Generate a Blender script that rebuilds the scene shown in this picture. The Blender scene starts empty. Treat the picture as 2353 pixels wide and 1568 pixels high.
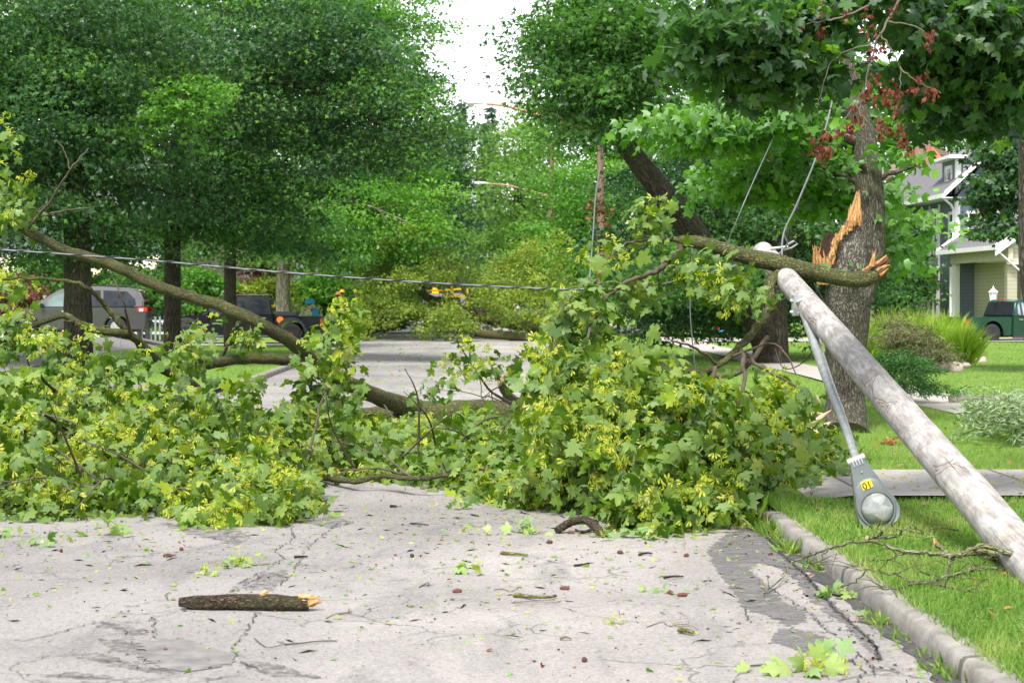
import bpy, bmesh, math, random
import numpy as np
from mathutils import Vector, Matrix

# ------------------------------------------------------------------ camera, world, sun, exposure
SC = bpy.context.scene
COL = SC.collection
F = 4300.0            # focal length in units of a 2352 px wide picture
CAMZ = 1.9
cd = bpy.data.cameras.new('camera')
cam = bpy.data.objects.new('camera', cd)
COL.objects.link(cam)
cd.sensor_width = 36.0
cd.lens = 36.0 * F / 2352.0
cd.clip_start = 0.1
cd.clip_end = 3000
cd.dof.use_dof = True
cd.dof.focus_distance = 19.0
cd.dof.aperture_fstop = 5.6
YAW = math.atan((1176 - 1105) / F)
PITCH = math.atan((784 - 680) / F)
cam.location = (0, 0, CAMZ)
cam.rotation_euler = (math.radians(90) - PITCH, 0, -YAW)
SC.camera = cam
RM = cam.rotation_euler.to_matrix()

SC.view_settings.view_transform = 'Standard'
SC.view_settings.look = 'None'
SC.view_settings.gamma = 1
SC.view_settings.exposure = 1.4

SUN_EL, SUN_AZ = math.radians(58), math.radians(200)
world = bpy.data.worlds.new('World')
SC.world = world
world.use_nodes = True
wn = world.node_tree.nodes; wl = world.node_tree.links
wn.clear()
wo = wn.new('ShaderNodeOutputWorld'); wb = wn.new('ShaderNodeBackground')
sky = wn.new('ShaderNodeTexSky')
sky.sky_type = 'NISHITA'; sky.sun_disc = False
sky.sun_elevation = SUN_EL; sky.sun_rotation = SUN_AZ
sky.dust_density = 1.0; sky.air_density = 1.0; sky.ozone_density = 1.0
hs = wn.new('ShaderNodeHueSaturation'); hs.inputs['Saturation'].default_value = 0.22
wl.new(sky.outputs[0], hs.inputs['Color']); wl.new(hs.outputs[0], wb.inputs[0]); wl.new(wb.outputs[0], wo.inputs[0])
wb.inputs[1].default_value = 0.12

sl = bpy.data.lights.new('sun', 'SUN')
sl.energy = 2.6; sl.angle = math.radians(14); sl.color = (1.0, 0.96, 0.9)
so = bpy.data.objects.new('sun', sl); COL.objects.link(so)
# direction the light travels: from azimuth behind the camera and a little left, downwards
sd = Vector((-math.sin(SUN_AZ) * math.cos(SUN_EL), -math.cos(SUN_AZ) * math.cos(SUN_EL), -math.sin(SUN_EL)))
so.rotation_euler = sd.to_track_quat('-Z', 'Y').to_euler()
SC.cycles.max_bounces = 6
SC.cycles.transparent_max_bounces = 8
SC.cycles.caustics_reflective = False
SC.cycles.caustics_refractive = False

# ------------------------------------------------------------------ picture <-> world helpers
def ray(px, py):
    return RM @ Vector(((px - 1176) / F, -(py - 784) / F, -1.0))
def P(px, py, Y):
    d = ray(px, py); t = Y / d.y
    return Vector((d.x * t, Y, CAMZ + d.z * t))
def G(px, py, z=0.0):
    d = ray(px, py); t = (z - CAMZ) / d.z
    return Vector((d.x * t, d.y * t, z))

# ------------------------------------------------------------------ materials
def new_mat(name):
    m = bpy.data.materials.new(name); m.use_nodes = True
    nt = m.node_tree; nt.nodes.clear()
    o = nt.nodes.new('ShaderNodeOutputMaterial')
    return m, nt, o
def N(nt, t, **kw):
    n = nt.nodes.new(t)
    for k, v in kw.items(): setattr(n, k, v)
    return n
def ramp(nt, stops, interp='LINEAR'):
    r = nt.nodes.new('ShaderNodeValToRGB'); r.color_ramp.interpolation = interp
    e = r.color_ramp.elements
    while len(e) < len(stops): e.new(0.5)
    for i, (p, c) in enumerate(stops):
        e[i].position = p; e[i].color = (c[0], c[1], c[2], 1) if hasattr(c, '__len__') else (c, c, c, 1)
    return r
def coords(nt, scale=(1, 1, 1), kind='Object'):
    if kind == 'World':
        tc = nt.nodes.new('ShaderNodeNewGeometry'); out = tc.outputs['Position']
    else:
        tc = nt.nodes.new('ShaderNodeTexCoord'); out = tc.outputs[kind]
    mp = nt.nodes.new('ShaderNodeMapping'); mp.inputs['Scale'].default_value = scale
    nt.links.new(out, mp.inputs[0]); return mp.outputs[0]
def noise(nt, vec, scale, detail=4, rough=0.55, dist=0.0):
    n = nt.nodes.new('ShaderNodeTexNoise'); n.inputs['Scale'].default_value = scale
    n.inputs['Detail'].default_value = detail; n.inputs['Roughness'].default_value = rough
    n.inputs['Distortion'].default_value = dist
    nt.links.new(vec, n.inputs['Vector']); return n.outputs['Fac']
# (Mix node has several sockets of the same name: pick the colour ones)
def mixc(nt, fac, a, b, mode='MIX'):
    m = nt.nodes.new('ShaderNodeMix'); m.data_type = 'RGBA'; m.blend_type = mode
    for s, v in ((m.inputs[0], fac), (m.inputs[6], a), (m.inputs[7], b)):
        if isinstance(v, bpy.types.NodeSocket): nt.links.new(v, s)
        elif hasattr(v, '__len__'): s.default_value = (v[0], v[1], v[2], 1)
        else: s.default_value = v
    return m.outputs[2]
def math_(nt, op, a, b=0.0, c=None):
    m = nt.nodes.new('ShaderNodeMath'); m.operation = op
    vals = (a, b) if c is None else (a, b, c)
    for i, v in enumerate(vals):
        if isinstance(v, bpy.types.NodeSocket): nt.links.new(v, m.inputs[i])
        else: m.inputs[i].default_value = v
    return m.outputs[0]
def principled(nt, o, col, rough=0.6, metal=0.0, spec=0.5, bump=None, bstr=0.3, bdist=0.01, coat=0.0):
    p = nt.nodes.new('ShaderNodeBsdfPrincipled')
    for s, v in (('Base Color', col), ('Roughness', rough), ('Metallic', metal), ('Specular IOR Level', spec), ('Coat Weight', coat)):
        if isinstance(v, bpy.types.NodeSocket): nt.links.new(v, p.inputs[s])
        elif hasattr(v, '__len__'): p.inputs[s].default_value = (v[0], v[1], v[2], 1)
        else: p.inputs[s].default_value = v
    if bump is not None:
        b = nt.nodes.new('ShaderNodeBump'); b.inputs['Strength'].default_value = bstr; b.inputs['Distance'].default_value = bdist
        nt.links.new(bump, b.inputs['Height']); nt.links.new(b.outputs[0], p.inputs['Normal'])
    nt.links.new(p.outputs[0], o.inputs[0]); return p
def mat_plain(name, col, rough=0.6, metal=0.0, var=0.12, scale=6.0, spec=0.5, coat=0.0, bstr=0.1):
    m, nt, o = new_mat(name)
    v = coords(nt)
    n = noise(nt, v, scale, 4)
    lo = tuple(c * (1 - var) for c in col); hi = tuple(min(1, c * (1 + var)) for c in col)
    r = ramp(nt, [(0.3, lo), (0.7, hi)]); nt.links.new(n, r.inputs[0])
    principled(nt, o, r.outputs[0], rough, metal, spec, bump=n, bstr=bstr, bdist=0.004, coat=coat)
    return m
def mat_glass(name, tint=(0.02, 0.03, 0.035), rough=0.04):
    m, nt, o = new_mat(name)
    v = coords(nt)
    n = noise(nt, v, 1.5, 2)
    c = ramp(nt, [(0.35, tint), (0.7, tuple(t * 2.2 for t in tint))]); nt.links.new(n, c.inputs[0])
    principled(nt, o, c.outputs[0], rough, 0.0, 0.4, coat=0.0); return m
def mat_emit(name, col, s):
    m, nt, o = new_mat(name)
    e = N(nt, 'ShaderNodeEmission'); e.inputs[0].default_value = (*col, 1); e.inputs[1].default_value = s
    nt.links.new(e.outputs[0], o.inputs[0]); return m
def mat_leaf(name, stops, back, transl=0.35, gloss=0.08, rough=0.42, clump=None):
    """stops: colours picked by the per-leaf attribute 'rnd'; the underside of a leaf is paler"""
    m, nt, o = new_mat(name)
    at = N(nt, 'ShaderNodeAttribute'); at.attribute_name = 'rnd'
    r = ramp(nt, stops); nt.links.new(at.outputs['Fac'], r.inputs[0])
    g = N(nt, 'ShaderNodeNewGeometry')
    col = mixc(nt, math_(nt, 'MULTIPLY', g.outputs['Backfacing'], 0.5), r.outputs[0], back)
    d = N(nt, 'ShaderNodeBsdfDiffuse'); nt.links.new(col, d.inputs[0])
    t = N(nt, 'ShaderNodeBsdfTranslucent')
    tcol = mixc(nt, 1.0, r.outputs[0], (1.5, 1.75, 0.55), 'MULTIPLY'); nt.links.new(tcol, t.inputs[0])
    mx = N(nt, 'ShaderNodeMixShader'); mx.inputs[0].default_value = transl
    nt.links.new(d.outputs[0], mx.inputs[1]); nt.links.new(t.outputs[0], mx.inputs[2])
    gl = N(nt, 'ShaderNodeBsdfGlossy'); gl.inputs['Roughness'].default_value = rough; gl.inputs[0].default_value = (1, 1, 1, 1)
    lw = N(nt, 'ShaderNodeLayerWeight'); lw.inputs[0].default_value = 0.35
    fac = math_(nt, 'MULTIPLY', math_(nt, 'ADD', lw.outputs['Fresnel'], 0.12), gloss * 0.7)
    m2 = N(nt, 'ShaderNodeMixShader'); nt.links.new(fac, m2.inputs[0])
    nt.links.new(mx.outputs[0], m2.inputs[1]); nt.links.new(gl.outputs[0], m2.inputs[2])
    nt.links.new(m2.outputs[0], o.inputs[0]); return m
def mat_bark(name, dark, light, moss=None, mossamt=0.5, scale=14.0, stretch=5.0):
    """uses the UV made by the tube builder: u round the limb, v along it in metres"""
    m, nt, o = new_mat(name)
    uv = N(nt, 'ShaderNodeTexCoord')
    mp = N(nt, 'ShaderNodeMapping'); mp.inputs['Scale'].default_value = (1, 1.0 / stretch, 1)
    nt.links.new(uv.outputs['UV'], mp.inputs[0])
    n0 = noise(nt, mp.outputs[0], scale * 0.5, 4, 0.6, 0.6)
    vo = N(nt, 'ShaderNodeTexVoronoi'); vo.feature = 'DISTANCE_TO_EDGE'; vo.inputs['Scale'].default_value = scale
    wv = N(nt, 'ShaderNodeVectorMath'); wv.operation = 'ADD'
    nn = N(nt, 'ShaderNodeTexNoise'); nn.inputs['Scale'].default_value = scale * 0.8; nt.links.new(mp.outputs[0], nn.inputs['Vector'])
    sc = N(nt, 'ShaderNodeVectorMath'); sc.operation = 'SCALE'; sc.inputs['Scale'].default_value = 0.12
    nt.links.new(nn.outputs['Color'], sc.inputs[0]); nt.links.new(mp.outputs[0], wv.inputs[0]); nt.links.new(sc.outputs[0], wv.inputs[1])
    nt.links.new(wv.outputs[0], vo.inputs['Vector'])
    e = ramp(nt, [(0.0, 0.0), (0.25, 1.0)]); nt.links.new(vo.outputs['Distance'], e.inputs[0])
    h = math_(nt, 'MULTIPLY', e.outputs[0], math_(nt, 'ADD', n0, 0.35))
    c = ramp(nt, [(0.1, dark), (0.75, light)]); nt.links.new(h, c.inputs[0])
    col = c.outputs[0]
    if moss:
        ob = coords(nt)
        mn = noise(nt, ob, 2.2, 5, 0.7)
        fine = noise(nt, ob, 60, 3, 0.7)
        ms = ramp(nt, [(0.5 - mossamt * 0.3, 0.0), (0.62, 1.0)]); nt.links.new(mn, ms.inputs[0])
        k = math_(nt, 'MULTIPLY', ms.outputs[0], ramp_fac(nt, fine, 0.35, 0.6))
        k = math_(nt, 'MULTIPLY', k, 0.8)
        col = mixc(nt, k, col, moss)
    principled(nt, o, col, 0.9, 0, 0.2, bump=h, bstr=0.9, bdist=0.02)
    return m
def ramp_fac(nt, v, a, b):
    r = ramp(nt, [(a, 0.0), (b, 1.0)]); nt.links.new(v, r.inputs[0]); return r.outputs[0]

M = {}
# foliage
M['leaf_fallen'] = mat_leaf('fallen_leaf', [(0, (0.035, 0.085, 0.01)), (0.35, (0.075, 0.15, 0.015)), (0.7, (0.14, 0.225, 0.02)), (0.92, (0.24, 0.32, 0.03)), (1, (0.38, 0.4, 0.045))], (0.13, 0.2, 0.07), 0.26, 0.06)
M['seed_fallen'] = mat_leaf('maple_key', [(0, (0.26, 0.34, 0.03)), (0.6, (0.42, 0.47, 0.05)), (1, (0.5, 0.46, 0.1))], (0.5, 0.52, 0.12), 0.4, 0.05)
M['leaf_dark'] = mat_leaf('dark_leaf', [(0, (0.014, 0.045, 0.016)), (0.35, (0.028, 0.085, 0.026)), (0.7, (0.06, 0.155, 0.034)), (1, (0.14, 0.29, 0.035))], (0.045, 0.1, 0.05), 0.32, 0.12, 0.5)
M['leaf_canopy'] = mat_leaf('canopy_leaf', [(0, (0.025, 0.075, 0.022)), (0.5, (0.05, 0.13, 0.028)), (0.85, (0.095, 0.2, 0.032)), (1, (0.17, 0.31, 0.04))], (0.05, 0.11, 0.06), 0.45, 0.1, 0.5)
M['leaf_mid'] = mat_leaf('mid_leaf', [(0, (0.03, 0.095, 0.018)), (0.5, (0.055, 0.15, 0.024)), (1, (0.12, 0.26, 0.035))], (0.08, 0.15, 0.07), 0.4, 0.1, 0.5)
M['leaf_bright'] = mat_leaf('bright_leaf', [(0, (0.055, 0.16, 0.022)), (0.5, (0.1, 0.25, 0.03)), (1, (0.2, 0.38, 0.045))], (0.12, 0.23, 0.08), 0.45, 0.1, 0.5)
M['leaf_yellow'] = mat_leaf('yellow_green_leaf', [(0, (0.075, 0.165, 0.035)), (0.5, (0.125, 0.24, 0.05)), (1, (0.22, 0.35, 0.08))], (0.2, 0.28, 0.1), 0.42, 0.08, 0.5)
M['leaf_olive'] = mat_leaf('olive_leaf', [(0, (0.07, 0.12, 0.018)), (0.5, (0.18, 0.25, 0.035)), (1, (0.36, 0.42, 0.07))], (0.17, 0.23, 0.08), 0.4, 0.08, 0.5)
M['leaf_blue'] = mat_leaf('blue_green_needle', [(0, (0.03, 0.08, 0.055)), (1, (0.07, 0.14, 0.09))], (0.06, 0.1, 0.08), 0.15, 0.05, 0.6)
M['leaf_red'] = mat_leaf('dead_seed', [(0, (0.06, 0.014, 0.012)), (0.6, (0.14, 0.032, 0.025)), (1, (0.27, 0.09, 0.06))], (0.2, 0.07, 0.05), 0.25, 0.04)
M['leaf_purple'] = mat_leaf('purple_leaf', [(0, (0.09, 0.035, 0.035)), (1, (0.2, 0.08, 0.06))], (0.15, 0.08, 0.07), 0.25, 0.06)
M['juniper'] = mat_leaf('juniper_leaf', [(0, (0.09, 0.1, 0.045)), (1, (0.2, 0.19, 0.1))], (0.14, 0.14, 0.08), 0.15, 0.03, 0.7)
M['juniper_green'] = mat_leaf('juniper_green_leaf', [(0, (0.03, 0.09, 0.025)), (1, (0.08, 0.19, 0.045))], (0.06, 0.12, 0.045), 0.15, 0.03, 0.7)
M['willow'] = mat_leaf('willow_leaf', [(0, (0.12, 0.19, 0.09)), (1, (0.32, 0.4, 0.24))], (0.38, 0.45, 0.32), 0.3, 0.06)
M['blade'] = mat_leaf('grass_blade', [(0, (0.07, 0.14, 0.025)), (0.5, (0.14, 0.25, 0.042)), (0.88, (0.24, 0.36, 0.07)), (1, (0.42, 0.38, 0.18))], (0.2, 0.32, 0.08), 0.35, 0.04, 0.5)
M['tallgrass'] = mat_leaf('tall_grass_blade', [(0, (0.18, 0.31, 0.04)), (1, (0.42, 0.52, 0.09))], (0.28, 0.4, 0.07), 0.4, 0.05, 0.5)
# wood
M['bark_mossy'] = mat_bark('mossy_bark', (0.022, 0.02, 0.013), (0.145, 0.13, 0.08), (0.17, 0.195, 0.05), 0.75, 34, 2.5)
M['bark_trunk'] = mat_bark('grey_furrowed_bark', (0.03, 0.025, 0.02), (0.19, 0.165, 0.14), (0.1, 0.11, 0.045), 0.3, 30, 5)
M['bark_grey'] = mat_bark('smooth_grey_bark', (0.07, 0.06, 0.05), (0.235, 0.21, 0.18), None, 0, 24, 2.2)
M['bark_dark'] = mat_bark('dark_bark', (0.022, 0.018, 0.014), (0.085, 0.07, 0.055), (0.06, 0.07, 0.03), 0.1, 20, 7)
M['bark_pale'] = mat_bark('pale_bark', (0.14, 0.12, 0.09), (0.4, 0.36, 0.28), None, 0, 14, 6)
M['twig'] = mat_plain('twig_bark', (0.075, 0.06, 0.04), 0.9, var=0.4, scale=9)
M['twig_grey'] = mat_plain('dry_twig_bark', (0.15, 0.125, 0.095), 0.9, var=0.35, scale=9)

# ------------------------------------------------------------------ objects, things, parts
def link_mesh(name, me, mats, parent=None):
    o = bpy.data.objects.new(name, me); COL.objects.link(o)
    if name == 'twigs': o['kind'] = 'stuff'
    for mt in (mats if isinstance(mats, (list, tuple)) else [mats]): me.materials.append(mt)
    if parent is not None: o.parent = parent
    return o
def tag(o, label=None, cat=None, group=None, kind=None):
    if label: o['label'] = label
    if cat: o['category'] = cat
    if group: o['group'] = group
    if kind: o['kind'] = kind
    return o
def empty(name, loc=(0, 0, 0), rz=0.0, label=None, cat=None, group=None):
    o = bpy.data.objects.new(name, None); COL.objects.link(o)
    o.location = loc; o.rotation_euler = (0, 0, rz); o.empty_display_size = 0.2
    return tag(o, label, cat, group)
def copy_tree(o, parent=None, label=None):
    c = o.copy(); COL.objects.link(c); c.parent = parent
    if label: c['label'] = label
    for ch in o.children: copy_tree(ch, c)
    return c

class MB:
    """collects polygons (with optional uv) and builds ONE mesh object"""
    def __init__(s): s.v = []; s.f = []; s.uv = []; s.mi = []; s.cut = []
    def add(s, vs, fs, uvs=None, mi=0):
        b = len(s.v); s.cut.append((b, len(s.f))); s.v += [tuple(v) for v in vs]
        for k, f in enumerate(fs):
            s.f.append([b + i for i in f]); s.mi.append(mi)
            s.uv.append(uvs[k] if uvs else [(s.v[b + i][0], s.v[b + i][2]) for i in f])
        return s
    def box(s, c, size, rz=0.0, mi=0, taper=1.0):
        hx, hy, hz = size[0] / 2, size[1] / 2, size[2] / 2
        R = Matrix.Rotation(rz, 3, 'Z'); vs = []
        for sx, sy, sz in ((-1, -1, -1), (1, -1, -1), (1, 1, -1), (-1, 1, -1), (-1, -1, 1), (1, -1, 1), (1, 1, 1), (-1, 1, 1)):
            t = taper if sz > 0 else 1.0
            vs.append(R @ Vector((sx * hx * t, sy * hy * t, sz * hz)) + Vector(c))
        return s.add(vs, [(0, 3, 2, 1), (4, 5, 6, 7), (0, 1, 5, 4), (1, 2, 6, 5), (2, 3, 7, 6), (3, 0, 4, 7)], mi=mi)
    def prism(s, pts, b, mi=0):
        """polygon pts (list of 3D on side a) moved by vector b"""
        n = len(pts); p = [Vector(q) for q in pts]; q = [x + Vector(b) for x in p]
        s.add(p + q, [tuple(range(n))[::-1], tuple(range(n, 2 * n))] + [(i, (i + 1) % n, n + (i + 1) % n, n + i) for i in range(n)], mi=mi)
        return s
    def tube(s, path, radii, sides=8, rough=0.0, seed=0, cap=True, mi=0, squash=1.0):
        rnd = random.Random(seed); pts = [Vector(p) for p in path]; n = len(pts)
        if not hasattr(radii, '__len__'): radii = [radii] * n
        t = [(pts[min(i + 1, n - 1)] - pts[max(i - 1, 0)]).normalized() for i in range(n)]
        up = Vector((0, 0, 1)) if abs(t[0].z) < 0.9 else Vector((1, 0, 0))
        nrm = (up - t[0] * up.dot(t[0])).normalized(); dist = 0.0; b = len(s.v); ds = []; s.cut.append((b, len(s.f)))
        for i in range(n):
            nrm = nrm - t[i] * nrm.dot(t[i])
            nrm = nrm.normalized() if nrm.length > 1e-6 else t[i].orthogonal().normalized()
            bi = t[i].cross(nrm)
            if i: dist += (pts[i] - pts[i - 1]).length
            ds.append(dist)
            for k in range(sides):
                a = 2 * math.pi * k / sides
                r = radii[i] * (1 + (rnd.random() - 0.5) * 2 * rough)
                s.v.append(tuple(pts[i] + nrm * (math.cos(a) * r) + bi * (math.sin(a) * r * squash)))
        mr = max(max(radii), 0.02); circ = 2 * math.pi * mr
        for i in range(n - 1):
            for k in range(sides):
                k2 = (k + 1) % sides
                s.f.append([b + i * sides + k, b + i * sides + k2, b + (i + 1) * sides + k2, b + (i + 1) * sides + k]); s.mi.append(mi)
                u0, u1 = circ * k / sides, circ * (k + 1) / sides
                s.uv.append([(u0, ds[i]), (u1, ds[i]), (u1, ds[i + 1]), (u0, ds[i + 1])])
        if cap:
            for r0, rev in ((0, True), (n - 1, False)):
                f = [b + r0 * sides + k for k in range(sides)]
                if rev: f.reverse()
                s.f.append(f); s.mi.append(mi); s.uv.append([(0.1, 0.1)] * sides)
        return s
    def lathe(s, prof, origin=(0, 0, 0), axis='Z', sides=20, mi=0, M3=None):
        """prof: (radius, height) list turned round an axis"""
        o = Vector(origin); b = len(s.v); n = len(prof); s.cut.append((b, len(s.f)))
        for r, h in prof:
            for k in range(sides):
                a = 2 * math.pi * k / sides
                q = Vector((r * math.cos(a), r * math.sin(a), h))
                if axis == 'Y': q = Vector((q.x, q.z, q.y))
                if axis == 'X': q = Vector((q.z, q.x, q.y))
                if M3 is not None: q = M3 @ q
                s.v.append(tuple(q + o))
        for i in range(n - 1):
            for k in range(sides):
                k2 = (k + 1) % sides
                f = [b + i * sides + k, b + i * sides + k2, b + (i + 1) * sides + k2, b + (i + 1) * sides + k]
                s.f.append(f); s.mi.append(mi); s.uv.append([(s.v[j][0], s.v[j][2]) for j in f])
        for i in (0, n - 1):
            f = [b + i * sides + k for k in range(sides)]
            s.f.append(f); s.mi.append(mi); s.uv.append([(0, 0)] * sides)
        return s
    def build(s, name, mats, parent=None, smooth=False, bevel=0.0, recalc=True, angle=40):
        me = bpy.data.meshes.new(name); me.from_pydata(s.v, [], s.f); 
        uvl = me.uv_layers.new(name='UVMap')
        flat = [c for poly in s.uv for uv in poly for c in uv]
        uvl.data.foreach_set('uv', flat)
        me.polygons.foreach_set('material_index', s.mi)
        if recalc or bevel:
            bm = bmesh.new(); bm.from_mesh(me)
            if recalc: bmesh.ops.recalc_face_normals(bm, faces=bm.faces)
            if bevel:
                bmesh.ops.remove_doubles(bm, verts=bm.verts, dist=1e-5)
                ed = [e for e in bm.edges if len(e.link_faces) == 2 and e.calc_face_angle(0) > math.radians(25)]
                bmesh.ops.bevel(bm, geom=ed, offset=bevel, segments=2, affect='EDGES', clamp_overlap=True)
            bm.to_mesh(me); bm.free()
        if smooth:
            me.polygons.foreach_set('use_smooth', [True] * len(me.polygons))
            me.set_sharp_from_angle(angle=math.radians(angle))
        me.update()
        return link_mesh(name, me, mats, parent)

def build_each(mb, name, mats, parent=None, **kw):
    """every primitive that was added becomes a mesh object of its own"""
    cuts = mb.cut + [(len(mb.v), len(mb.f))]; out = []
    for (v0, f0), (v1, f1) in zip(cuts, cuts[1:]):
        m = MB(); m.v = mb.v[v0:v1]; m.f = [[i - v0 for i in f] for f in mb.f[f0:f1]]; m.uv = mb.uv[f0:f1]; m.mi = mb.mi[f0:f1]
        out.append(m.build(name, mats, parent, **kw))
    return out

def spline(ctrl, per=6):
    """Catmull-Rom through control points (Vector + radius tuples) -> path, radii"""
    pts = [Vector(c[0]) for c in ctrl]; rad = [c[1] for c in ctrl]; path = []; rr = []
    for i in range(len(pts) - 1):
        p0, p1, p2, p3 = pts[max(i - 1, 0)], pts[i], pts[i + 1], pts[min(i + 2, len(pts) - 1)]
        for k in range(per):
            t = k / per
            path.append(0.5 * ((2 * p1) + (p2 - p0) * t + (2 * p0 - 5 * p1 + 4 * p2 - p3) * t * t + (3 * p1 - p0 - 3 * p2 + p3) * t ** 3))
            rr.append(rad[i] * (1 - t) + rad[i + 1] * t)
    path.append(pts[-1]); rr.append(rad[-1]); return path, rr
def limb(mb, spec, per=6, sides=10, rough=0.05, seed=0, wob=0.0):
    """spec: (px, py, depth, radius in px) list read off the photograph, radius turned to metres"""
    rnd = random.Random(seed + 5)
    c = []
    for (px, py, Y, r) in spec:
        c.append((P(px, py, Y), r * Y / F))
    path, rr = spline(c, per)
    if wob:
        path = [p + Vector((rnd.gauss(0, wob), rnd.gauss(0, wob), rnd.gauss(0, wob))) for p in path]
    mb.tube(path, rr, sides, rough, seed)
    return path

# ------------------------------------------------------------------ leaf meshes
def fan(out, cz=0.0, cy=0.4, curl=0.25):
    pts = [(x, y) for x, y in out] + [(-x, y) for x, y in out[::-1] if x > 1e-6]
    v = [(0, cy, cz)] + [(x, y, cz - curl * (x * x + (y - cy) ** 2)) for x, y in pts]
    n = len(pts)
    return np.array(v), [(0, 1 + (i + 1) % n, 1 + i) for i in range(n)]
MAPLE = fan([(0, 0.05), (.2, -.05), (.38, .05), (.33, .2), (.58, .28), (.66, .5), (.45, .55), (.2, .52), (.31, .74), (.13, .8), (0, 1.05)], 0.06, 0.36, 0.35)
MAPLE2 = fan([(0, 0), (.34, .0), (.27, .22), (.62, .45), (.22, .5), (.24, .75), (0, 1.02)], 0.05, 0.36, 0.35)
MAPLE3 = fan([(0, 0), (.38, .05), (.6, .5), (.2, .55), (0, 1.0)], 0.05, 0.36, 0.4)
KITE = (np.array([(0, 0, 0), (.42, .45, -.06), (0, 1, -.12), (-.42, .45, -.06)]), [(0, 1, 2), (0, 2, 3)])
STAR = (np.array([(0, 0, 0), (.55, .25, -.1), (.16, .5, .02), (.1, 1.0, -.1), (-.16, .5, .02), (-.5, .55, -.1)]), [(0, 1, 2), (0, 2, 4), (2, 3, 4), (0, 4, 5)])
LANCE = (np.array([(0, 0, 0), (.1, .4, 0), (0, 1, -.12), (-.1, .4, 0)]), [(0, 1, 2), (0, 2, 3)])
KEYS = (np.array([(0, 0, 0), (.1, .25, .03), (.34, .6, 0), (.3, .95, -.05), (.1, .75, 0), (-.1, .25, .03), (-.34, .6, 0), (-.3, .95, -.05), (-.1, .75, 0)]),
        [(0, 1, 4), (1, 2, 4), (2, 3, 4), (0, 8, 5), (5, 8, 6), (6, 8, 7)])
BLADE = (np.array([(-.5, 0, 0), (.5, 0, 0), (.32, .55, .03), (0, 1, .16), (-.32, .55, .03)]), [(0, 1, 2), (0, 2, 4), (4, 2, 3)])

def leaf_object(name, tpl, pos, nrm, dirs, size, mat, rnd, parent=None, wid=None):
    """one mesh of many leaves. pos (N,3); nrm leaf normal; dirs tip direction; size (N,)"""
    tv, tf = tpl; nl = len(pos); nv = len(tv)
    y = dirs / (np.linalg.norm(dirs, axis=1, keepdims=True) + 1e-9)
    z = nrm - (nrm * y).sum(1, keepdims=True) * y
    z = z / (np.linalg.norm(z, axis=1, keepdims=True) + 1e-9)
    x = np.cross(y, z)
    s = size[:, None, None]; cz = np.random.RandomState(nl).uniform(-0.4, 2.8, nl)[:, None, None]
    w = s if wid is None else wid[:, None, None]
    V = pos[:, None, :] + tv[None, :, 0:1] * w * x[:, None, :] + tv[None, :, 1:2] * s * y[:, None, :] + tv[None, :, 2:3] * (s * cz) * z[:, None, :]
    T = np.array(tf, dtype=np.int64)
    idx = (np.arange(nl)[:, None, None] * nv + T[None]).reshape(-1)
    nf = nl * len(tf)
    me = bpy.data.meshes.new(name)
    me.vertices.add(nl * nv); me.vertices.foreach_set('co', V.reshape(-1).astype(np.float32))
    me.loops.add(nf * 3); me.loops.foreach_set('vertex_index', idx.astype(np.int32))
    me.polygons.add(nf); me.polygons.foreach_set('loop_start', (np.arange(nf) * 3).astype(np.int32))
    me.update(calc_edges=True)
    a = me.attributes.new('rnd', 'FLOAT', 'FACE')
    a.data.foreach_set('value', np.repeat(rnd, len(tf)).astype(np.float32))
    return link_mesh(name, me, mat, parent)

def unit(a): return a / (np.linalg.norm(a, axis=1, keepdims=True) + 1e-9)
def spray(rs, centres, per, rad, size, up=0.7, spread=0.6, outward=None, droop=0.3, flat=0.45, crnd=None, rvar=0.35, tilt=None):
    """leaves round each centre: layered sprays, mostly facing up and outward"""
    n = len(centres) * per
    c = np.repeat(centres, per, 0)
    off = rs.normal(size=(n, 3)) * np.array([rad, rad, rad * flat]) * 0.6
    pos = c + off
    out = off.copy(); out[:, 2] = 0
    if outward is not None: out = unit(out) * 0.6 + np.repeat(outward, per, 0)
    if tilt is None: tilt = rs.normal(size=(len(centres), 3)) * 0.4
    tl = np.repeat(tilt, per, 0)
    nrm = rs.normal(size=(n, 3)) * spread * 0.6 + np.array([0, 0, up]) + 0.3 * unit(out) + tl
    d = unit(out) + rs.normal(size=(n, 3)) * 0.6 - np.array([0, 0, droop])
    sz = size * rs.uniform(0.6, 1.2, n)
    if crnd is None: crnd = rs.uniform(0, 1, len(centres))
    r = np.clip(np.repeat(crnd, per) * (1 - rvar) + rs.uniform(0, 1, n) * rvar, 0, 1)
    return pos, nrm, d, sz, r

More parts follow.
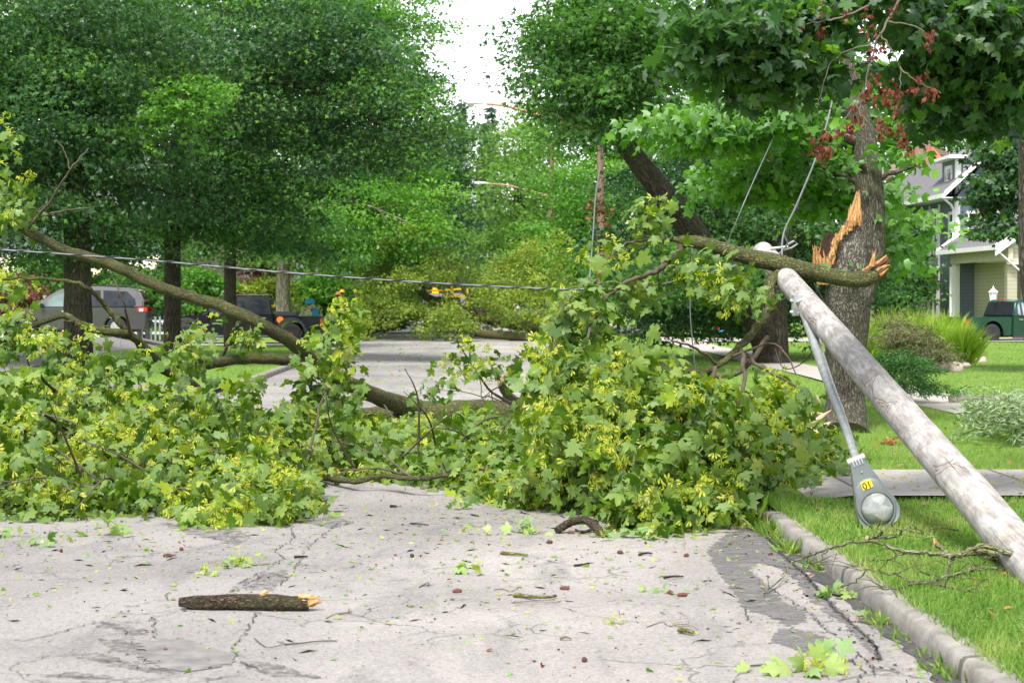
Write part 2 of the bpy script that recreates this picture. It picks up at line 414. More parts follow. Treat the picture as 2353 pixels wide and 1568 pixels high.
def tree(name, label, trunk, blobs, leafmat, size, count, per=16, crad=0.55, bark='bark_dark', tpl=KITE, seed=1, limbs=26,
         cat='tree', group=None, extra_limbs=(), up=0.75, spread=0.55, sides=12, fork=0.6, shell=0.45, extra_trunk=(), sub=9, jm=1.6):
    """trunk: [(px,py,depth,r px)] from the ground up; blobs: (px, py, depth, rx px, rz px, ry m) crown ellipsoids"""
    rs = np.random.RandomState(seed)
    base = P(*trunk[0][:3])
    root = empty(name, base, 0, label, cat, group)
    mb = MB(); inv = -base
    def L(spec, sd=0, w=0.0, sid=sides):
        c = [(P(a, b, Y) + inv, r * Y / F) for (a, b, Y, r) in spec]
        path, rr = spline(c, 5)
        if w: path = [p + Vector(rs.normal(size=3) * w * (k / len(path))) for k, p in enumerate(path)]
        mb.tube(path, rr, sid, 0.04, sd); return path, rr
    tp, tr = L(trunk)
    for e in extra_trunk: L(e)
    nodes = [(p, r) for p, r in zip(tp, tr)][int(len(tp) * fork):]
    for k, e in enumerate(extra_limbs):
        pp, r_ = L(e, k + 1, 0.02, 8); nodes += list(zip(pp, r_))[2:]
    cs = []; oc = []; crn = []; tls = []
    vol = np.array([b[3] * b[4] * (b[2] / F) ** 2 * 1.0 for b in blobs]); vol = vol / vol.sum()
    ncl = max(1, count // per)
    for b, fr in zip(blobs, vol):
        k = max(3, int(ncl * fr)); c = np.array(P(b[0], b[1], b[2]) + inv); m = b[2] / F
        nb_ = max(2, k // sub); bd = unit(rs.normal(size=(nb_, 3))); bi_ = rs.randint(0, nb_, k)
        dv = bd[bi_]; dv = unit(dv + 0 * dv); rr = (shell + (1 - shell) * rs.uniform(0, 1, nb_) ** 0.6)[bi_]
        # lumpy outline: radius varies with direction
        ph = rs.uniform(0, 6.28, 6)
        lump = 1 + 0.13 * np.sin(5 * dv[:, 0] + ph[0]) * np.cos(4 * dv[:, 2] + ph[1]) + 0.12 * np.sin(9 * dv[:, 0] + 7 * dv[:, 2] + ph[2]) + 0.08 * np.sin(17 * dv[:, 0] - 13 * dv[:, 2] + ph[3])
        off = dv * (rr * lump)[:, None] * np.array([b[3] * m, b[5], b[4] * m])
        jit = np.clip(rs.normal(size=(k, 3)), -1.8, 1.8) * crad * jm * np.array([1, 1, 0.2]); jit[:, 2] -= 0.3 * np.hypot(jit[:, 0], jit[:, 1]); off = off + jit
        cs.append(c + off); oc.append(dv); tls.append((rs.normal(size=(nb_, 3)) * 0.55)[bi_] + rs.normal(size=(k, 3)) * 0.3)
        crn.append(np.clip(0.43 + (rs.normal(size=nb_) * 0.36)[bi_] + rs.normal(size=k) * 0.1, 0, 1))
    cs = np.concatenate(cs); oc = np.concatenate(oc); crn = np.concatenate(crn); tls = np.concatenate(tls)
    zb = -base.z + 0.3
    keep = cs[:, 2] > zb; cs, oc, crn, tls = cs[keep], oc[keep], crn[keep], tls[keep]
    # limbs to some clusters
    sel = rs.choice(len(cs), min(limbs, len(cs)), replace=False)
    for q in sel:
        tgt = Vector(cs[q]); best = min(nodes, key=lambda nd: (nd[0] - tgt).length + max(0, nd[0].z - tgt.z) * 1.0)
        a = best[0]; ln = (tgt - a).length
        mid = a.lerp(tgt, 0.45) + Vector((0, 0, ln * 0.13)) + Vector(rs.normal(size=3) * ln * 0.05)
        r0 = min(best[1] * 0.45, 0.012 * ln + 0.02)
        path, rr = spline([(a, r0), (mid, r0 * 0.65), (tgt, r0 * 0.2)], 5)
        mb.tube(path, rr, 6, 0.03, int(q))
        nodes += [(path[4], rr[4]), (path[7], rr[7])]
    mb.build('trunk', M[bark], root, smooth=True, recalc=False, angle=60)
    pos, nrm, d, sz, r = spray(rs, cs, per, crad, size, up, spread, oc * 0.6, 0.35, 0.3, crn, tilt=tls)
    leaf_object('crown', tpl, pos, nrm, d, sz, M[leafmat], r, root)
    return root

# ================================================================== THE SETTING
def sstep(a, b, x):
    t = min(1, max(0, (x - a) / (b - a))); return t * t * (3 - 2 * t)
XR, XL = 2.36, -4.95           # street faces of the two kerbs
def lawn_z(x, y):
    if x > 0:
        return 0.115 + 0.02 * math.sin(x * 1.3 + y * 0.4) * sstep(2.6, 4, x) + 0.03 * sstep(9, 14, x)
    z = 0.115 * (1 - sstep(62, 70, y)) - 0.03 * sstep(66, 72, y)
    z += 0.42 * sstep(-10.5, -13.0, x) * sstep(44, 58, y) * (1 - sstep(69, 72, y))
    z += 0.55 * sstep(78, 88, y)
    return z

def mat_asphalt():
    m, nt, o = new_mat('worn_asphalt')
    v = coords(nt, (1, 1, 1), 'World')
    big = noise(nt, v, 0.35, 5, 0.6, 0.5); mid = noise(nt, coords(nt, (1.6, .5, 1), 'World'), 0.9, 6, 0.65, 0.8); fine = noise(nt, v, 160, 3, 0.8)
    sp = N(nt, 'ShaderNodeTexVoronoi'); sp.inputs['Scale'].default_value = 95; nt.links.new(v, sp.inputs['Vector'])
    base = ramp(nt, [(0.3, (0.215, 0.199, 0.187)), (0.5, (0.305, 0.283, 0.266)), (0.7, (0.4, 0.372, 0.35))]); nt.links.new(big, base.inputs[0])
    c = mixc(nt, ramp_fac(nt, mid, 0.52, 0.72), base.outputs[0], (0.15, 0.14, 0.147))
    # the strip along the left half is mixed darker
    sx = N(nt, 'ShaderNodeSeparateXYZ'); nt.links.new(v, sx.inputs[0])
    lf = ramp(nt, [(0.0, 1.0), (1.0, 0.0)]); nt.links.new(math_(nt, 'MULTIPLY_ADD', math_(nt, 'ADD', sx.outputs['X'], math_(nt, 'MULTIPLY', mid, 1.4)), 0.55, 0.55), lf.inputs[0])
    c = mixc(nt, math_(nt, 'MULTIPLY', lf.outputs[0], 0.35), c, (0.15, 0.142, 0.15))
    # aggregate: pale and dark stones
    c = mixc(nt, math_(nt, 'MULTIPLY', ramp_fac(nt, sp.outputs['Color'], 0.75, 0.95), 0.3), c, (0.55, 0.53, 0.51))
    c = mixc(nt, math_(nt, 'MULTIPLY', ramp_fac(nt, fine, 0.53, 0.68), 0.7), c, (0.09, 0.084, 0.084))
    c = mixc(nt, math_(nt, 'MULTIPLY', ramp_fac(nt, noise(nt, v, 45, 4, .8), .55, .7), .4), c, (0.12, 0.112, 0.11))
    v2 = N(nt, 'ShaderNodeTexVoronoi'); v2.inputs['Scale'].default_value = 62; nt.links.new(v, v2.inputs['Vector'])
    gr = ramp(nt, [(0.1, 0.5), (0.35, 0.92), (0.75, 1.05), (0.95, 1.3)]); nt.links.new(v2.outputs['Color'], gr.inputs[0])
    c = mixc(nt, 0.6, c, gr.outputs[0], 'MULTIPLY')
    # hairline crazing
    vc = N(nt, 'ShaderNodeTexVoronoi'); vc.feature = 'DISTANCE_TO_EDGE'; vc.inputs['Scale'].default_value = 1.3
    nv = N(nt, 'ShaderNodeTexNoise'); nv.inputs['Scale'].default_value = 1.2; nv.inputs['Detail'].default_value = 7; nt.links.new(v, nv.inputs['Vector'])
    va = N(nt, 'ShaderNodeVectorMath'); va.operation = 'ADD'; nt.links.new(v, va.inputs[0]); nt.links.new(nv.outputs['Color'], va.inputs[1])
    nt.links.new(va.outputs[0], vc.inputs['Vector'])
    cr = ramp(nt, [(0.0, 1.0), (0.016, 0.0)]); nt.links.new(vc.outputs['Distance'], cr.inputs[0])
    k = math_(nt, 'MULTIPLY', cr.outputs[0], ramp_fac(nt, noise(nt, v, 0.6, 3), 0.47, 0.6))
    c = mixc(nt, math_(nt, 'MULTIPLY', k, 0.7), c, (0.05, 0.048, 0.05))
    h = math_(nt, 'SUBTRACT', math_(nt, 'ADD', fine, math_(nt, 'MULTIPLY', sp.outputs['Distance'], 0.6)), math_(nt, 'MULTIPLY', k, 2.0))
    principled(nt, o, c, 0.8, 0, 0.35, bump=h, bstr=0.5, bdist=0.006); return m
def mat_damp():
    m, nt, o = new_mat('damp_asphalt'); v = coords(nt, (1, 1, 1), 'World')
    n = noise(nt, v, 110, 3, 0.8); b = noise(nt, v, 2.0, 5)
    r = ramp(nt, [(0.35, (0.1, 0.094, 0.094)), (0.6, (0.165, 0.156, 0.155)), (0.75, (0.28, 0.265, 0.26))]); nt.links.new(math_(nt, 'ADD', math_(nt, 'MULTIPLY', n, 0.7), math_(nt, 'MULTIPLY', b, 0.3)), r.inputs[0])
    p = principled(nt, o, r.outputs[0], 0.6, 0, 0.4, bump=n, bstr=0.4, bdist=0.004)
    # worn through in places
    tr = N(nt, 'ShaderNodeBsdfTransparent'); mx = N(nt, 'ShaderNodeMixShader'); b2 = noise(nt, v, 5.5, 6, .75)
    nt.links.new(ramp_fac(nt, b2, .34, .58), mx.inputs[0]); nt.links.new(tr.outputs[0], mx.inputs[1]); nt.links.new(p.outputs[0], mx.inputs[2]); nt.links.new(mx.outputs[0], o.inputs[0]); return m
def mat_concrete(name, c0, c1, joints=None, scale=1.0):
    m, nt, o = new_mat(name); v = coords(nt, (1, 1, 1), 'World')
    n = noise(nt, v, 3.0 * scale, 6, 0.65, 0.3); f = noise(nt, v, 90, 3, 0.75)
    r = ramp(nt, [(0.32, c0), (0.68, c1)]); nt.links.new(math_(nt, 'ADD', math_(nt, 'MULTIPLY', n, 0.7), math_(nt, 'MULTIPLY', f, 0.3)), r.inputs[0])
    col = r.outputs[0]; h = f
    if joints:
        ax, per = joints
        s = N(nt, 'ShaderNodeSeparateXYZ'); nt.links.new(v, s.inputs[0])
        fr = math_(nt, 'FRACT', math_(nt, 'ADD', math_(nt, 'DIVIDE', s.outputs[ax], per), math_(nt, 'MULTIPLY', n, 0.012)))
        j = math_(nt, 'LESS_THAN', fr, 0.022); col = mixc(nt, math_(nt, 'MULTIPLY', j, 0.75), col, (0.05, 0.05, 0.035))
        h = math_(nt, 'SUBTRACT', f, j)
    principled(nt, o, col, 0.85, 0, 0.3, bump=h, bstr=0.4, bdist=0.005); return m
def mat_grass_ground():
    m, nt, o = new_mat('lawn_turf'); v = coords(nt, (1, 1, 1), 'World')
    a = noise(nt, v, 0.5, 5, 0.6); b = noise(nt, coords(nt, (1, .35, 1), 'World'), 26, 5, 0.8); d = noise(nt, v, 3.2, 4, 0.7)
    r = ramp(nt, [(0.3, (0.08, 0.155, 0.025)), (0.5, (0.14, 0.245, 0.04)), (0.72, (0.22, 0.34, 0.065))])
    nt.links.new(math_(nt, 'ADD', math_(nt, 'MULTIPLY', b, 0.6), math_(nt, 'ADD', math_(nt, 'MULTIPLY', d, 0.25), math_(nt, 'MULTIPLY', a, 0.2))), r.inputs[0])
    c = mixc(nt, math_(nt, 'MULTIPLY', ramp_fac(nt, noise(nt, v, 1.4, 5, .7), 0.62, 0.72), 0.35), r.outputs[0], (0.2, 0.17, 0.08))
    principled(nt, o, c, 0.95, 0, 0.15, bump=b, bstr=0.9, bdist=0.05); return m
M['asphalt'] = mat_asphalt(); M['damp'] = mat_damp()
M['kerb'] = mat_concrete('kerb_concrete', (0.11, 0.1, 0.088), (0.34, 0.32, 0.29), (1, 3.05), 1.6)
M['walk'] = mat_concrete('walk_concrete', (0.3, 0.27, 0.245), (0.44, 0.405, 0.37), (1, 1.5))
M['crossing'] = mat_concrete('crossing_concrete', (0.27, 0.245, 0.235), (0.42, 0.39, 0.37), (0, 1.7))
M['drive'] = mat_concrete('drive_concrete', (0.13, 0.122, 0.12), (0.23, 0.215, 0.21), None)
M['turf'] = mat_grass_ground()
M['crack'] = mat_plain('crack_dirt', (0.055, 0.052, 0.05), 0.95, var=0.5, scale=20)
M['soil'] = mat_plain('mulch_soil', (0.1, 0.06, 0.04), 0.95, var=0.4, scale=3)

def sheet(name, x0, x1, y0, y1, nx, ny, zf, mat, kind='structure'):
    mb = MB(); vs = []; fs = []
    for j in range(ny + 1):
        for i in range(nx + 1):
            x = x0 + (x1 - x0) * i / nx; y = y0 + (y1 - y0) * j / ny
            vs.append((x, y, zf(x, y)))
    for j in range(ny):
        for i in range(nx):
            a = j * (nx + 1) + i; fs.append((a, a + 1, a + nx + 2, a + nx + 1))
    mb.add(vs, fs); o = mb.build(name, mat, recalc=False, smooth=True); return tag(o, kind=kind)
def flat(name, pts, z, mat, kind='structure'):
    mb = MB(); mb.add([(p[0], p[1], z) for p in pts], [tuple(range(len(pts)))]); o = mb.build(name, mat, recalc=False)
    if o.data.polygons[0].normal.z < 0: o.data.flip_normals()
    return tag(o, kind=kind)
sheet('ground', -700, 700, -200, 1200, 4, 4, lambda x, y: -0.12, M['turf'])
sheet('road', XL - 0.02, XR + 0.02, -8, 240, 4, 40, lambda x, y: 0.0, M['asphalt'])
sheet('lawn_right', XR + 0.14, 70, -8, 240, 60, 120, lawn_z, M['turf'])
sheet('lawn_left', -70, XL - 0.14, -8, 240, 80, 150, lawn_z, M['turf'])
def kerb(name, x, sgn, y0, y1, gaps=()):
    mb = MB(); rnd = random.Random(3)
    ys = []; y = y0
    while y < y1: ys.append(y); y += 0.12 if y < 24 else (0.5 if y < 45 else 3)
    prof = [(0, -0.05), (0.002, 0.05), (0.012, 0.104), (0.03, 0.121), (0.1, 0.127), (0.16, 0.124), (0.16, -0.05)]
    b = []
    for y in ys:
        low = max([0.0] + [1 - sstep(0, 1.2, max(g0 - y, y - g1, 0)) for g0, g1 in gaps])
        w = 0.012 * math.sin(y * 0.7) + rnd.gauss(0, 0.0025) + (0.02 if rnd.random() < .02 else 0)
        b.append([(x + sgn * (px + w), y, -0.05 if pz < 0 else pz * (1 - 0.8 * low) + rnd.gauss(0, 0.002)) for px, pz in prof])
    n = len(prof); vs = [p for r in b for p in r]
    fs = [(i * n + k, i * n + k + 1, (i + 1) * n + k + 1, (i + 1) * n + k) for i in range(len(ys) - 1) for k in range(n - 1)]
    mb.add(vs, fs); return tag(mb.build(name, M['kerb'], smooth=True, angle=50), kind='structure')
kerb('kerb_right', XR, 1, -6, 150, [(16.4, 18.8)])
kerb('kerb_left', XL, -1, -6, 150, [(33, 38.5), (72, 78)])
sheet('driveway_crossing', XR + .02, 11, 16.3, 18.75, 40, 2, lambda x, y: 0.012 + 0.145 * sstep(XR, XR + .9, x), M['crossing'])
sheet('sidewalk_right', 7.1, 8.5, -6, 120, 1, 60, lambda x, y: lawn_z(7.8, y) + 0.022, M['walk'])
sheet('sidewalk_left', -12.6, -11.2, -6, 120, 2, 60, lambda x, y: lawn_z(x, y) + 0.02, M['drive'])
sheet('driveway_left', -11.2, XL - .02, 33.6, 38, 40, 2, lambda x, y: 0.012 + 0.13 * sstep(-XL, -XL + .9, -x), M['drive'])
sheet('driveway_of_pickup', -26, XL - 0.02, 72.8, 77.8, 30, 3, lambda x, y: max(lawn_z(x, y), -0.05) + 0.03, M['walk'])
flat('driveway_of_house', [(8.5, 71.5), (34, 71.5), (34, 77.5), (8.5, 77.5)], 0.17, M['walk'])
flat('mulch_bed', [(6.2, 82), (21, 82), (21, 86), (6.2, 86)], 0.175, M['soil'])

# cracks and damp patches traced from the photograph on to the road plane
def c3(x, y): return ((1700 + 0.40377 * x) * 0.90462, (1100 + 0.40377 * y) * 0.90462)
def c1(x, y): return ((0.40377 * x) * 0.90462, (1100 + 0.40377 * y) * 0.90462)
def jag(pts, step, amp, rnd, closed=False):
    out = []; n = len(pts)
    for i in range(n if closed else n - 1):
        a, b = pts[i], pts[(i + 1) % n]; L = (b - a).length; k = max(1, int(L / step)); pr = Vector((-(b - a).y, (b - a).x, 0)).normalized()
        for j in range(k):
            out.append(a.lerp(b, j / k) + (pr * rnd.gauss(0, amp) if (j or closed) else Vector((0, 0, 0))))
    if not closed: out.append(pts[-1])
    return out
def road_patch(pts, z, mat, name, seed):
    rnd = random.Random(seed); w = jag([G(*p) for p in pts], 0.03, 0.014, rnd, True)
    return flat(name, w, z, mat)
road_patch([c3(*p) for p in [(540, 560), (330, 650), (240, 735), (300, 860), (400, 990), (450, 1090), (640, 1160), (740, 1215), (860, 1190), (850, 1130), (720, 1060), (650, 980), (590, 930), (500, 850), (560, 815), (660, 830), (800, 930), (870, 1040), (1000, 1140), (1090, 1190), (1320, 1430), (1340, 1420), (1230, 1290), (1110, 1140), (900, 930), (700, 740), (600, 640)]], 0.004, M['damp'], 'damp_patch', 1)
road_patch([c3(*p) for p in [(690, 1225), (640, 1310), (800, 1360), (900, 1400), (1060, 1400), (1050, 1330), (980, 1290), (850, 1240)]], 0.004, M['damp'], 'damp_patch', 2)
def mat_streak():
    m, nt, o = new_mat('dirty_stain'); v = coords(nt, (1, 1, 1), 'World'); p = principled(nt, o, (.095, .088, .086), .85)
    tr = N(nt, 'ShaderNodeBsdfTransparent'); mx = N(nt, 'ShaderNodeMixShader'); nt.links.new(math_(nt, 'MULTIPLY', ramp_fac(nt, noise(nt, v, 11, 9, .85, .2), .44, .6), .75), mx.inputs[0])
    nt.links.new(tr.outputs[0], mx.inputs[1]); nt.links.new(p.outputs[0], mx.inputs[2]); nt.links.new(mx.outputs[0], o.inputs[0]); return m
M['streak'] = mat_streak()
M['smooth_tar'] = mat_plain('smooth_patch', (0.165, 0.155, 0.15), 0.8, var=0.35, scale=7, bstr=.3)
road_patch([c1(*p) for p in [(900, 1310), (1130, 1290), (1330, 1340), (1480, 1400), (1500, 1440), (1330, 1480), (1130, 1500), (980, 1470), (860, 1400)]], 0.004, M['smooth_tar'], 'asphalt_patch', 3)
for k_, pg in enumerate([[(280, 1525), (400, 1500), (560, 1508), (720, 1530), (640, 1548), (420, 1545)], [(600, 1290), (760, 1300), (940, 1330), (920, 1400), (800, 1385), (690, 1350)], [(480, 1410), (640, 1385), (820, 1430), (1000, 1475), (1180, 1505), (1080, 1522), (880, 1490), (680, 1450)],
    [(1500, 1430), (1700, 1440), (1900, 1500), (2060, 1545), (1700, 1530), (1560, 1480)], [(560, 1190), (760, 1200), (920, 1235), (900, 1270), (740, 1240)], [(1640, 880), (1800, 860), (1790, 920), (1700, 990), (1560, 985)], [(1480, 950), (1640, 900), (1600, 960), (1430, 1010)], [(980, 560), (1400, 590), (1600, 640), (1500, 700), (1200, 640)], [(1900, 560), (2080, 520), (2229, 560), (2100, 600)]]):
    road_patch([c1(*p) for p in pg], 0.003 + .0003 * k_, M['streak'], 'road_stain', 20 + k_)
rnd = random.Random(11); mb = MB()
def crack(pts, w, branch=0.25):
    path = jag([G(*p) for p in pts], 0.035, 0.009, rnd)
    for i in range(len(path) - 1):
        a, b = path[i], path[i + 1]; d = (b - a)
        if d.length < 1e-5: continue
        pr = Vector((-d.y, d.x, 0)).normalized(); w0 = w * rnd.uniform(0.1, 1.0)
        q = [a + pr * w0, b + pr * w0, b - pr * w0 * 0.7, a - pr * w0 * 0.7]
        mb.add([(v.x, v.y, 0.007) for v in q], [(0, 3, 2, 1)])
        if rnd.random() < branch * 0.12:
            e = a + (pr * rnd.choice((-1, 1)) + d.normalized() * rnd.gauss(0, .7)) * rnd.uniform(0.05, 0.3)
            sub = jag([a, e], 0.03, 0.008, rnd)
            for s, t in zip(sub, sub[1:]):
                p2 = Vector((-(t - s).y, (t - s).x, 0)).normalized() * w0 * 0.4
                mb.add([(v.x, v.y, 0.008) for v in (s + p2, t + p2, t - p2, s - p2)], [(0, 3, 2, 1)])
C1 = [[(1610, 1130), (1590, 1180), (1540, 1250), (1500, 1310), (1450, 1350), (1480, 1390), (1560, 1410)], [(1110, 1120), (950, 1165), (900, 1190), (700, 1190), (570, 1180)], [(960, 1165), (975, 1230), (970, 1285), (1060, 1300)],
      [(0, 1300), (160, 1305), (330, 1270), (480, 1220), (600, 1190)], [(600, 1215), (760, 1225), (790, 1270), (930, 1260)], [(740, 1130), (900, 1140), (1040, 1120), (1120, 1110)],
      [(770, 1085), (850, 1090), (960, 1060), (1060, 1050), (1040, 1005)], [(100, 1450), (230, 1430), (310, 1400), (500, 1395), (620, 1380)], [(280, 1530), (400, 1520), (520, 1535), (700, 1530)],
      [(1700, 880), (1820, 910), (1700, 905)], [(1480, 950), (1600, 900), (1680, 860), (1720, 820), (1790, 790), (1730, 745)], [(1730, 740), (1850, 660), (1830, 600), (1850, 560)], [(1900, 760), (1980, 680), (2060, 620), (2130, 560)],
      [(1510, 1440), (1640, 1500), (1800, 1510), (2000, 1540)], [(640, 1460), (850, 1470), (1060, 1490)], [(1290, 1560), (1450, 1530), (1560, 1530)], [(1760, 960), (1840, 880), (1900, 780)]]
for c in C1: crack([c1(*p) for p in c], 0.007)
C3 = [[(450, 1090), (480, 1130), (510, 1190)], [(650, 980), (700, 1020), (810, 1080), (900, 1150), (940, 1180), (960, 1220), (1060, 1290), (1110, 1330), (1200, 1400), (1280, 1480), (1290, 1530)],
      [(540, 570), (640, 690), (740, 800), (860, 900), (940, 1000), (1060, 1130), (1200, 1250), (1290, 1340), (1330, 1430)], [(1280, 1480), (1420, 1500), (1560, 1540)], [(400, 1568), (430, 1520), (520, 1490)],
      [(1200, 1390), (1150, 1440), (1230, 1500), (1180, 1568)], [(820, 1240), (900, 1250), (980, 1255)], [(1280, 1480), (1240, 1430), (1330, 1420)], [(1060, 1560), (1200, 1530), (1280, 1520)]]
for c in C3: crack([c3(*p) for p in c], 0.008)
crack([c3(*p) for p in C3[2]], 0.02)
crack([(1105, 1300), (1300, 1330), (1500, 1380), (1740, 1440)], 0.002); crack([(700, 1390), (900, 1370), (1150, 1360)], 0.002)
tag(mb.build('road_cracks', M['crack'], recalc=False), kind='structure')
# gutter dirt along the right kerb
rnd = random.Random(5); pts = [(XR - 0.0, y) for y in (8, 24)]
ys = [8 + 0.15 * i for i in range(110)]
flat('gutter_silt', [(XR - 0.05 - abs(rnd.gauss(0.05, 0.03)), y) for y in ys] + [(XR + 0.01, y) for y in ys[::-1]], 0.005, M['crack'])

# grass blades: near lawn right of the kerb, then thinner away from the camera
def grass_patch(name, x0, x1, y0, y1, dens, h, w, seed, mat='blade', keep=None, z=None):
    rs = np.random.RandomState(seed); n = int((x1 - x0) * (y1 - y0) * dens)
    x = rs.uniform(x0, x1, n); y = rs.uniform(y0, y1, n)
    # only where the camera or a camera a few steps aside can see
    k = (x < 0.33 * y + 1.5) & (x > -0.33 * y - 1.5)
    if keep is not None: k &= keep(x, y)
    x, y = x[k], y[k]; n = len(x)
    zz = np.array([lawn_z(a, b) for a, b in zip(x, y)]) if z is None else np.full(n, z)
    pos = np.stack([x, y, zz - 0.005], 1)
    cl = 0.5 + 0.3 * np.sin(x * 2.1 + 1.3 * np.sin(y)) * np.sin(y * 1.4) + 0.15 * np.sin(x * 7) * np.sin(y * 5 + x)
    d = rs.normal(size=(n, 3)) * 0.42 + np.array([0, 0, 1.0]); nrm = rs.normal(size=(n, 3)); nrm[:, 2] *= 0.3
    sz = h * rs.uniform(0.5, 1.25, n) * (0.75 + 0.5 * cl)
    wid = w * rs.uniform(0.7, 1.3, n)
    dry = (np.sin(x * 3.1 + 2 * np.sin(y * 1.7)) * np.sin(y * 2.6 + x) > .72) & (rs.uniform(size=n) < .45)
    r = np.clip(cl * 0.75 + rs.uniform(-.1, 0.5, n) + (rs.uniform(size=n) > 0.96) * 0.4 + dry * .6, 0, 1)
    return tag(leaf_object(name, BLADE if y0 < 20 else LANCE, pos, nrm, d, sz, M[mat], r, None, wid if y0 < 20 else wid * 5), kind='stuff')
notpath = lambda x, y: ~((y > 16.27) & (y < 18.78)) & ~((x > 7.05) & (x < 8.55))
grass_patch('grass', XR + 0.15, 6.2, 8.2, 12.5, 3600, 0.075, 0.006, 1, keep=notpath)
grass_patch('grass', XR + 0.15, 7.2, 12.5, 16.3, 2000, 0.075, 0.009, 2, keep=notpath)
grass_patch('grass', XR + 0.15, 12.0, 18.75, 34, 440, 0.08, 0.005, 3, keep=notpath)
grass_patch('grass', XR + 0.2, 26.0, 34, 72, 60, 0.08, 0.009, 4, keep=notpath)
grass_patch('grass', -24, XL - 0.2, 39, 72, 55, 0.08, 0.009, 5, keep=lambda x, y: (x < -12.7) | (x > -11.1))
# overhanging tufts along the kerb and weeds in the gutter
def kerb_edge(x, y): return np.abs(x - XR - 0.17) < 0.05
grass_patch('grass', XR + 0.1, XR + 0.24, 8.2, 16.3, 2600, 0.1, 0.007, 6, z=0.115)

# ================================================================== THE FALLEN MAPLE ACROSS THE ROAD
def interp(xs, ys, x): return np.interp(x, xs, ys)
def hang(rs, centres, per, rad, size, name, parent, mat='leaf_fallen', tpl=MAPLE, seeds=0.5, seedsize=0.05, up=0.35, flat=0.8):
    """big maple leaves and bunches of keys round every twig end, leaves facing every way and drooping"""
    n = len(centres) * per
    c = np.repeat(centres, per, 0); off = np.clip(rs.normal(size=(n, 3)), -1.6, 1.6) * rad * np.array([1, 1, flat])
    pos = c + off; pos[:, 2] = np.maximum(pos[:, 2], 0.03)
    nrm = unit(rs.normal(size=(n, 3))) * 0.6 + unit(off) * 0.4 + np.array([0, -0.2, up]) + np.repeat(rs.normal(size=(len(centres), 3)) * .45, per, 0)
    d = unit(off) * 0.6 + rs.normal(size=(n, 3)) * 0.4 - np.array([0, 0, 0.55])
    sz = size * (0.38 + 0.85 * rs.uniform(0, 1, n) ** 0.8); cr = rs.uniform(0, 1, len(centres))
    r = np.clip(np.repeat(cr, per) * 0.55 + rs.uniform(0, 0.55, n), 0, 1)
    leaf_object(name, tpl, pos, nrm, d, sz, M[mat], r, parent, sz * rs.uniform(.68, 1.18, n))
    if seeds > 0:
        q_ = np.sin(centres[:, 0] * 2.7 + 1.5 * np.sin(centres[:, 1] * 1.9)) * np.sin(centres[:, 1] * 2.3 + centres[:, 2] * 3.1); k = rs.uniform(size=len(centres)) < seeds * np.clip(.55 + q_, .06, 1.4); sc_ = np.repeat(centres[k], 2, 0); per2 = 13
        m = len(sc_) * per2; hub = sc_ + rs.normal(size=sc_.shape) * rad * 0.8 + np.array([0, -0.03, 0.02])
        c = np.repeat(hub, per2, 0); off = rs.normal(size=(m, 3)) * seedsize * .72 * np.array([1.1, 1.1, 0.9])
        pos = c + off; pos[:, 2] = np.maximum(pos[:, 2], 0.02)
        nrm = rs.normal(size=(m, 3)) * .8 + np.array([0, -0.5, 0.6]); d = rs.normal(size=(m, 3)) * 0.7 - np.array([0, 0, 0.5])
        leaf_object('seed_clumps', KEYS, pos, nrm, d, rs.uniform(0.05, 0.085, m), M['seed_fallen'], rs.uniform(0, 1, m), parent)

def twigs(mb, rs, centres, frac, nodes, r0=0.012, seed=0, droop=-0.05):
    pts = [(Vector(p), r) for p, r in nodes]
    for q in rs.choice(len(centres), int(len(centres) * frac), replace=False):
        t = Vector(centres[q]); best = min(pts, key=lambda nd: (nd[0] - t).length)
        a = best[0]; ln = (t - a).length
        mid = a.lerp(t, 0.5) + Vector(rs.normal(size=3) * ln * 0.1) + Vector((0, 0, ln * 0.08))
        rr0 = min(best[1] * 0.6, r0 * (0.5 + ln))
        path, rr = spline([(a, rr0), (mid, rr0 * 0.6), (t, rr0 * 0.25)], 4)
        path = [p + Vector(rs.normal(size=3) * 0.012) for p in path]
        mb.tube(path, rr, 5, 0.05, int(q))
        pts += [(path[3], rr[3]), (path[6], rr[6])]

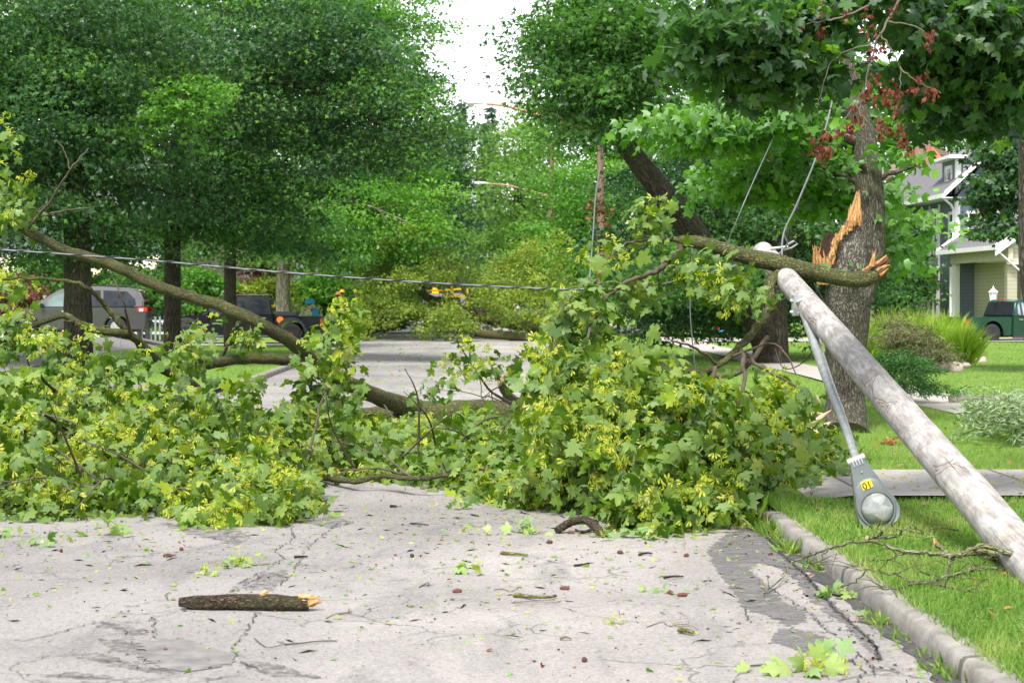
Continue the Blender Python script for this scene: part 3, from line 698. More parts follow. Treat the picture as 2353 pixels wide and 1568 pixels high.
ft = empty('fallen_tree', (0, 0, 0), 0, 'big near fallen maple whose leafy crown with yellow green seeds covers the whole road', 'fallen tree')
mb = MB()
tr = limb(mb, [(560, 985, 26.5, 14), (620, 975, 27, 17), (800, 965, 28, 24), (930, 950, 28, 27), (1100, 945, 28, 27), (1280, 946, 28, 28), (1400, 950, 27.5, 28), (1600, 958, 27, 30), (1790, 962, 26.2, 34)], 8, 14, 0.05, 1)
mb.build('trunk', M['bark_mossy'], ft, smooth=True, recalc=False, angle=70)
nodes = [(p, 0.05) for p in tr]
BR = [
 [(-80, 470, 24, 9), (0, 505, 24, 10), (60, 530, 24, 10), (150, 575, 24, 12), (260, 610, 24, 13), (370, 660, 24, 13), (500, 700, 24, 14), (600, 745, 24, 15), (690, 800, 24.5, 16), (760, 860, 25.5, 17), (860, 908, 27, 19), (960, 940, 28, 24)],
 [(400, 790, 23, 8), (440, 806, 23, 9), (468, 835, 24, 13), (560, 825, 24.5, 12), (690, 832, 25, 13), (780, 875, 26, 15), (850, 905, 27, 16), (940, 940, 28, 20)],
 [(-60, 830, 20, 5), (0, 785, 20.5, 6), (70, 750, 21, 6), (149, 725, 21, 7), (180, 743, 21, 9), (242, 762, 21, 9), (300, 770, 21.2, 10), (346, 815, 21.5, 11), (380, 850, 22, 12), (432, 878, 22.3, 13), (481, 926, 23, 15), (560, 985, 26, 16)],
 [(-30, 655, 21, 2.5), (30, 640, 21, 3), (150, 645, 21, 4), (200, 660, 21, 5), (240, 700, 21.2, 6), (280, 750, 21.3, 7), (300, 772, 21.4, 8)],
 [(1150, 880, 26.5, 9), (1165, 905, 26.8, 10), (1195, 928, 27.2, 11), (1212, 945, 27.8, 12)],
 [(560, 985, 24, 10), (430, 1000, 22, 8), (420, 960, 21, 7), (430, 1060, 19.5, 7), (436, 1090, 18.5, 6)],
 [(1110, 1076, 17.5, 4), (1038, 1090, 17.8, 5), (954, 1099, 17.8, 6), (880, 1093, 18.2, 6), (800, 1105, 18.4, 7), (700, 1080, 20, 8), (620, 1000, 24, 12)],
 [(954, 1099, 17.8, 3), (900, 1062, 18.1, 2.5), (860, 1010, 18.5, 1.5)], [(954, 1099, 17.8, 3), (870, 1075, 18.3, 2.5), (790, 1078, 18.5, 1.5), (740, 1060, 19, 1.2)],
 [(700, 1075, 18, 3), (718, 1010, 18.5, 3.5), (735, 930, 19, 2.5), (750, 900, 19.3, 1.5)],
 [(1240, 960, 26, 8), (1330, 935, 24, 8), (1400, 900, 22, 6), (1460, 880, 20.5, 4)],
 [(100, 950, 18, 4), (160, 990, 18.5, 5), (250, 1040, 19, 6), (380, 1040, 20, 8), (520, 1000, 23, 10)],
 [(-40, 930, 17.5, 4), (40, 985, 18, 5), (200, 1010, 19, 7), (350, 990, 21, 8)],
 [(90, 860, 19, 3), (140, 905, 19.5, 4), (250, 935, 20.5, 6), (400, 925, 21.5, 8)],
 [(530, 800, 24, 1.5), (545, 785, 24.2, 4), (520, 800, 24.3, 4), (512, 822, 24.4, 3)],
 [(1215, 950, 27, 6), (1130, 900, 25, 3), (1085, 840, 24, 2), (1060, 800, 23.8, 1.5), (1050, 780, 23.6, 1)],
 [(300, 770, 21, 5), (285, 700, 20.5, 2), (260, 640, 20.5, 1.5)], [(60, 530, 24, 4), (110, 470, 23.5, 3), (160, 390, 23, 2.5), (205, 340, 23, 1.5)], [(160, 390, 23, 2), (150, 350, 23, 1.5), (130, 320, 23, 1)], [(85, 500, 23.7, 3), (140, 485, 23.4, 2), (220, 475, 23.2, 1)],
]
for k, b in enumerate(BR):
    mb = MB(); pth = limb(mb, b, 6, 10 if b[-1][3] > 9 else 7, 0.05, k, 0.006)
    mb.build('branch', M['bark_mossy' if max(q[3] for q in b) > 6.5 else 'twig'], ft, smooth=True, recalc=False, angle=70)
    nodes += [(p, q) for p, q in zip(pth, np.interp(np.linspace(0, 1, len(pth)), np.linspace(0, 1, len(b)), [q[3] * q[2] / F for q in b]))]
rb = random.Random(91)
for k in range(30):   # bare side branches standing out of the pile
    px_ = rb.uniform(20, 1700); yf_ = float(np.interp(px_, [0, 650, 720, 1060, 1500, 1800], [1190, 1205, 1115, 1130, 1190, 1165])); df_ = F * CAMZ / (yf_ - 680); u_ = rb.uniform(.1, .75)
    p_ = P(px_, yf_ - 20 - u_ * 200, df_ + u_ * 3.6 - .1); dr = Vector((rb.gauss(0, .7), rb.gauss(-.3, .3), rb.uniform(-.15, .8))).normalized(); ln_ = rb.uniform(.5, 1.3); p_.z = max(p_.z, .15); p_ -= dr * ln_ * .5; p_.z = max(p_.z, .08)
    mid_ = p_ + dr * ln_ * .5 + Vector((rb.gauss(0, .06), 0, rb.gauss(.05, .05))); end_ = p_ + dr * ln_ + Vector((0, 0, -.08)); end_.z = max(end_.z, .04); mb = MB(); pt_, rr_ = spline([(p_, .014), (mid_, .01), (end_, .003)], 6); mb.tube(pt_, rr_, 6, .1, k)
    for j in range(3): q_ = pt_[3 + j * 2]; mb.tube([q_, q_ + Vector((rb.gauss(0, .12), rb.gauss(-.05, .06), rb.uniform(.02, .2)))], [.005, .0015], 4)
    mb.build('branch', M['twig'], ft, smooth=True, recalc=False, angle=70)
mb = MB(); e = P(1149, 872, 26.4); mb.tube([e, e + Vector((-.02, 0, .06)), e + Vector((-.035, 0, .12))], [0.055, 0.04, 0.008], 7, 0.35, 2)
mb.build('broken_end', mat_plain('raw_red_wood', (0.3, 0.13, 0.07), 0.8, var=0.5, scale=30), ft)

rs = np.random.RandomState(7)
fx = [-200, 0, 100, 300, 450, 650, 700, 725, 790, 850, 1060, 1080, 1300, 1500, 1600, 1700, 1760, 1850, 1940, 1960]
fy = [1190, 1190, 1196, 1182, 1200, 1208, 1180, 1120, 1112, 1108, 1128, 1150, 1180, 1190, 1190, 1178, 1180, 1140, 1128, 1100]
sx_ = [-200, 0, 40, 100, 180, 260, 350, 400, 425, 445, 470, 500, 560, 620, 690, 720, 800, 830, 900, 960, 1060, 1110, 1180, 1230, 1280, 1360, 1900, 1960]
sy_ = [850, 850, 855, 870, 880, 890, 910, 915, 870, 915, 975, 985, 950, 995, 975, 915, 925, 1000, 1020, 1025, 990, 970, 1010, 995, 970, 970, 1010, 1085]
def mound(rs, n, x0, x1, depth_span, seed_bias=0.5):
    px = rs.uniform(x0, x1, n); yf = interp(fx, fy, px); ys = interp(sx_, sy_, px) + rs.normal(size=n) * 12
    df = F * CAMZ / (yf - 680)                   # where the leaves meet the road
    u = rs.uniform(0, 1, n); d = df + depth_span * u
    # surface height climbs from the front edge to the skyline, then stays level
    dm = df + depth_span * 0.55
    zs = CAMZ - (ys - 680) / F * dm
    surf = np.clip((d - df) / (dm - df), 0, 1) ** 0.7 * zs
    surf = np.where(d > dm, zs * (1 - 0.5 * (d - dm) / (df + depth_span - dm)), surf)
    x = (px - 1105) / F * d
    lump = 0.5 * np.sin(x * 2.3 + 1.7 * np.sin(d * 1.1)) * np.sin(d * 2.1 + x) + 0.35 * np.sin(x * 5.1 + d * 3.3)
    surf = surf * (1 + 0.2 * lump)
    z = surf * (1 - 0.8 * rs.uniform(0, 1, n) ** 1.7) + rs.normal(size=n) * 0.03
    z = np.maximum(z, 0.06)
    k = (rs.uniform(size=n) < np.clip(0.85 + lump, 0.12, 1))
    return np.stack([x, d, z], 1)[k]
cA = mound(rs, 1150, -160, 715, 7.0)
cB = mound(rs, 600, 700, 1250, 9.5)
cC = mound(rs, 640, 1060, 1740, 7.5)
cD = mound(rs, 130, 1780, 1950, 2.5)
cU = mound(rs, 1200, -160, 1735, 6.0); cU[:, 2] = .06 + cU[:, 2] * .45
# leaf bunches seen on their own against the road and the sky side
def bunch(rs, px, py, Y, rx, rz, n, ry=0.3):
    c = np.array(P(px, py, Y)); m = Y / F
    return c + np.clip(rs.normal(size=(n, 3)), -1.6, 1.6) * 0.6 * np.array([rx * m, ry, rz * m])
spots = [(755, 800, 20, 45, 50, 11), (800, 738, 20, 18, 18, 4), (770, 860, 20, 45, 40, 9), (425, 810, 19, 24, 40, 9), (540, 910, 18.5, 50, 50, 14), (730, 890, 20, 45, 70, 14), (30, 500, 24, 45, 40, 10), (15, 430, 24, 30, 40, 7), (5, 320, 24, 12, 40, 3),
         (25, 470, 23.5, 20, 30, 4), (30, 655, 21, 40, 22, 5), (60, 790, 20.5, 80, 25, 11), (300, 835, 20, 60, 20, 6), (180, 830, 20, 90, 20, 8), (10, 735, 20.5, 30, 30, 4), (200, 770, 20.8, 16, 12, 1), (560, 770, 23.6, 16, 16, 2), (570, 770, 23.8, 25, 25, 4), (480, 740, 23.9, 14, 18, 2), (1060, 800, 23.7, 16, 10, 2), (1105, 850, 23.5, 25, 30, 5), (1040, 845, 24, 15, 15, 2), (1180, 870, 24, 20, 25, 3),
         (660, 1190, 15.9, 50, 16, 6), (500, 1200, 15.7, 30, 14, 4), (980, 898, 26, 50, 12, 5), (1120, 1000, 22, 60, 30, 10)]
cE = np.concatenate([bunch(rs, *s) for s in spots])
allc = np.concatenate([cA, cB, cC, cD, cE])
mb = MB(); twigs(mb, rs, allc, 0.4, nodes, 0.012)
mb.build('twigs', M['twig'], ft, smooth=True, recalc=False, angle=80)
hang(rs, cA, 9, 0.125, 0.13, 'foliage', ft, seeds=0.85, seedsize=0.06)
hang(rs, cB, 8, 0.1, 0.125, 'foliage', ft, seeds=0.35)
hang(rs, np.concatenate([cC, cD]), 9, 0.13, 0.13, 'foliage', ft, seeds=0.35)
hang(rs, cU, 7, 0.13, 0.13, 'foliage', ft, seeds=0)
hang(rs, cE, 7, 0.11, 0.125, 'foliage', ft, seeds=0.65)

# ------------------------------------------------------------------ limb snapped off and hung over the leaning pole
bl = empty('broken_limb', (0, 0, 0), 0, 'snapped mossy limb resting across the leaning pole top, leaves hanging to the road', 'fallen branch')
mb = MB()
LM = limb(mb, [(2012, 625, 19.2, 21), (1985, 641, 19.2, 19), (1940, 640, 19.2, 18), (1890, 630, 19.2, 19), (1830, 615, 19.2, 20), (1780, 603, 19.2, 21), (1720, 590, 19.2, 19), (1660, 572, 19.3, 17), (1600, 556, 19.3, 15), (1562, 553, 19.4, 12)], 7, 14, 0.05, 3)
mb.build('limb', M['bark_mossy'], bl, smooth=True, recalc=False, angle=70)
def mat_raw():
    m, nt, o = new_mat('splintered_wood'); v = coords(nt, (1, 1, .25)); n = noise(nt, v, 24, 5, .75); r = ramp(nt, [(.3, (.2, .075, .03)), (.45, (.42, .2, .07)), (.6, (.55, .36, .17)), (.75, (.62, .48, .3))]); nt.links.new(n, r.inputs[0])
    principled(nt, o, r.outputs[0], .9, 0, .2, bump=n, bstr=.6, bdist=.01); return m
M['rawwood'] = mat_raw()
M['rawdark'] = mat_plain('weathered_break', (0.09, 0.038, 0.018), 0.85, var=0.6, scale=30, bstr=0.5)
mb = MB()
rn3 = random.Random(6); e0_ = P(2008, 627, 19.2); dx_ = Vector((.85, -.1, .5)).normalized(); u1 = dx_.orthogonal().normalized(); u2 = dx_.cross(u1)
for k in range(46):
    a_ = rn3.uniform(0, 6.28); r_ = .08 * math.sqrt(rn3.random()); p = e0_ + (u1 * math.cos(a_) + u2 * math.sin(a_)) * r_
    l_ = rn3.uniform(.05, .14) + (.08 if p.z > e0_.z else 0); tip = p + dx_ * l_ + Vector((rn3.gauss(0, .012), 0, rn3.gauss(.01, .012))); w_ = rn3.uniform(.01, .022)
    mb.tube([p - dx_ * .09, p + dx_ * l_ * .5, tip], [w_, w_ * .9, .002], 5, .25, k, squash=.6, mi=(1 if rn3.random() < .28 else 0))
for k in range(5): p = P(1998 + 2 * k, 612, 19.1); mb.tube([p, P(2004 + k, 594, 19.1), P(2008 + k, 580 - 2 * k, 19.1)], [.014, .01, .002], 4, .2, k, mi=1)
mb.build('broken_end', [M['rawdark'], M['rawwood']], bl, smooth=False)
nodes = [(p, 0.04) for p in LM[20:]]
BL = [[(1795, 630, 19.2, 14), (1768, 655, 19, 13), (1770, 700, 18.9, 12), (1745, 745, 18.8, 11), (1700, 795, 18.6, 9), (1650, 840, 18.4, 7), (1590, 870, 18.2, 6), (1500, 930, 17.8, 5), (1400, 990, 17.5, 3)],
      [(1700, 795, 18.6, 7), (1710, 860, 18.2, 5), (1690, 960, 17.6, 4), (1670, 1080, 17, 3)], [(1765, 770, 18.7, 6), (1690, 860, 18.5, 6), (1560, 850, 18.2, 4), (1480, 845, 18, 3)], [(1700, 800, 18.6, 5), (1760, 850, 18.3, 4), (1850, 900, 18, 2)],
      [(1568, 560, 19.4, 10), (1552, 585, 19.3, 8), (1530, 605, 19.2, 7), (1500, 625, 19, 6), (1440, 650, 18.8, 5), (1380, 700, 18.4, 4), (1340, 800, 17.8, 3)], [(1565, 553, 19.4, 6), (1500, 548, 19.3, 4), (1480, 540, 19.3, 3), (1490, 500, 19.2, 2)],
      [(1500, 548, 19.3, 4), (1440, 560, 19.2, 3), (1390, 600, 19, 2)], [(1500, 930, 17.8, 4), (1540, 1040, 17, 3), (1560, 1150, 16, 2)], [(1640, 845, 18.3, 5), (1620, 950, 17.5, 4), (1580, 1060, 16.5, 3), (1480, 1180, 15.4, 2)],
      [(1680, 820, 18.5, 4), (1780, 790, 18.4, 2), (1830, 860, 18.2, 1.5)], [(1650, 840, 18.4, 4), (1600, 800, 18.2, 3), (1540, 780, 18, 2)], [(1330, 660, 18.9, 1.5), (1280, 740, 18.5, 2), (1290, 840, 18, 2.5), (1400, 960, 17.5, 3)]]
for k, b in enumerate(BL):
    mb = MB(); pth = limb(mb, b, 6, 9, 0.05, k + 30, 0.008)
    mb.build('branch', M['bark_mossy' if k == 0 else 'twig'], bl, smooth=True, recalc=False, angle=70); nodes += [(p, 0.012) for p in pth]
rs = np.random.RandomState(21)
sp2 = [(1325, 765, 18.5, 42, 65, 24, .5), (1350, 705, 18.6, 50, 35, 12, .5), (1290, 860, 18, 40, 80, 20, .6), (1405, 850, 18, 85, 60, 27, .7), (1450, 655, 19, 55, 20, 5, .3), (1570, 620, 19.2, 30, 18, 4, .3), (1690, 685, 18.6, 50, 30, 8, .3), (1625, 650, 18.8, 30, 20, 3, .3), (1485, 515, 19.3, 34, 28, 7, .2), (1410, 600, 19.1, 35, 25, 4, .3),
       (1400, 930, 17.6, 140, 90, 70, .8), (1540, 970, 17.2, 120, 80, 66, .7), (1690, 960, 17.8, 100, 60, 36, .5), (1780, 905, 18.2, 50, 25, 9, .4), (1700, 1040, 16.8, 120, 80, 50, .6), (1500, 1090, 16, 140, 70, 74, .7), (1620, 1150, 15.6, 70, 50, 28, .4), (1480, 1170, 15.1, 45, 50, 18, .3), (1560, 1185, 15.2, 50, 36, 14, .3),
       (1330, 1010, 16.8, 90, 80, 44, .7), (1800, 985, 17.6, 42, 50, 14, .4), (1270, 1080, 16.8, 70, 50, 20, .5), (1670, 600, 18.9, 25, 18, 3, .1), (1545, 575, 19.2, 14, 14, 2, .1), (1220, 835, 18, 16, 14, 2, .2), (1250, 930, 18.5, 25, 60, 10, .4)]
cs = np.concatenate([bunch(rs, *s) for s in sp2])
cs[:, 2] = np.maximum(cs[:, 2], 0.12)
mb = MB(); twigs(mb, rs, cs, 0.55, nodes, 0.008)
mb.build('twigs', M['twig'], bl, smooth=True, recalc=False, angle=80)
hang(rs, cs, 8, 0.115, 0.14, 'foliage', bl, seeds=0.65, seedsize=0.06)

# ================================================================== THE LEANING POLE AND ITS LAMP
M['polewood'] = None
def mat_pole():
    m, nt, o = new_mat('weathered_pole_wood'); uv = N(nt, 'ShaderNodeTexCoord')
    mp = N(nt, 'ShaderNodeMapping'); mp.inputs['Scale'].default_value = (1.0, 0.16, 1); nt.links.new(uv.outputs['UV'], mp.inputs[0])
    # knots: rings round scattered points, stretched along the pole
    vo = N(nt, 'ShaderNodeTexVoronoi'); vo.inputs['Scale'].default_value = 2.6; vo.inputs['Randomness'].default_value = 1
    mk = N(nt, 'ShaderNodeMapping'); mk.inputs['Scale'].default_value = (1.5, 0.62, 1); nt.links.new(uv.outputs['UV'], mk.inputs[0])
    nz = N(nt, 'ShaderNodeTexNoise'); nz.inputs['Scale'].default_value = 2.5; nz.inputs['Detail'].default_value = 3; nt.links.new(mk.outputs[0], nz.inputs['Vector'])
    s1 = N(nt, 'ShaderNodeVectorMath'); s1.operation = 'SCALE'; s1.inputs['Scale'].default_value = 0.35; nt.links.new(nz.outputs['Color'], s1.inputs[0])
    a1 = N(nt, 'ShaderNodeVectorMath'); nt.links.new(mk.outputs[0], a1.inputs[0]); nt.links.new(s1.outputs[0], a1.inputs[1]); nt.links.new(a1.outputs[0], vo.inputs['Vector'])
    rings = math_(nt, 'SINE', math_(nt, 'MULTIPLY', vo.outputs['Distance'], 60.0))
    near = ramp_fac(nt, vo.outputs['Distance'], 0.75, 0.1)
    g = noise(nt, mp.outputs[0], 26, 6, 0.7, 0.4); g2 = noise(nt, mp.outputs[0], 90, 3, 0.6)
    b = noise(nt, uv.outputs['UV'], 4.5, 5, 0.65, 0.6)
    r = ramp(nt, [(0.34, (0.16, 0.135, 0.125)), (0.5, (0.32, 0.3, 0.29)), (0.66, (0.52, 0.51, 0.505))]); nt.links.new(math_(nt, 'ADD', math_(nt, 'MULTIPLY', g, 0.5), math_(nt, 'MULTIPLY', b, 0.5)), r.inputs[0])
    c = mixc(nt, math_(nt, 'MULTIPLY', math_(nt, 'MULTIPLY', ramp_fac(nt, rings, -0.2, 0.7), near), 0.75), r.outputs[0], (0.15, 0.115, 0.1))
    c = mixc(nt, math_(nt, 'MULTIPLY', ramp_fac(nt, g2, 0.6, 0.72), 0.5), c, (0.15, 0.12, 0.11))
    c = mixc(nt, math_(nt, 'MULTIPLY', ramp_fac(nt, noise(nt, uv.outputs['UV'], 2.3, 4, .7), 0.53, 0.66), 0.3), c, (0.25, 0.27, 0.12))
    c = mixc(nt, math_(nt, 'MULTIPLY', ramp_fac(nt, noise(nt, uv.outputs['UV'], 3.1, 4, .6, 1.0), 0.62, 0.68), 0.45), c, (0.24, 0.17, 0.15))
    ml = N(nt, 'ShaderNodeMapping'); ml.inputs['Scale'].default_value = (1.0, 0.02, 1); nt.links.new(uv.outputs['UV'], ml.inputs[0])
    lc = ramp_fac(nt, noise(nt, ml.outputs[0], 42, 3, .6, .15), .66, .72); c = mixc(nt, math_(nt, 'MULTIPLY', lc, .75), c, (.05, .04, .035))
    h = math_(nt, 'SUBTRACT', math_(nt, 'ADD', math_(nt, 'MULTIPLY', g, 1.0), math_(nt, 'MULTIPLY', math_(nt, 'MULTIPLY', rings, near), 0.35)), lc)
    principled(nt, o, c, 0.85, 0, 0.25, bump=h, bstr=0.6, bdist=0.012); return m
M['polewood'] = mat_pole()
M['galv'] = mat_plain('galvanised_steel', (0.42, 0.44, 0.44), 0.45, metal=0.6, var=0.2, scale=14)
M['lampgrey'] = mat_plain('grey_lamp_paint', (0.165, 0.19, 0.19), 0.4, metal=0.3, var=0.12, scale=12)
M['steel'] = mat_plain('bare_steel', (0.5, 0.5, 0.5), 0.3, metal=0.9, var=0.15, scale=20)
M['black'] = mat_plain('black_rubber', (0.02, 0.02, 0.02), 0.55, var=0.3)
up_ = empty('utility_pole', P(2352, 1290, 11.6), 0, 'weathered grey wooden pole leaning in from the right edge with its lamp hanging down', 'utility pole')
off = -P(2352, 1290, 11.6)
a = P(2330, 1250, 12.0); b = P(1752, 578, 20.4)
ax = (b - a); L = ax.length; axn = ax.normalized()
butt = a - axn * 0.8
pathp = [butt + (b - butt) * t for t in np.linspace(0, 1, 40)]
rp = [0.147 - 0.032 * t for t in np.linspace(0, 1, 40)]
mb = MB(); rr_ = random.Random(4)
mb.tube([p + off + Vector((rr_.gauss(0, .002), 0, rr_.gauss(0, .002))) for p in pathp] + [b + off + axn * 0.02], rp + [rp[-1] * 0.86], 28, 0.006, 4)
mb.build('shaft', M['polewood'], up_, smooth=True, recalc=False, angle=50)
def pole_at(px):
    best = min(pathp, key=lambda q: abs((q.x / q.y * F + 1105) - px)); return best
side = axn.cross(Vector((0, 0, 1))).normalized(); upn = side.cross(axn).normalized()
# bracket arm of the lamp
h0 = P(1850, 722, 17.9); h3 = P(1966, 1056, 14.35)
mb = MB(); pth, rr2 = spline([(P(1835, 690, 18.0) + off, 0.05), (h0 + off, 0.052), (P(1900, 870, 16.6) + off, 0.045), (P(1938, 970, 15.3) + off, 0.036), (h3 + off, 0.028)], 8)
mb.tube(pth, rr2, 14, 0.0, 1); mb.build('bracket_arm', M['galv'], up_, smooth=True, recalc=False)
mb = MB()
c0 = P(1838, 702, 18.0) + off
mb.box(c0 + Vector((0.0, 0.02, 0.0)), (0.16, 0.05, 0.2), 0.3); mb.tube([c0 + Vector((-.1, 0, .05)), c0 + Vector((.12, 0, .05))], 0.018, 8)
mb.tube([c0 + Vector((-.1, 0, -.06)), c0 + Vector((.12, 0, -.06))], 0.018, 8)
mb.build('arm_bracket', M['galv'], up_, bevel=0.006)
# luminaire: a cobra-head seen from below, narrow end up
hd = empty('lamp_head', h3 + off); hd.parent = up_
ctr = P(2002, 1140, 14.3)
dn = (ctr - P(1964, 1050, 14.35)).normalized()
fwd = Vector((-0.06, -1, 0.12)); fwd = (fwd - dn * fwd.dot(dn)).normalized(); sdv = dn.cross(fwd).normalized()
MH = Matrix((sdv, dn, fwd)).transposed()   # local x across, y towards the round end, z to the viewer
def HW(t):  # half width along the head, t 0..1
    return float(np.interp(t, [0, .06, .2, .45, .65, .82, .92, .97, 1.0], [.055, .066, .085, .125, .158, .168, .145, .105, .04]))
def head_shell(z0, z1, inset, t0=0.0, t1=1.0, n=26, length=0.56, dome=0.0):
    v = []; 
    ts = [t0 + (t1 - t0) * i / n for i in range(n + 1)]
    out = [(HW(t) - inset, t) for t in ts] + [(-(HW(t) - inset), t) for t in ts[::-1]]
    return [(x, t * length, z0) for x, t in out], [(x, t * length, z1) for x, t in out]
origin = h3 - hd.location + off - off
def place(v): return MH @ Vector(v)
hb = MB()
lo, hi = head_shell(-0.02, 0.02, 0.0); n_ = len(lo)
mid_, top_ = head_shell(-0.02, -0.10, 0.05)
rim, _ = head_shell(0.032, 0, 0.006)
inn, _ = head_shell(0.030, 0, 0.014)
vs = [place(p) for p in top_] + [place(p) for p in lo] + [place(p) for p in hi] + [place(p) for p in rim] + [place(p) for p in inn]
# ring order: back (inset, behind), rim back, rim front
B_, _x = head_shell(-0.10, 0, 0.05); vs[0:n_] = [place(p) for p in B_]
fs = [tuple(range(n_))]
for r in range(4):
    for k in range(n_): fs.append((r * n_ + k, r * n_ + (k + 1) % n_, (r + 1) * n_ + (k + 1) % n_, (r + 1) * n_ + k))
fs.append(tuple(range(4 * n_, 5 * n_)))
hb.add(vs, fs); hb.build('housing', M['lampgrey'], hd, smooth=True, angle=35)
# raised oval bezel round the lens, and the lens itself
def oval(cx, cy, rx, ry, n=36): return [(cx + rx * math.cos(2 * math.pi * k / n), cy + ry * math.sin(2 * math.pi * k / n)) for k in range(n)]
bz = MB()
ro = oval(0, .395, .150, .148); ri = oval(0, .40, .128, .122)
arch = []
vs = []; nn_ = 36
for pts_, z in ((oval(0, .36, .155, .2), .033), (oval(0, .372, .147, .182), .046), (oval(0, .405, .126, .128), .046), (oval(0, .405, .12, .122), .03)):
    vs += [place((x * min(1, (HW(min(1, max(0, y / .56))) - .008) / max(abs(x), 1e-4)), min(y, .55), z)) for x, y in pts_]
fs = []
for r in range(3):
    for k in range(nn_): fs.append((r * nn_ + k, r * nn_ + (k + 1) % nn_, (r + 1) * nn_ + (k + 1) % nn_, (r + 1) * nn_ + k))
bz.add(vs, fs); bz.build('bezel', mat_plain('dark_grey_bezel', (0.12, 0.14, 0.14), 0.5, metal=0.2, var=0.1), hd, smooth=True, angle=35)
def mat_lens():
    m, nt, o = new_mat('prismatic_glass'); v = coords(nt)
    vo = N(nt, 'ShaderNodeTexVoronoi'); vo.inputs['Scale'].default_value = 9; nt.links.new(v, vo.inputs['Vector'])
    n1 = noise(nt, v, 7, 4, .6, 1.5)
    r = ramp(nt, [(0.25, (0.09, 0.1, 0.1)), (0.5, (0.2, 0.215, 0.21)), (0.8, (0.42, 0.43, 0.42))]); nt.links.new(math_(nt, 'ADD', math_(nt, 'MULTIPLY', vo.outputs['Color'], 0.45), math_(nt, 'MULTIPLY', n1, 0.6)), r.inputs[0])
    c = mixc(nt, math_(nt, 'MULTIPLY', ramp_fac(nt, noise(nt, v, 11, 2), 0.6, 0.7), 0.4), r.outputs[0], (0.45, 0.3, 0.16))
    principled(nt, o, c, 0.08, 0, 0.7, bump=vo.outputs['Distance'], bstr=0.5, bdist=0.02, coat=0.8); return m
ln = MB(); vs = []; R_ = 7; fs = []
for r in range(R_):
    q = math.cos(r / (R_ - 1) * math.pi / 2 * 0.97); z = 0.034 + 0.075 * math.sin(r / (R_ - 1) * math.pi / 2)
    vs += [place((x * q, .405 + (y) * q, z)) for x, y in oval(0, 0, .122, .124)]
for r in range(R_ - 1):
    for k in range(nn_): fs.append((r * nn_ + k, r * nn_ + (k + 1) % nn_, (r + 1) * nn_ + (k + 1) % nn_, (r + 1) * nn_ + k))
fs.append(tuple(range((R_ - 1) * nn_, R_ * nn_))); ln.add(vs, fs); ln.build('lens', mat_lens(), hd, smooth=True, angle=80)
# number plate with the figures 10, upside down now
npz = 0.05
pl = MB(); cxp, cyp, hw, hh = 0.005, 0.205, 0.041, 0.031
pl.prism([place((cxp - hw, cyp - hh, npz - .012)), place((cxp + hw, cyp - hh, npz - .012)), place((cxp + hw, cyp + hh, npz - .012)), place((cxp - hw, cyp + hh, npz - .012))], place((0, 0, .013)))
pl.build('number_plate', mat_plain('yellow_sticker', (0.85, 0.6, 0.0), 0.5, var=0.06), hd)
def text_mesh(s, size, extrude=0.0006):
    cu = bpy.data.curves.new('figures', 'FONT'); cu.body = s; cu.size = size; cu.extrude = extrude; cu.offset = size * 0.02
    cu.align_x = 'CENTER'; cu.align_y = 'CENTER'
    ob = bpy.data.objects.new('figures', cu); COL.objects.link(ob)
    dg = bpy.context.evaluated_depsgraph_get(); me = bpy.data.meshes.new_from_object(ob.evaluated_get(dg))
    bpy.data.objects.remove(ob); return me
me = text_mesh('10', 0.072)
fg = link_mesh('figures', me, mat_plain('black_print', (0.01, 0.01, 0.01), 0.6), hd)
# text x -> across, text up -> towards the round end (the sign reads upside down from here)
sgn = 1.0
X = sdv; Y_ = dn
Zc = X.cross(Y_)
if Zc.dot(fwd) < 0: X = -X
fg.matrix_local = Matrix.Translation(place((cxp, cyp, npz + .0015))) @ Matrix((X, Y_, X.cross(Y_))).transposed().to_4x4()
# neck clamp, latch and ribs
mb = MB(); mb.box((0, 0, 0), (0.0001, 0.0001, 0.0001))
nk = MB()
for xx in (-.035, -.012, .012, .035):
    nk.prism([place((xx - .004, -.01, -.01)), place((xx + .004, -.01, -.01)), place((xx + .004, .045, -.01)), place((xx - .004, .045, -.01))], place((0, 0, .05)))
nk.tube([place((-.07, 0, 0)), place((.07, 0, 0))], .032, 12)
nk.build('neck', M['galv'], hd, smooth=True)
mb = MB(); mb.tube([place((0, .1, .03)), place((0, .1, .042))], .006, 8); mb.build('screw', M['steel'], hd)
# hardware at the pole top: through bolts, clamp, guy eye
mb = MB(); q = P(1797, 575, 19.95) + off
mb.tube([q, q + Vector((0.05, 0, 0.06)), q + Vector((0.12, -.02, 0.1)), q + Vector((.16, -.02, .07)), q + Vector((.1, -.01, .03)), q], 0.012, 8)
mb.tube([q + Vector((-.12, 0, .02)), q + Vector((.06, 0, .04))], .015, 8)
mb.build('eye_bolt', M['steel'], up_, smooth=True)
mb = MB(); q = P(1760, 590, 20.1) + off + Vector((0, -.12, 0)); mb.box(q, (.14, .03, .05), 0.2); mb.tube([q + Vector((-.04, -.03, 0)), q + Vector((-.04, .1, 0))], .014, 8); mb.build('bolt_plate', M['galv'], up_, bevel=.004)
mb = MB(); q = P(1808, 640, 19.3) + off + Vector((0, -.1, 0)); mb.box(q, (.1, .03, .1), .5); mb.tube([q, q + Vector((-.05, -.05, .16))], .016, 8); mb.build('clamp', M['galv'], up_, bevel=.004)

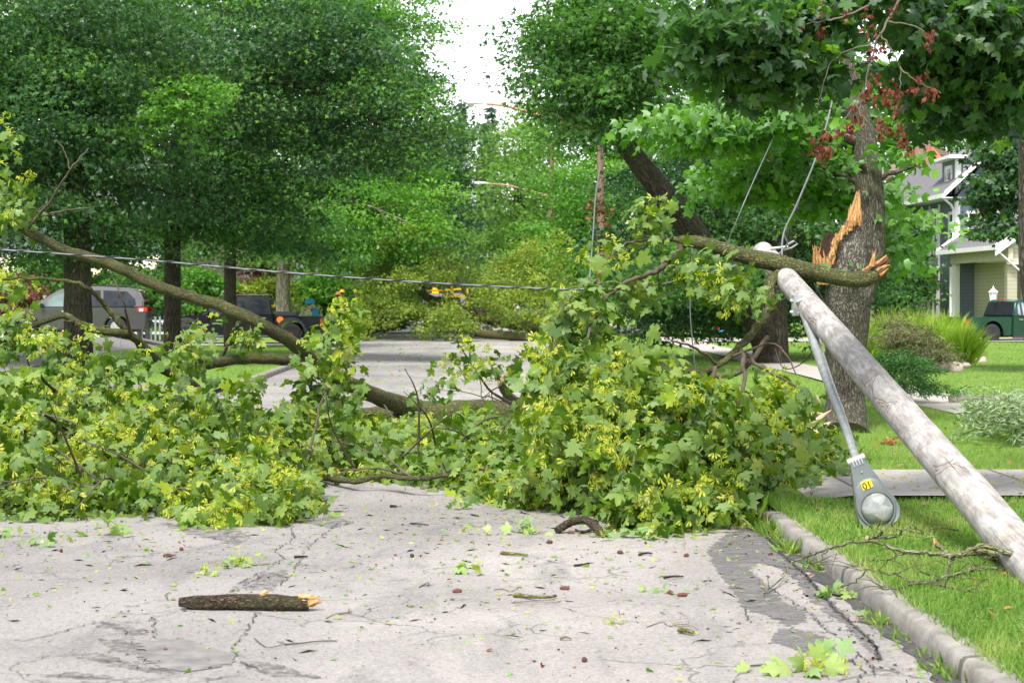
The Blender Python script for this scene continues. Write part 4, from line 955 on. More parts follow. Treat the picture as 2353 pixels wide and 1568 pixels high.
# ------------------------------------------------------------------ wires
M['cablegrey'] = mat_plain('aluminium_cable', (0.2, 0.21, 0.23), 0.45, metal=0.4, var=0.2)
def cable(label, spec, mat='cablegrey', group=None, sides=7, twin=False):
    mb = MB(); c = [(P(x, y, Y), r * Y / F) for x, y, Y, r in spec]; path, rr = spline(c, 10); mb.tube(path, rr, sides)
    mats = [M[mat]]
    if twin:
        mats.append(M['black']); p2 = []
        for i, p in enumerate(path): p2.append(p + Vector((0, -math.cos(i * 0.55) * rr[i] * 1.3, math.sin(i * 0.55) * rr[i] * 1.5)))
        # finer spiral
        fine = []
        for i in range(len(path) - 1):
            for k in range(8):
                t = k / 8; p = path[i].lerp(path[i + 1], t); a_ = (i + t) * 3.2; r_ = rr[i]
                fine.append(p + Vector((0, -math.cos(a_) * r_ * 1.35, math.sin(a_) * r_ * 1.35)))
        mb.tube(fine, [r_ * 1.0] * len(fine), 5, mi=1)
    o = mb.build('cable', mats, None, smooth=True, recalc=False); return tag(o, label, 'cable', group)
cable('long twisted silver and black cable slung across the road from the left edge', [(-60, 568, 20, 1.7), (0, 573, 20, 1.7), (330, 597, 20, 1.7), (660, 626, 20, 1.7), (1000, 650, 20, 1.7), (1330, 664, 20, 1.7), (1530, 650, 20, 1.7), (1700, 606, 20.2, 2)], twin=True)
cable('thick grey stay cable rising steeply from the leaning pole top into the trees', [(1800, 640, 19.5, 1.8), (1798, 545, 19.8, 2), (1830, 470, 19.8, 2.4), (1873, 365, 19.8, 2.1), (1905, 260, 19.8, 1.7), (1930, 130, 20.3, 1.4), (1955, -60, 21, 1.6)])
cable('short grey strand running from the eye bolt to the foot of the stay cable', [(1790, 583, 19.9, 2), (1808, 560, 19.85, 2), (1800, 540, 19.8, 2)])
cable('thin slack wire slanting up through the dark leaves left of the stay cable', [(1670, 560, 22, 1.2), (1720, 440, 22, 1.2), (1770, 330, 24, 1.1), (1820, 225, 27, 1), (1870, 60, 30, .9)])
cable('pale wire dangling in a slow curve in front of the far pole', [(1350, 690, 28, 1.6), (1362, 540, 36, 1.6), (1368, 450, 40, 1.6), (1378, 380, 42, 1.5), (1388, 270, 43.5, 1.3), (1392, 200, 44, 1.2)])
cable('loose wire drooping behind the pole just above the lamp arm', [(1780, 800, 18.8, 1.3), (1800, 845, 18.6, 1.3), (1840, 835, 18.4, 1.3), (1870, 790, 18.2, 1.3), (1850, 700, 18, 1.2)], 'black')
cable('thin wire hanging straight down through the leaves left of the second trunk', [(1590, 560, 20, 1.2), (1585, 700, 20, 1.2), (1590, 780, 20, 1.6), (1597, 850, 20, 1.2)])
cable('white service wire crossing the leaves below the snapped limb', [(1500, 690, 19.3, 1.3), (1600, 650, 19.4, 1.5), (1700, 605, 19.8, 1.3)], 'cablegrey')
cable('black wire looping from the pole side by the big trunk', [(1870, 650, 18.3, 1.6), (1890, 690, 18.3, 1.8), (1905, 730, 18.2, 1.5)], 'black')

# ================================================================== THE BROKEN MAPLE BY THE POLE
bt = tree('broken_maple', 'large maple right of the pole with a snapped lead ending in an orange splintered spike', 
     [(1942, 1020, 24.6, 70), (1942, 985, 24.8, 50), (1942, 920, 25, 45), (1944, 830, 25, 46), (1945, 740, 25, 51), (1950, 680, 25, 55), (1975, 620, 25.1, 48), (1995, 540, 25.2, 39), (1996, 430, 25.3, 32), (1985, 330, 25.5, 29), (1962, 240, 25.7, 27), (1940, 150, 26, 25), (1932, 60, 26.2, 24), (1925, -60, 26.5, 20)],
     [(1640, 280, 25, 130, 45, 1.0), (1540, 260, 24.5, 50, 25, .6), (1750, 250, 25.5, 110, 55, 1.1), (1860, 370, 26.5, 70, 60, .6), (2030, 440, 25.8, 20, 60, .6), (2030, 560, 26.5, 36, 45, .5), (2070, 500, 25.8, 14, 24, .3), (1800, 130, 27, 110, 70, 1.0), (2060, 200, 27, 45, 80, .8), (1910, 440, 26.8, 40, 40, .4), (1700, 400, 27.5, 110, 40, .8), (2040, 330, 26.5, 30, 40, .6), (1880, 260, 27, 40, 60, .5), (1960, 590, 24.6, 12, 16, .1), (2000, 350, 24.9, 20, 14, .2)],
     'leaf_bright', 0.145, 9500, 9, 0.3, 'bark_trunk', MAPLE3, 41, 30, extra_limbs=[[(1975, 330, 25.5, 14), (1900, 300, 25.2, 9), (1800, 275, 24.9, 6), (1640, 272, 24.6, 4), (1540, 280, 24.4, 2)], [(1990, 420, 25.3, 9), (2040, 400, 25.3, 6), (2100, 380, 25.3, 3)]], sides=18, up=0.6, spread=0.7, jm=.9, sub=5)
tb = P(1942, 1020, 24.6)
mb = MB(); rr_ = random.Random(8)
def splinter_ring(mb, cx, top, Y, r, n, hmin, hmax, base, seed):
    rn = random.Random(seed)
    for k in range(n):
        a_ = 2 * math.pi * k / n + rn.uniform(-.2, .2); rad = r * rn.uniform(.45, 1)
        p = P(cx, base, Y) - tb + Vector((math.cos(a_) * rad, math.sin(a_) * rad, 0))
        h = rn.uniform(hmin, hmax); tip = p + Vector((rn.gauss(0, .02), rn.gauss(0, .02), h)); w = rn.uniform(.015, .035)
        mb.tube([p - Vector((0, 0, .1)), p.lerp(tip, .5), tip], [w, w * .8, .003], 5, .3, k)
# grey dead lead beside the living one: a thick tapering knob
mb = MB()
path, rr2 = spline([(P(1943, 860, 25.06) - tb, 34 * 25 / F), (P(1944, 760, 24.98) - tb, 42 * 24.9 / F), (P(1948, 640, 24.85) - tb, 46 * 24.85 / F), (P(1952, 590, 24.8) - tb, 41 * 24.85 / F), (P(1956, 555, 24.8) - tb, 34 * 24.85 / F), (P(1960, 525, 24.8) - tb, 27 * 24.85 / F), (P(1965, 500, 24.8) - tb, 15 * 24.85 / F)], 5)
mb.tube(path, rr2, 16, .06, 3); 
mb.build('dead_lead', M['bark_grey'], bt, smooth=True, recalc=False, angle=60)
mb = MB(); rn2 = random.Random(31)
edge = [(1902, 604), (1910, 580), (1917, 560), (1922, 545), (1934, 528), (1946, 514), (1958, 505), (1968, 500), (1976, 502)]
ew = [.08, .1, .07, .08, .07, .1, .13, .16, .08]
for k in range(170):
    t_ = rn2.uniform(0, len(edge) - 1.001); q_ = int(t_); f_ = t_ - q_
    ex = edge[q_][0] * (1 - f_) + edge[q_ + 1][0] * f_; ey = edge[q_][1] * (1 - f_) + edge[q_ + 1][1] * f_; h_ = rn2.uniform(.03, ew[q_])
    p = P(ex + rn2.gauss(0, 3), ey + 6 + rn2.gauss(0, 3), 24.56 + rn2.uniform(-.02, .2)) - tb
    tip = p + Vector((rn2.gauss(.01, .025), rn2.gauss(0, .02), h_)); w_ = rn2.uniform(.005, .018)
    mb.tube([p - Vector((0, 0, .05)), p.lerp(tip, .5) + Vector((rn2.gauss(0, .006), 0, 0)), tip], [w_, w_ * .8, .001], 4, .25, k, squash=.5)
for k in range(46):
    bx_ = rn2.uniform(1947, 1976); tx_ = 1971 + rn2.gauss(0, 2.2) + (bx_ - 1964) * .15; ty_ = 432 + abs(rn2.gauss(0, 30))
    p = P(bx_, 508, 24.6 + rn2.uniform(0, .1)) - tb; tip = P(tx_, ty_, 24.64 + rn2.uniform(0, .05)) - tb; w_ = rn2.uniform(.008, .02)
    mb.tube([p, p.lerp(tip, .55) + Vector((rn2.gauss(0, .008), 0, 0)), tip], [w_, w_ * .8, .001], 4, .2, k, squash=.5)
splinter_ring(mb, 1958, 0, 24.75, .09, 10, .08, .22, 506, 4)
mb.build('splintered_top', M['rawwood'], bt)
# hollow torn socket on the left side: a jagged cup of raw wood with a dark hole
mb = MB(); n = 22; cx_, cz_ = 1899, 628
ring0, ring1, ring2 = [], [], []
rn = random.Random(12)
cb = P(1902, 640, 24.95) - tb
for k in range(n):
    a_ = 2 * math.pi * k / n; hx, hy = math.cos(a_), math.sin(a_)
    ht = 0.28 + 0.09 * rn.random() + (0.06 if hx > 0.3 else 0) - (0.1 if hy < -0.3 else 0)
    ring0.append(cb + Vector((hx * .15, hy * .15, -.08))); ring1.append(cb + Vector((hx * .195, hy * .18, ht + .03))); ring2.append(cb + Vector((hx * .12, hy * .11, ht - .1)))
ring3 = [cb + Vector((v_.x - cb.x, v_.y - cb.y, 0.03)) for v_ in ring2]
vs = ring0 + ring1 + ring2 + ring3; fs = []
for r in range(3):
    for k in range(n): fs.append((r * n + k, r * n + (k + 1) % n, (r + 1) * n + (k + 1) % n, (r + 1) * n + k))
fs.append(tuple(range(3 * n, 4 * n))); mb.add(vs, fs)
for k in range(80):
    v_ = ring1[rn.randrange(n)]; tip = v_ + Vector((rn.gauss(0, .02), rn.gauss(0, .02), rn.uniform(.02, .12))); mb.tube([v_ - Vector((0, .012, .16 + .1 * rn.random())), v_ - Vector((0, .015, 0)), tip], [.012, .01, .001], 4, .2, k)
mb.build('torn_socket', M['rawwood'], bt)
mb = MB(); q = P(1906, 556, 25.1) - tb; mb.tube([q + Vector((0, 0, -.25)), q, q + Vector((-.01, 0, .1)), q + Vector((.0, 0, .14))], [.14, .11, .06, .02], 10, .25, 5); mb.build('dark_hollow', mat_plain('dark_brown_wood', (0.05, 0.025, 0.015), .95, var=.6, scale=20), bt)  # solid dark brown lump where the hollow opens
# chips of torn wood at its foot
mb = MB(); rn = random.Random(3)
for k in range(34):
    p = P(1832 + rn.gauss(0, 26), 985, 23.2 + rn.gauss(0, .5)); p.z = .14 + abs(rn.gauss(0, .13)); d = Vector((rn.gauss(0, 1), rn.gauss(0, 1), rn.gauss(0, .5))).normalized()
    l = rn.uniform(.08, .32); mb.tube([p, p + d * l * .5, p + d * l], [.012, rn.uniform(.02, .045), .004], 5, .4, k, squash=.4)
tag(mb.build('wood_chips', mat_plain('fresh_wood_chip', (0.6, 0.42, 0.28), .8, var=.35, scale=9)), 'heap of pale torn wood chips on the lawn left of the broken maple foot', 'wood chips')
rs = np.random.RandomState(2)
def leaf_pile(label, ctr, n, r, mat, size, tpl=MAPLE2, flat_=0.25, cat='leaves', name='leaf_pile', seed=1, group=None, up=.8):
    rs = np.random.RandomState(seed); pos = np.array(ctr) + np.abs(rs.normal(size=(n, 3))) * np.array([0, 0, r * flat_]) + rs.normal(size=(n, 3)) * np.array([r, r, 0]) * .5
    o = leaf_object(name, tpl, pos, rs.normal(size=(n, 3)) * .6 + np.array([0, 0, up]), rs.normal(size=(n, 3)) * np.array([1, 1, .4]), size * rs.uniform(.6, 1.15, n), M[mat], rs.uniform(0, 1, n))
    return tag(o, label, cat, group)
M['leaf_rust'] = mat_leaf('rust_leaf', [(0, (0.2, 0.06, 0.02)), (1, (0.5, 0.18, 0.06))], (0.4, 0.18, 0.08), .2, .05)
leaf_pile('small heap of rust orange leaves on the lawn right of the broken maple', G(2042, 1020, .13), 60, .12, 'leaf_rust', .07, seed=5)

# ================================================================== STANDING TREES
# left side, near to far
tree('maple_tree', 'thick dark trunked maple standing in front of the silver minivan', [(180, 870, 48, 42), (180, 820, 48, 34), (179, 700, 48, 32), (177, 560, 48, 31), (174, 420, 48, 28), (172, 250, 48, 22), (168, 60, 48, 14)],
     [(250, 565, 49, 90, 35, 1.2), (60, 560, 48, 90, 30, 1.2), (60, 300, 47, 260, 230, 3.2), (230, 120, 48, 300, 200, 3.5), (40, 470, 46, 130, 70, 1.6), (-20, 60, 47, 200, 220, 3), (250, 420, 48.5, 150, 110, 2)], 'leaf_dark', 0.15, 48000, 14, 0.62, 'bark_dark', STAR, 51, 34, up=.8, spread=.5, sub=20, jm=1.35)
TB = tree('maple_tree', 'dark straight trunked maple with a fork, between the minivan and the black pickup', [(398, 830, 56, 26), (396, 770, 56, 20), (396, 640, 56, 19), (397, 450, 56, 19), (405, 380, 56, 15), (420, 250, 56, 12), (440, 60, 56, 8)],
     [(420, 300, 55, 260, 210, 3.2), (650, 200, 54, 250, 150, 2.8), (900, 250, 52, 120, 110, 1.6), (560, 60, 54, 330, 120, 3), (830, 330, 53, 160, 55, 1.5), (300, 480, 55, 140, 60, 1.6), (520, 480, 56, 140, 60, 1.6), (800, 80, 53, 140, 90, 2)], 'leaf_dark', 0.15, 58000, 14, 0.62, 'bark_dark', STAR, 52, 44, sub=20, jm=1.35,
     extra_limbs=[[(397, 450, 56, 10), (370, 410, 56, 8), (330, 370, 56, 5)], [(400, 460, 56, 8), (440, 430, 56, 5), (470, 400, 56, 3)], [(405, 260, 56, 12), (500, 190, 54, 10), (620, 185, 53, 8), (740, 215, 52.5, 6), (860, 280, 52, 4), (960, 330, 52, 2)]], up=.8, spread=.5)
tree('maple_tree', 'slender trunked young maple standing in front of the black pickup cab', [(530, 815, 68, 22), (529, 795, 68, 15), (529, 700, 68, 15), (528, 560, 68, 13), (526, 440, 68, 11), (524, 300, 68, 7)],
     [(560, 430, 67, 200, 130, 3), (700, 520, 68, 150, 60, 2), (480, 540, 66, 130, 40, 1.6), (620, 330, 68, 200, 130, 3)], 'leaf_mid', 0.16, 20000, 14, 0.55, 'bark_dark', STAR, 53, 22, up=.8, sub=16, jm=1.3)
tree('maple_tree', 'pale trunked bright green maple behind the bed of the black pickup', [(652, 800, 84, 20), (652, 740, 84, 17), (650, 660, 84, 16), (655, 520, 84, 14), (660, 380, 84, 10)],
     [(760, 480, 84, 190, 110, 4), (820, 380, 84, 200, 120, 4), (900, 480, 83, 130, 100, 3), (680, 570, 84, 140, 35, 2.5), (965, 550, 84, 80, 50, 3)], 'leaf_bright', 0.17, 30000, 14, 0.65, 'bark_pale', KITE, 54, 20, up=.8, sub=18, jm=1.5)
tree('maple_tree', 'tall bright green maple whose right edge stands against the white sky', [(890, 760, 92, 18), (888, 640, 92, 16), (885, 480, 92, 14), (880, 200, 92, 10)],
     [(870, 100, 90, 110, 150, 5), (900, 260, 90, 95, 120, 4), (860, 400, 90, 130, 100, 4), (800, -20, 90, 190, 90, 5), (930, 420, 92, 60, 90, 4)], 'leaf_bright', 0.19, 34000, 14, 0.7, 'bark_dark', KITE, 55, 16, up=.8, sub=18, jm=1.5)
tree('maple_tree', 'big dark maple farther back whose crown fills the upper left behind the minivan', [(60, 780, 92, 20), (60, 500, 92, 18), (70, 200, 92, 12)],
     [(60, 60, 92, 260, 180, 5), (300, 20, 94, 220, 160, 5), (60, 330, 92, 200, 130, 5), (330, 300, 96, 180, 120, 5)], 'leaf_dark', 0.3, 26000, 14, 0.8, 'bark_dark', KITE, 91, 12, up=.8)
tree('maple_tree', 'tall dark maple farther back behind the cab of the black pickup', [(600, 780, 100, 16), (600, 500, 100, 15), (600, 200, 100, 10)],
     [(560, 40, 100, 230, 160, 5), (620, 260, 102, 200, 140, 5), (760, 120, 104, 150, 130, 5)], 'leaf_mid', 0.3, 20000, 14, 0.8, 'bark_dark', KITE, 92, 12, up=.8)
tree('broadleaf_tree', 'dark tree rising behind the chimney and roof of the far houses', [(2230, 760, 130, 14), (2230, 500, 130, 12), (2230, 300, 130, 8)],
     [(2150, 280, 130, 90, 80, 5), (2280, 260, 130, 110, 110, 5), (2060, 330, 132, 90, 100, 5)], 'leaf_mid', 0.28, 14000, 14, 0.8, 'bark_dark', KITE, 93, 8, up=.8)
tree('broadleaf_tree', 'dark green tree beyond the second fallen tree on the left of the street', [(1000, 760, 125, 14), (1000, 560, 125, 12), (1005, 300, 125, 8)],
     [(1010, 340, 125, 50, 90, 4), (965, 480, 124, 65, 100, 5), (1035, 290, 128, 26, 50, 3), (930, 600, 122, 80, 60, 5)], 'leaf_dark', 0.26, 18000, 14, 0.8, 'bark_dark', KITE, 56, 10, up=.8)
tree('spruce_tree', 'dark blue green conifer at the far end of the street', [(1072, 700, 150, 8), (1070, 560, 150, 7), (1068, 420, 150, 4)],
     [(1070, 600, 150, 38, 60, 2), (1070, 520, 150, 36, 60, 2), (1066, 450, 150, 28, 50, 2), (1062, 390, 150, 18, 40, 1.5)], 'leaf_blue', 0.4, 9000, 16, 0.7, 'bark_dark', LANCE, 57, 6, up=.3)
def spruce(px, ytop, Y, rpx, label, seed):
    rs = np.random.RandomState(seed); base = P(px, 640, Y); base.z = 0; root = empty('spruce_tree', base, 0, label, 'conifer', 'tall ragged spruces at the street end')
    top = P(px, ytop, Y).z; r = rpx * Y / F; mb = MB(); mb.tube([(0, 0, 0), (0, 0, top * .6), (.1, 0, top)], [.35, .2, .03], 8)
    pos = []; d = []
    z = top * .35
    while z < top - .3:
        k = (top - z) / (top * .65); nb = 9; 
        for b in range(nb):
            a_ = rs.uniform(0, 6.28); l = r * k * rs.uniform(.5, 1.15) + .15; e = Vector((math.cos(a_) * l, math.sin(a_) * l, z - l * rs.uniform(.1, .35)))
            mb.tube([(0, 0, z), e], [.05, .012], 4)
            m_ = int(16 * l) + 5
            for t in rs.uniform(.15, 1, m_):
                p = Vector((0, 0, z)).lerp(e, t); pos.append((p.x + rs.normal() * .12, p.y + rs.normal() * .12, p.z - abs(rs.normal()) * .18)); d.append((e.x + rs.normal() * l * .8, e.y + rs.normal() * l * .8, -l * .5))
        z += rs.uniform(.35, .6)
    mb.build('trunk', M['bark_dark'], root); n = len(pos)
    leaf_object('crown', LANCE, np.array(pos), rs.normal(size=(n, 3)) + np.array([0, 0, .8]), np.array(d), rs.uniform(.3, .6, n), M['leaf_blue'], rs.uniform(0, 1, n), root, rs.uniform(.5, 1.2, n))
spruce(1128, 232, 175, 34, 'ragged tall spruce against the sky, taller of the pair at the street end, right one', 1)
spruce(1058, 222, 190, 26, 'ragged spruce against the sky left of the tallest spruce', 2)
spruce(1112, 268, 200, 30, 'thin spruce tip just left of the right hand spruce against the sky', 3)
rs = np.random.RandomState(17); o_ = TB.location.copy(); mb = MB(); sc_ = []
path, rr_ = spline([(P(400, 420, 56) - o_, .1), (P(380, 330, 52) - o_, .06), (P(370, 290, 48) - o_, .04), (P(400, 235, 46.6) - o_, .02), (P(450, 205, 46.4) - o_, .008)], 6); mb.tube(path, rr_, 7)
for k in range(150):
    u_ = rs.uniform(); px_ = 330 + 190 * u_ + rs.normal() * 18; py_ = 262 - 75 * math.sin(u_ * 2.4) * 1.2 + abs(rs.normal()) * 55; sc_.append(tuple(P(px_, py_, 45.6 + rs.normal() * .35) - o_))
    if k % 5 == 0: q = Vector(sc_[-1]); st_ = min(path, key=lambda v: (v - q).length); mb.tube([st_, st_.lerp(q, .5) + Vector((0, 0, .08)), q], [.015, .01, .004], 5)
mb.build('branch', M['bark_dark'], TB, smooth=True, recalc=False)
pos, nrm, dd, sz, r = spray(rs, np.array(sc_), 16, .2, .13, .7, .55, None, .3, .35); leaf_object('young_foliage', STAR, pos, nrm, dd, sz, M['leaf_bright'], r, TB)
# right side, far to near
tree('broadleaf_tree', 'yellowish green tree on the right of the street behind the far street lamp', [(1185, 760, 120, 14), (1185, 600, 120, 12), (1190, 400, 120, 8)],
     [(1200, 430, 120, 65, 120, 5), (1185, 560, 118, 55, 80, 5), (1215, 300, 122, 50, 85, 5), (1250, 560, 118, 60, 80, 5)], 'leaf_yellow', 0.26, 20000, 14, 0.8, 'bark_dark', KITE, 58, 10, up=.8)
tree('broadleaf_tree', 'fresh green tree behind the dark red utility pole', [(1330, 780, 96, 14), (1330, 640, 96, 13), (1332, 500, 96, 9)],
     [(1330, 450, 96, 90, 90, 4), (1320, 570, 95, 95, 80, 4), (1400, 400, 97, 90, 80, 4), (1260, 620, 94, 60, 60, 3)], 'leaf_bright', 0.2, 18000, 14, 0.6, 'bark_dark', KITE, 59, 10, up=.8)
tree('broadleaf_tree', 'airy pale green tall tree behind the leaning trunk, sky showing through it', [(1480, 780, 100, 18), (1480, 500, 100, 16), (1478, 200, 100, 11)],
     [(1480, 120, 100, 120, 120, 5), (1430, 280, 100, 90, 100, 4), (1600, 60, 100, 130, 90, 5), (1300, 300, 104, 60, 90, 4), (1650, 250, 101, 110, 110, 4)], 'leaf_bright', 0.22, 20000, 14, 0.8, 'bark_dark', KITE, 60, 18, up=.8)
tree('leaning_maple', 'maple with a dark trunk leaning left towards the street at the centre right', [(1775, 850, 50.8, 34), (1730, 720, 49, 32), (1620, 570, 46.5, 31), (1550, 480, 45.5, 30), (1495, 408, 45, 26), (1440, 335, 44.5, 23), (1395, 250, 44, 20), (1360, 150, 44, 17), (1340, 60, 44, 15), (1330, -60, 44, 12)],
     [(1345, 60, 44, 80, 110, 1.9), (1355, 190, 43.5, 70, 75, 1.6), (1262, 110, 44, 30, 70, 1.1), (1420, 170, 44, 110, 100, 1.8), (1470, 60, 44, 120, 90, 1.8), (1375, 285, 43.5, 50, 30, 1.0), (1222, 50, 44, 10, 45, .5), (1620, 575, 43.5, 70, 35, 1.0), (1570, 640, 43.5, 80, 40, 1.0)], 'leaf_mid', 0.15, 27000, 12, 0.38, 'bark_dark', STAR, 61, 40,
     extra_limbs=[[(1395, 250, 44, 12), (1430, 170, 44, 9), (1470, 80, 44, 5)], [(1380, 200, 44, 9), (1320, 150, 44, 6), (1270, 130, 44, 3)]], up=.75)
tree('maple_tree', 'wide dark maple behind the pole top, low crown shading the lawn', [(1778, 850, 50, 40), (1777, 800, 50, 34), (1776, 720, 50, 32), (1778, 640, 50, 32), (1800, 560, 50, 30), (1820, 430, 50, 24), (1830, 250, 50, 16)],
     [(1640, 560, 52, 200, 130, 3.5), (1760, 460, 53, 220, 130, 3.5), (1600, 420, 52, 170, 110, 3), (1500, 600, 53, 110, 90, 3), (1680, 700, 53, 150, 55, 2.6), (1850, 640, 54, 120, 80, 3), (1540, 700, 55, 90, 50, 2.6), (1760, 280, 53, 240, 120, 3), (1930, 560, 55, 120, 100, 3)], 'leaf_dark', 0.15, 52000, 14, 0.6, 'bark_dark', STAR, 62, 30, up=.85, spread=.45, sub=18, jm=1.3)
tree('maple_tree', 'small leaved maple hanging in front of the blue and beige houses', [(2440, 850, 42, 24), (2430, 600, 42, 20), (2400, 300, 42, 16), (2380, 100, 42, 12)],
     [(2285, 425, 42, 30, 42, .7), (2295, 510, 42, 20, 30, .5), (2310, 345, 42, 45, 15, .7), (2350, 330, 42, 30, 80, 1.0), (2290, 225, 43, 110, 50, 1.4)], 'leaf_dark', 0.14, 11000, 12, 0.34, 'bark_dark', MAPLE3, 63, 20, up=.7, spread=.6, jm=.7, sub=4)
tree('maple_tree', 'near overhanging maple whose large leaves fill the top right corner', [(2460, 1150, 19, 34), (2402, 800, 19, 28), (2368, 640, 19, 25), (2364, 480, 19, 25), (2366, 300, 19, 26), (2372, 120, 19, 26), (2380, -60, 19, 24)],
     [(1680, 40, 14, 130, 60, .6), (1610, 120, 14, 45, 40, .3), (1780, 130, 14.2, 100, 60, .5), (1830, 40, 14.3, 90, 50, .6), (1960, -40, 14.5, 150, 40, .7), (2160, 40, 15, 110, 80, .8), (2260, 180, 15.5, 100, 90, .7), (2130, 160, 15.5, 45, 45, .5), (2320, 60, 15, 80, 110, .7), (1860, 170, 14.3, 30, 40, .3), (2190, 250, 16, 60, 35, .5), (1740, 200, 14.4, 40, 30, .3), (2300, 270, 16, 50, 20, .4)], 'leaf_canopy', 0.105, 8600, 8, 0.2, 'bark_trunk', MAPLE, 64, 30, jm=.8, sub=4,
     extra_limbs=[[(2365, 100, 19, 14), (2250, 20, 17, 9), (2080, -20, 15.5, 7), (1900, 20, 14.5, 5), (1720, 40, 14, 3)], [(2358, 250, 19, 9), (2280, 230, 17, 6), (2180, 240, 16, 4)]], up=.45, spread=.75)
# dead red seed bunches hanging on bare twigs under that canopy
db = empty('dead_branch', (0, 0, 0), 0, 'bare drooping twigs hung with dark red dead seed bunches, in front of the broken maple', 'dead branch')
mb = MB(); Yd = 13.6
D0 = (2080, -30, Yd, 3)
DB = [[D0, (2050, 30, Yd, 2.6), (2020, 80, Yd, 2.4), (2000, 140, Yd, 2.2), (1985, 200, Yd, 1.8), (1975, 260, Yd, 1.4), (1990, 290, Yd, 1)], [(2020, 75, Yd, 2), (2050, 120, Yd, 1.8), (2072, 160, Yd, 1.5), (2110, 190, Yd, 1.2), (2160, 215, Yd, .9)],
      [(2068, 155, Yd, 1.2), (2068, 200, Yd, 1), (2055, 270, Yd, .8)], [(2010, 100, Yd, 1.5), (1940, 120, Yd, 1.2), (1900, 160, Yd, 1), (1880, 240, Yd, .8)], [(1985, 200, Yd, 1.4), (1930, 290, Yd, 1), (1880, 320, Yd, .8)], [D0, (1960, 30, Yd, 2), (1880, 50, Yd, 1.5), (1800, 60, Yd, 1)],
      [(2040, 50, Yd, 2), (2100, 60, Yd, 1.4), (2140, 90, Yd, 1)], [(1975, 255, Yd, 1.2), (2010, 300, Yd, 1), (2040, 320, Yd, .8)]]
for k, b in enumerate(DB): limb(mb, b, 6, 6, .05, k, .004)
mb.build('twigs', M['twig_grey'], db, smooth=True, recalc=False)
red = [(1836, 52, 5), (1884, 75, 5), (1880, 18, 4), (1945, 28, 4), (1990, 30, 5), (2010, 60, 4), (2050, 20, 4), (2130, 95, 8), (2140, 70, 4), (2020, 115, 5), (1995, 120, 4), (2015, 170, 5), (1995, 200, 7), (2000, 225, 6), (1985, 215, 4), (2030, 205, 7), (2050, 195, 5), (2035, 230, 6), (2060, 220, 4), (1960, 250, 5), (1975, 270, 4),
       (2095, 205, 6), (2110, 190, 6), (2130, 205, 7), (2150, 215, 5), (2065, 250, 5), (1925, 310, 6), (1900, 320, 8), (1905, 345, 8), (1885, 350, 6), (1870, 345, 5), (1885, 325, 6), (1945, 295, 5), (1955, 285, 4), (2025, 290, 7), (2030, 310, 6), (2045, 300, 4), (2065, 290, 5), (2070, 310, 6), (2075, 330, 6), (2085, 345, 5), (1870, 320, 4), (1990, 60, 3)]
c = []; 
for x, y, k in red:
    for j in range(k): c.append(P(x + rs.normal() * 5, y + rs.normal() * 10, Yd + rs.normal() * .05))
c = np.array(c); n = len(c) * 2; c = np.repeat(c, 2, 0) + rs.normal(size=(n, 3)) * .012
leaf_object('seed_clumps', MAPLE3, c, rs.normal(size=(n, 3)), rs.normal(size=(n, 3)) * .35 - np.array([0, 0, 1]), rs.uniform(.03, .065, n), M['leaf_red'], rs.uniform(0, 1, n), db, rs.uniform(.016, .032, n))
# red withered sprays in the mid distance
for lab, x, y, Y, k in (('withered red leaf spray beside the dark red far pole', 1376, 478, 60, 70), ('withered orange red leaf spray in the dark maple behind the stay cable', 1738, 400, 30, 22)):
    c = np.array(P(x, y, Y)) + rs.normal(size=(k, 3)) * np.array([.25, .1, .28]); tag(leaf_object('withered_leaves', MAPLE3, c, rs.normal(size=(k, 3)), rs.normal(size=(k, 3)) - np.array([0, 0, 1]), rs.uniform(.08, .17, k), M['leaf_red'], rs.uniform(0.2, 1, k)), lab, 'withered leaves')

# woods and shrubs that close the view
def shrub(name, label, blobs, mat, size, count, seed, cat='shrub', tpl=KITE, crad=.3, up=.8, spread=.6, group=None, per=14):
    b0 = blobs[0]; g = P(b0[0], b0[1], b0[2]); 
    return tree(name, label, [(b0[0], 680 + (CAMZ - lawn_z(g.x, g.y)) * F / b0[2], b0[2], 4), (b0[0], b0[1], b0[2], 2)], blobs, mat, size, count, per, crad, 'twig', tpl, seed, 8, cat, group, up=up, spread=spread, sides=6, fork=0, shell=.35)
shrub('shrub', 'leafy green shrub hiding the porch behind the minivan', [(330, 660, 80, 80, 60, 2)], 'leaf_mid', .17, 5000, 70)
shrub('shrub', 'bright shrub above the hood of the black pickup', [(450, 660, 88, 70, 60, 2)], 'leaf_bright', .18, 4500, 71)
shrub('shrub', 'mid green shrub right of the workers in hard hats', [(880, 690, 96, 60, 60, 2)], 'leaf_mid', .2, 5000, 72)
shrub('shrub', 'green shrub screening the wall behind the blue equipment box', [(745, 655, 98, 60, 45, 2)], 'leaf_bright', .2, 4500, 84)
shrub('shrub', 'purple leaved shrub behind the black pickup', [(590, 640, 96, 60, 60, 2)], 'leaf_purple', .2, 3500, 73)
shrub('shrub', 'yellow green shrub behind the pickup bed', [(620, 680, 90, 50, 45, 2)], 'leaf_olive', .18, 3500, 74)
shrub('shrub', 'purple brown shrub at the far left edge by the minivan hood', [(10, 690, 66, 50, 60, 1.5)], 'leaf_purple', .15, 3500, 75)
shrub('shrub', 'wide leafy shrub against the cream house wall', [(240, 610, 84, 120, 50, 2), (120, 600, 84, 90, 40, 2)], 'leaf_mid', .18, 7000, 83)
shrub('shrub', 'leafy shrub at the left edge behind the minivan windscreen', [(70, 640, 74, 60, 40, 1.5)], 'leaf_mid', .16, 2500, 76)
shrub('shrub', 'dark hedge at the far end of the lawn behind the second trunk', [(1700, 700, 82, 220, 42, 2.5)], 'leaf_dark', .2, 12000, 77, 'hedge')
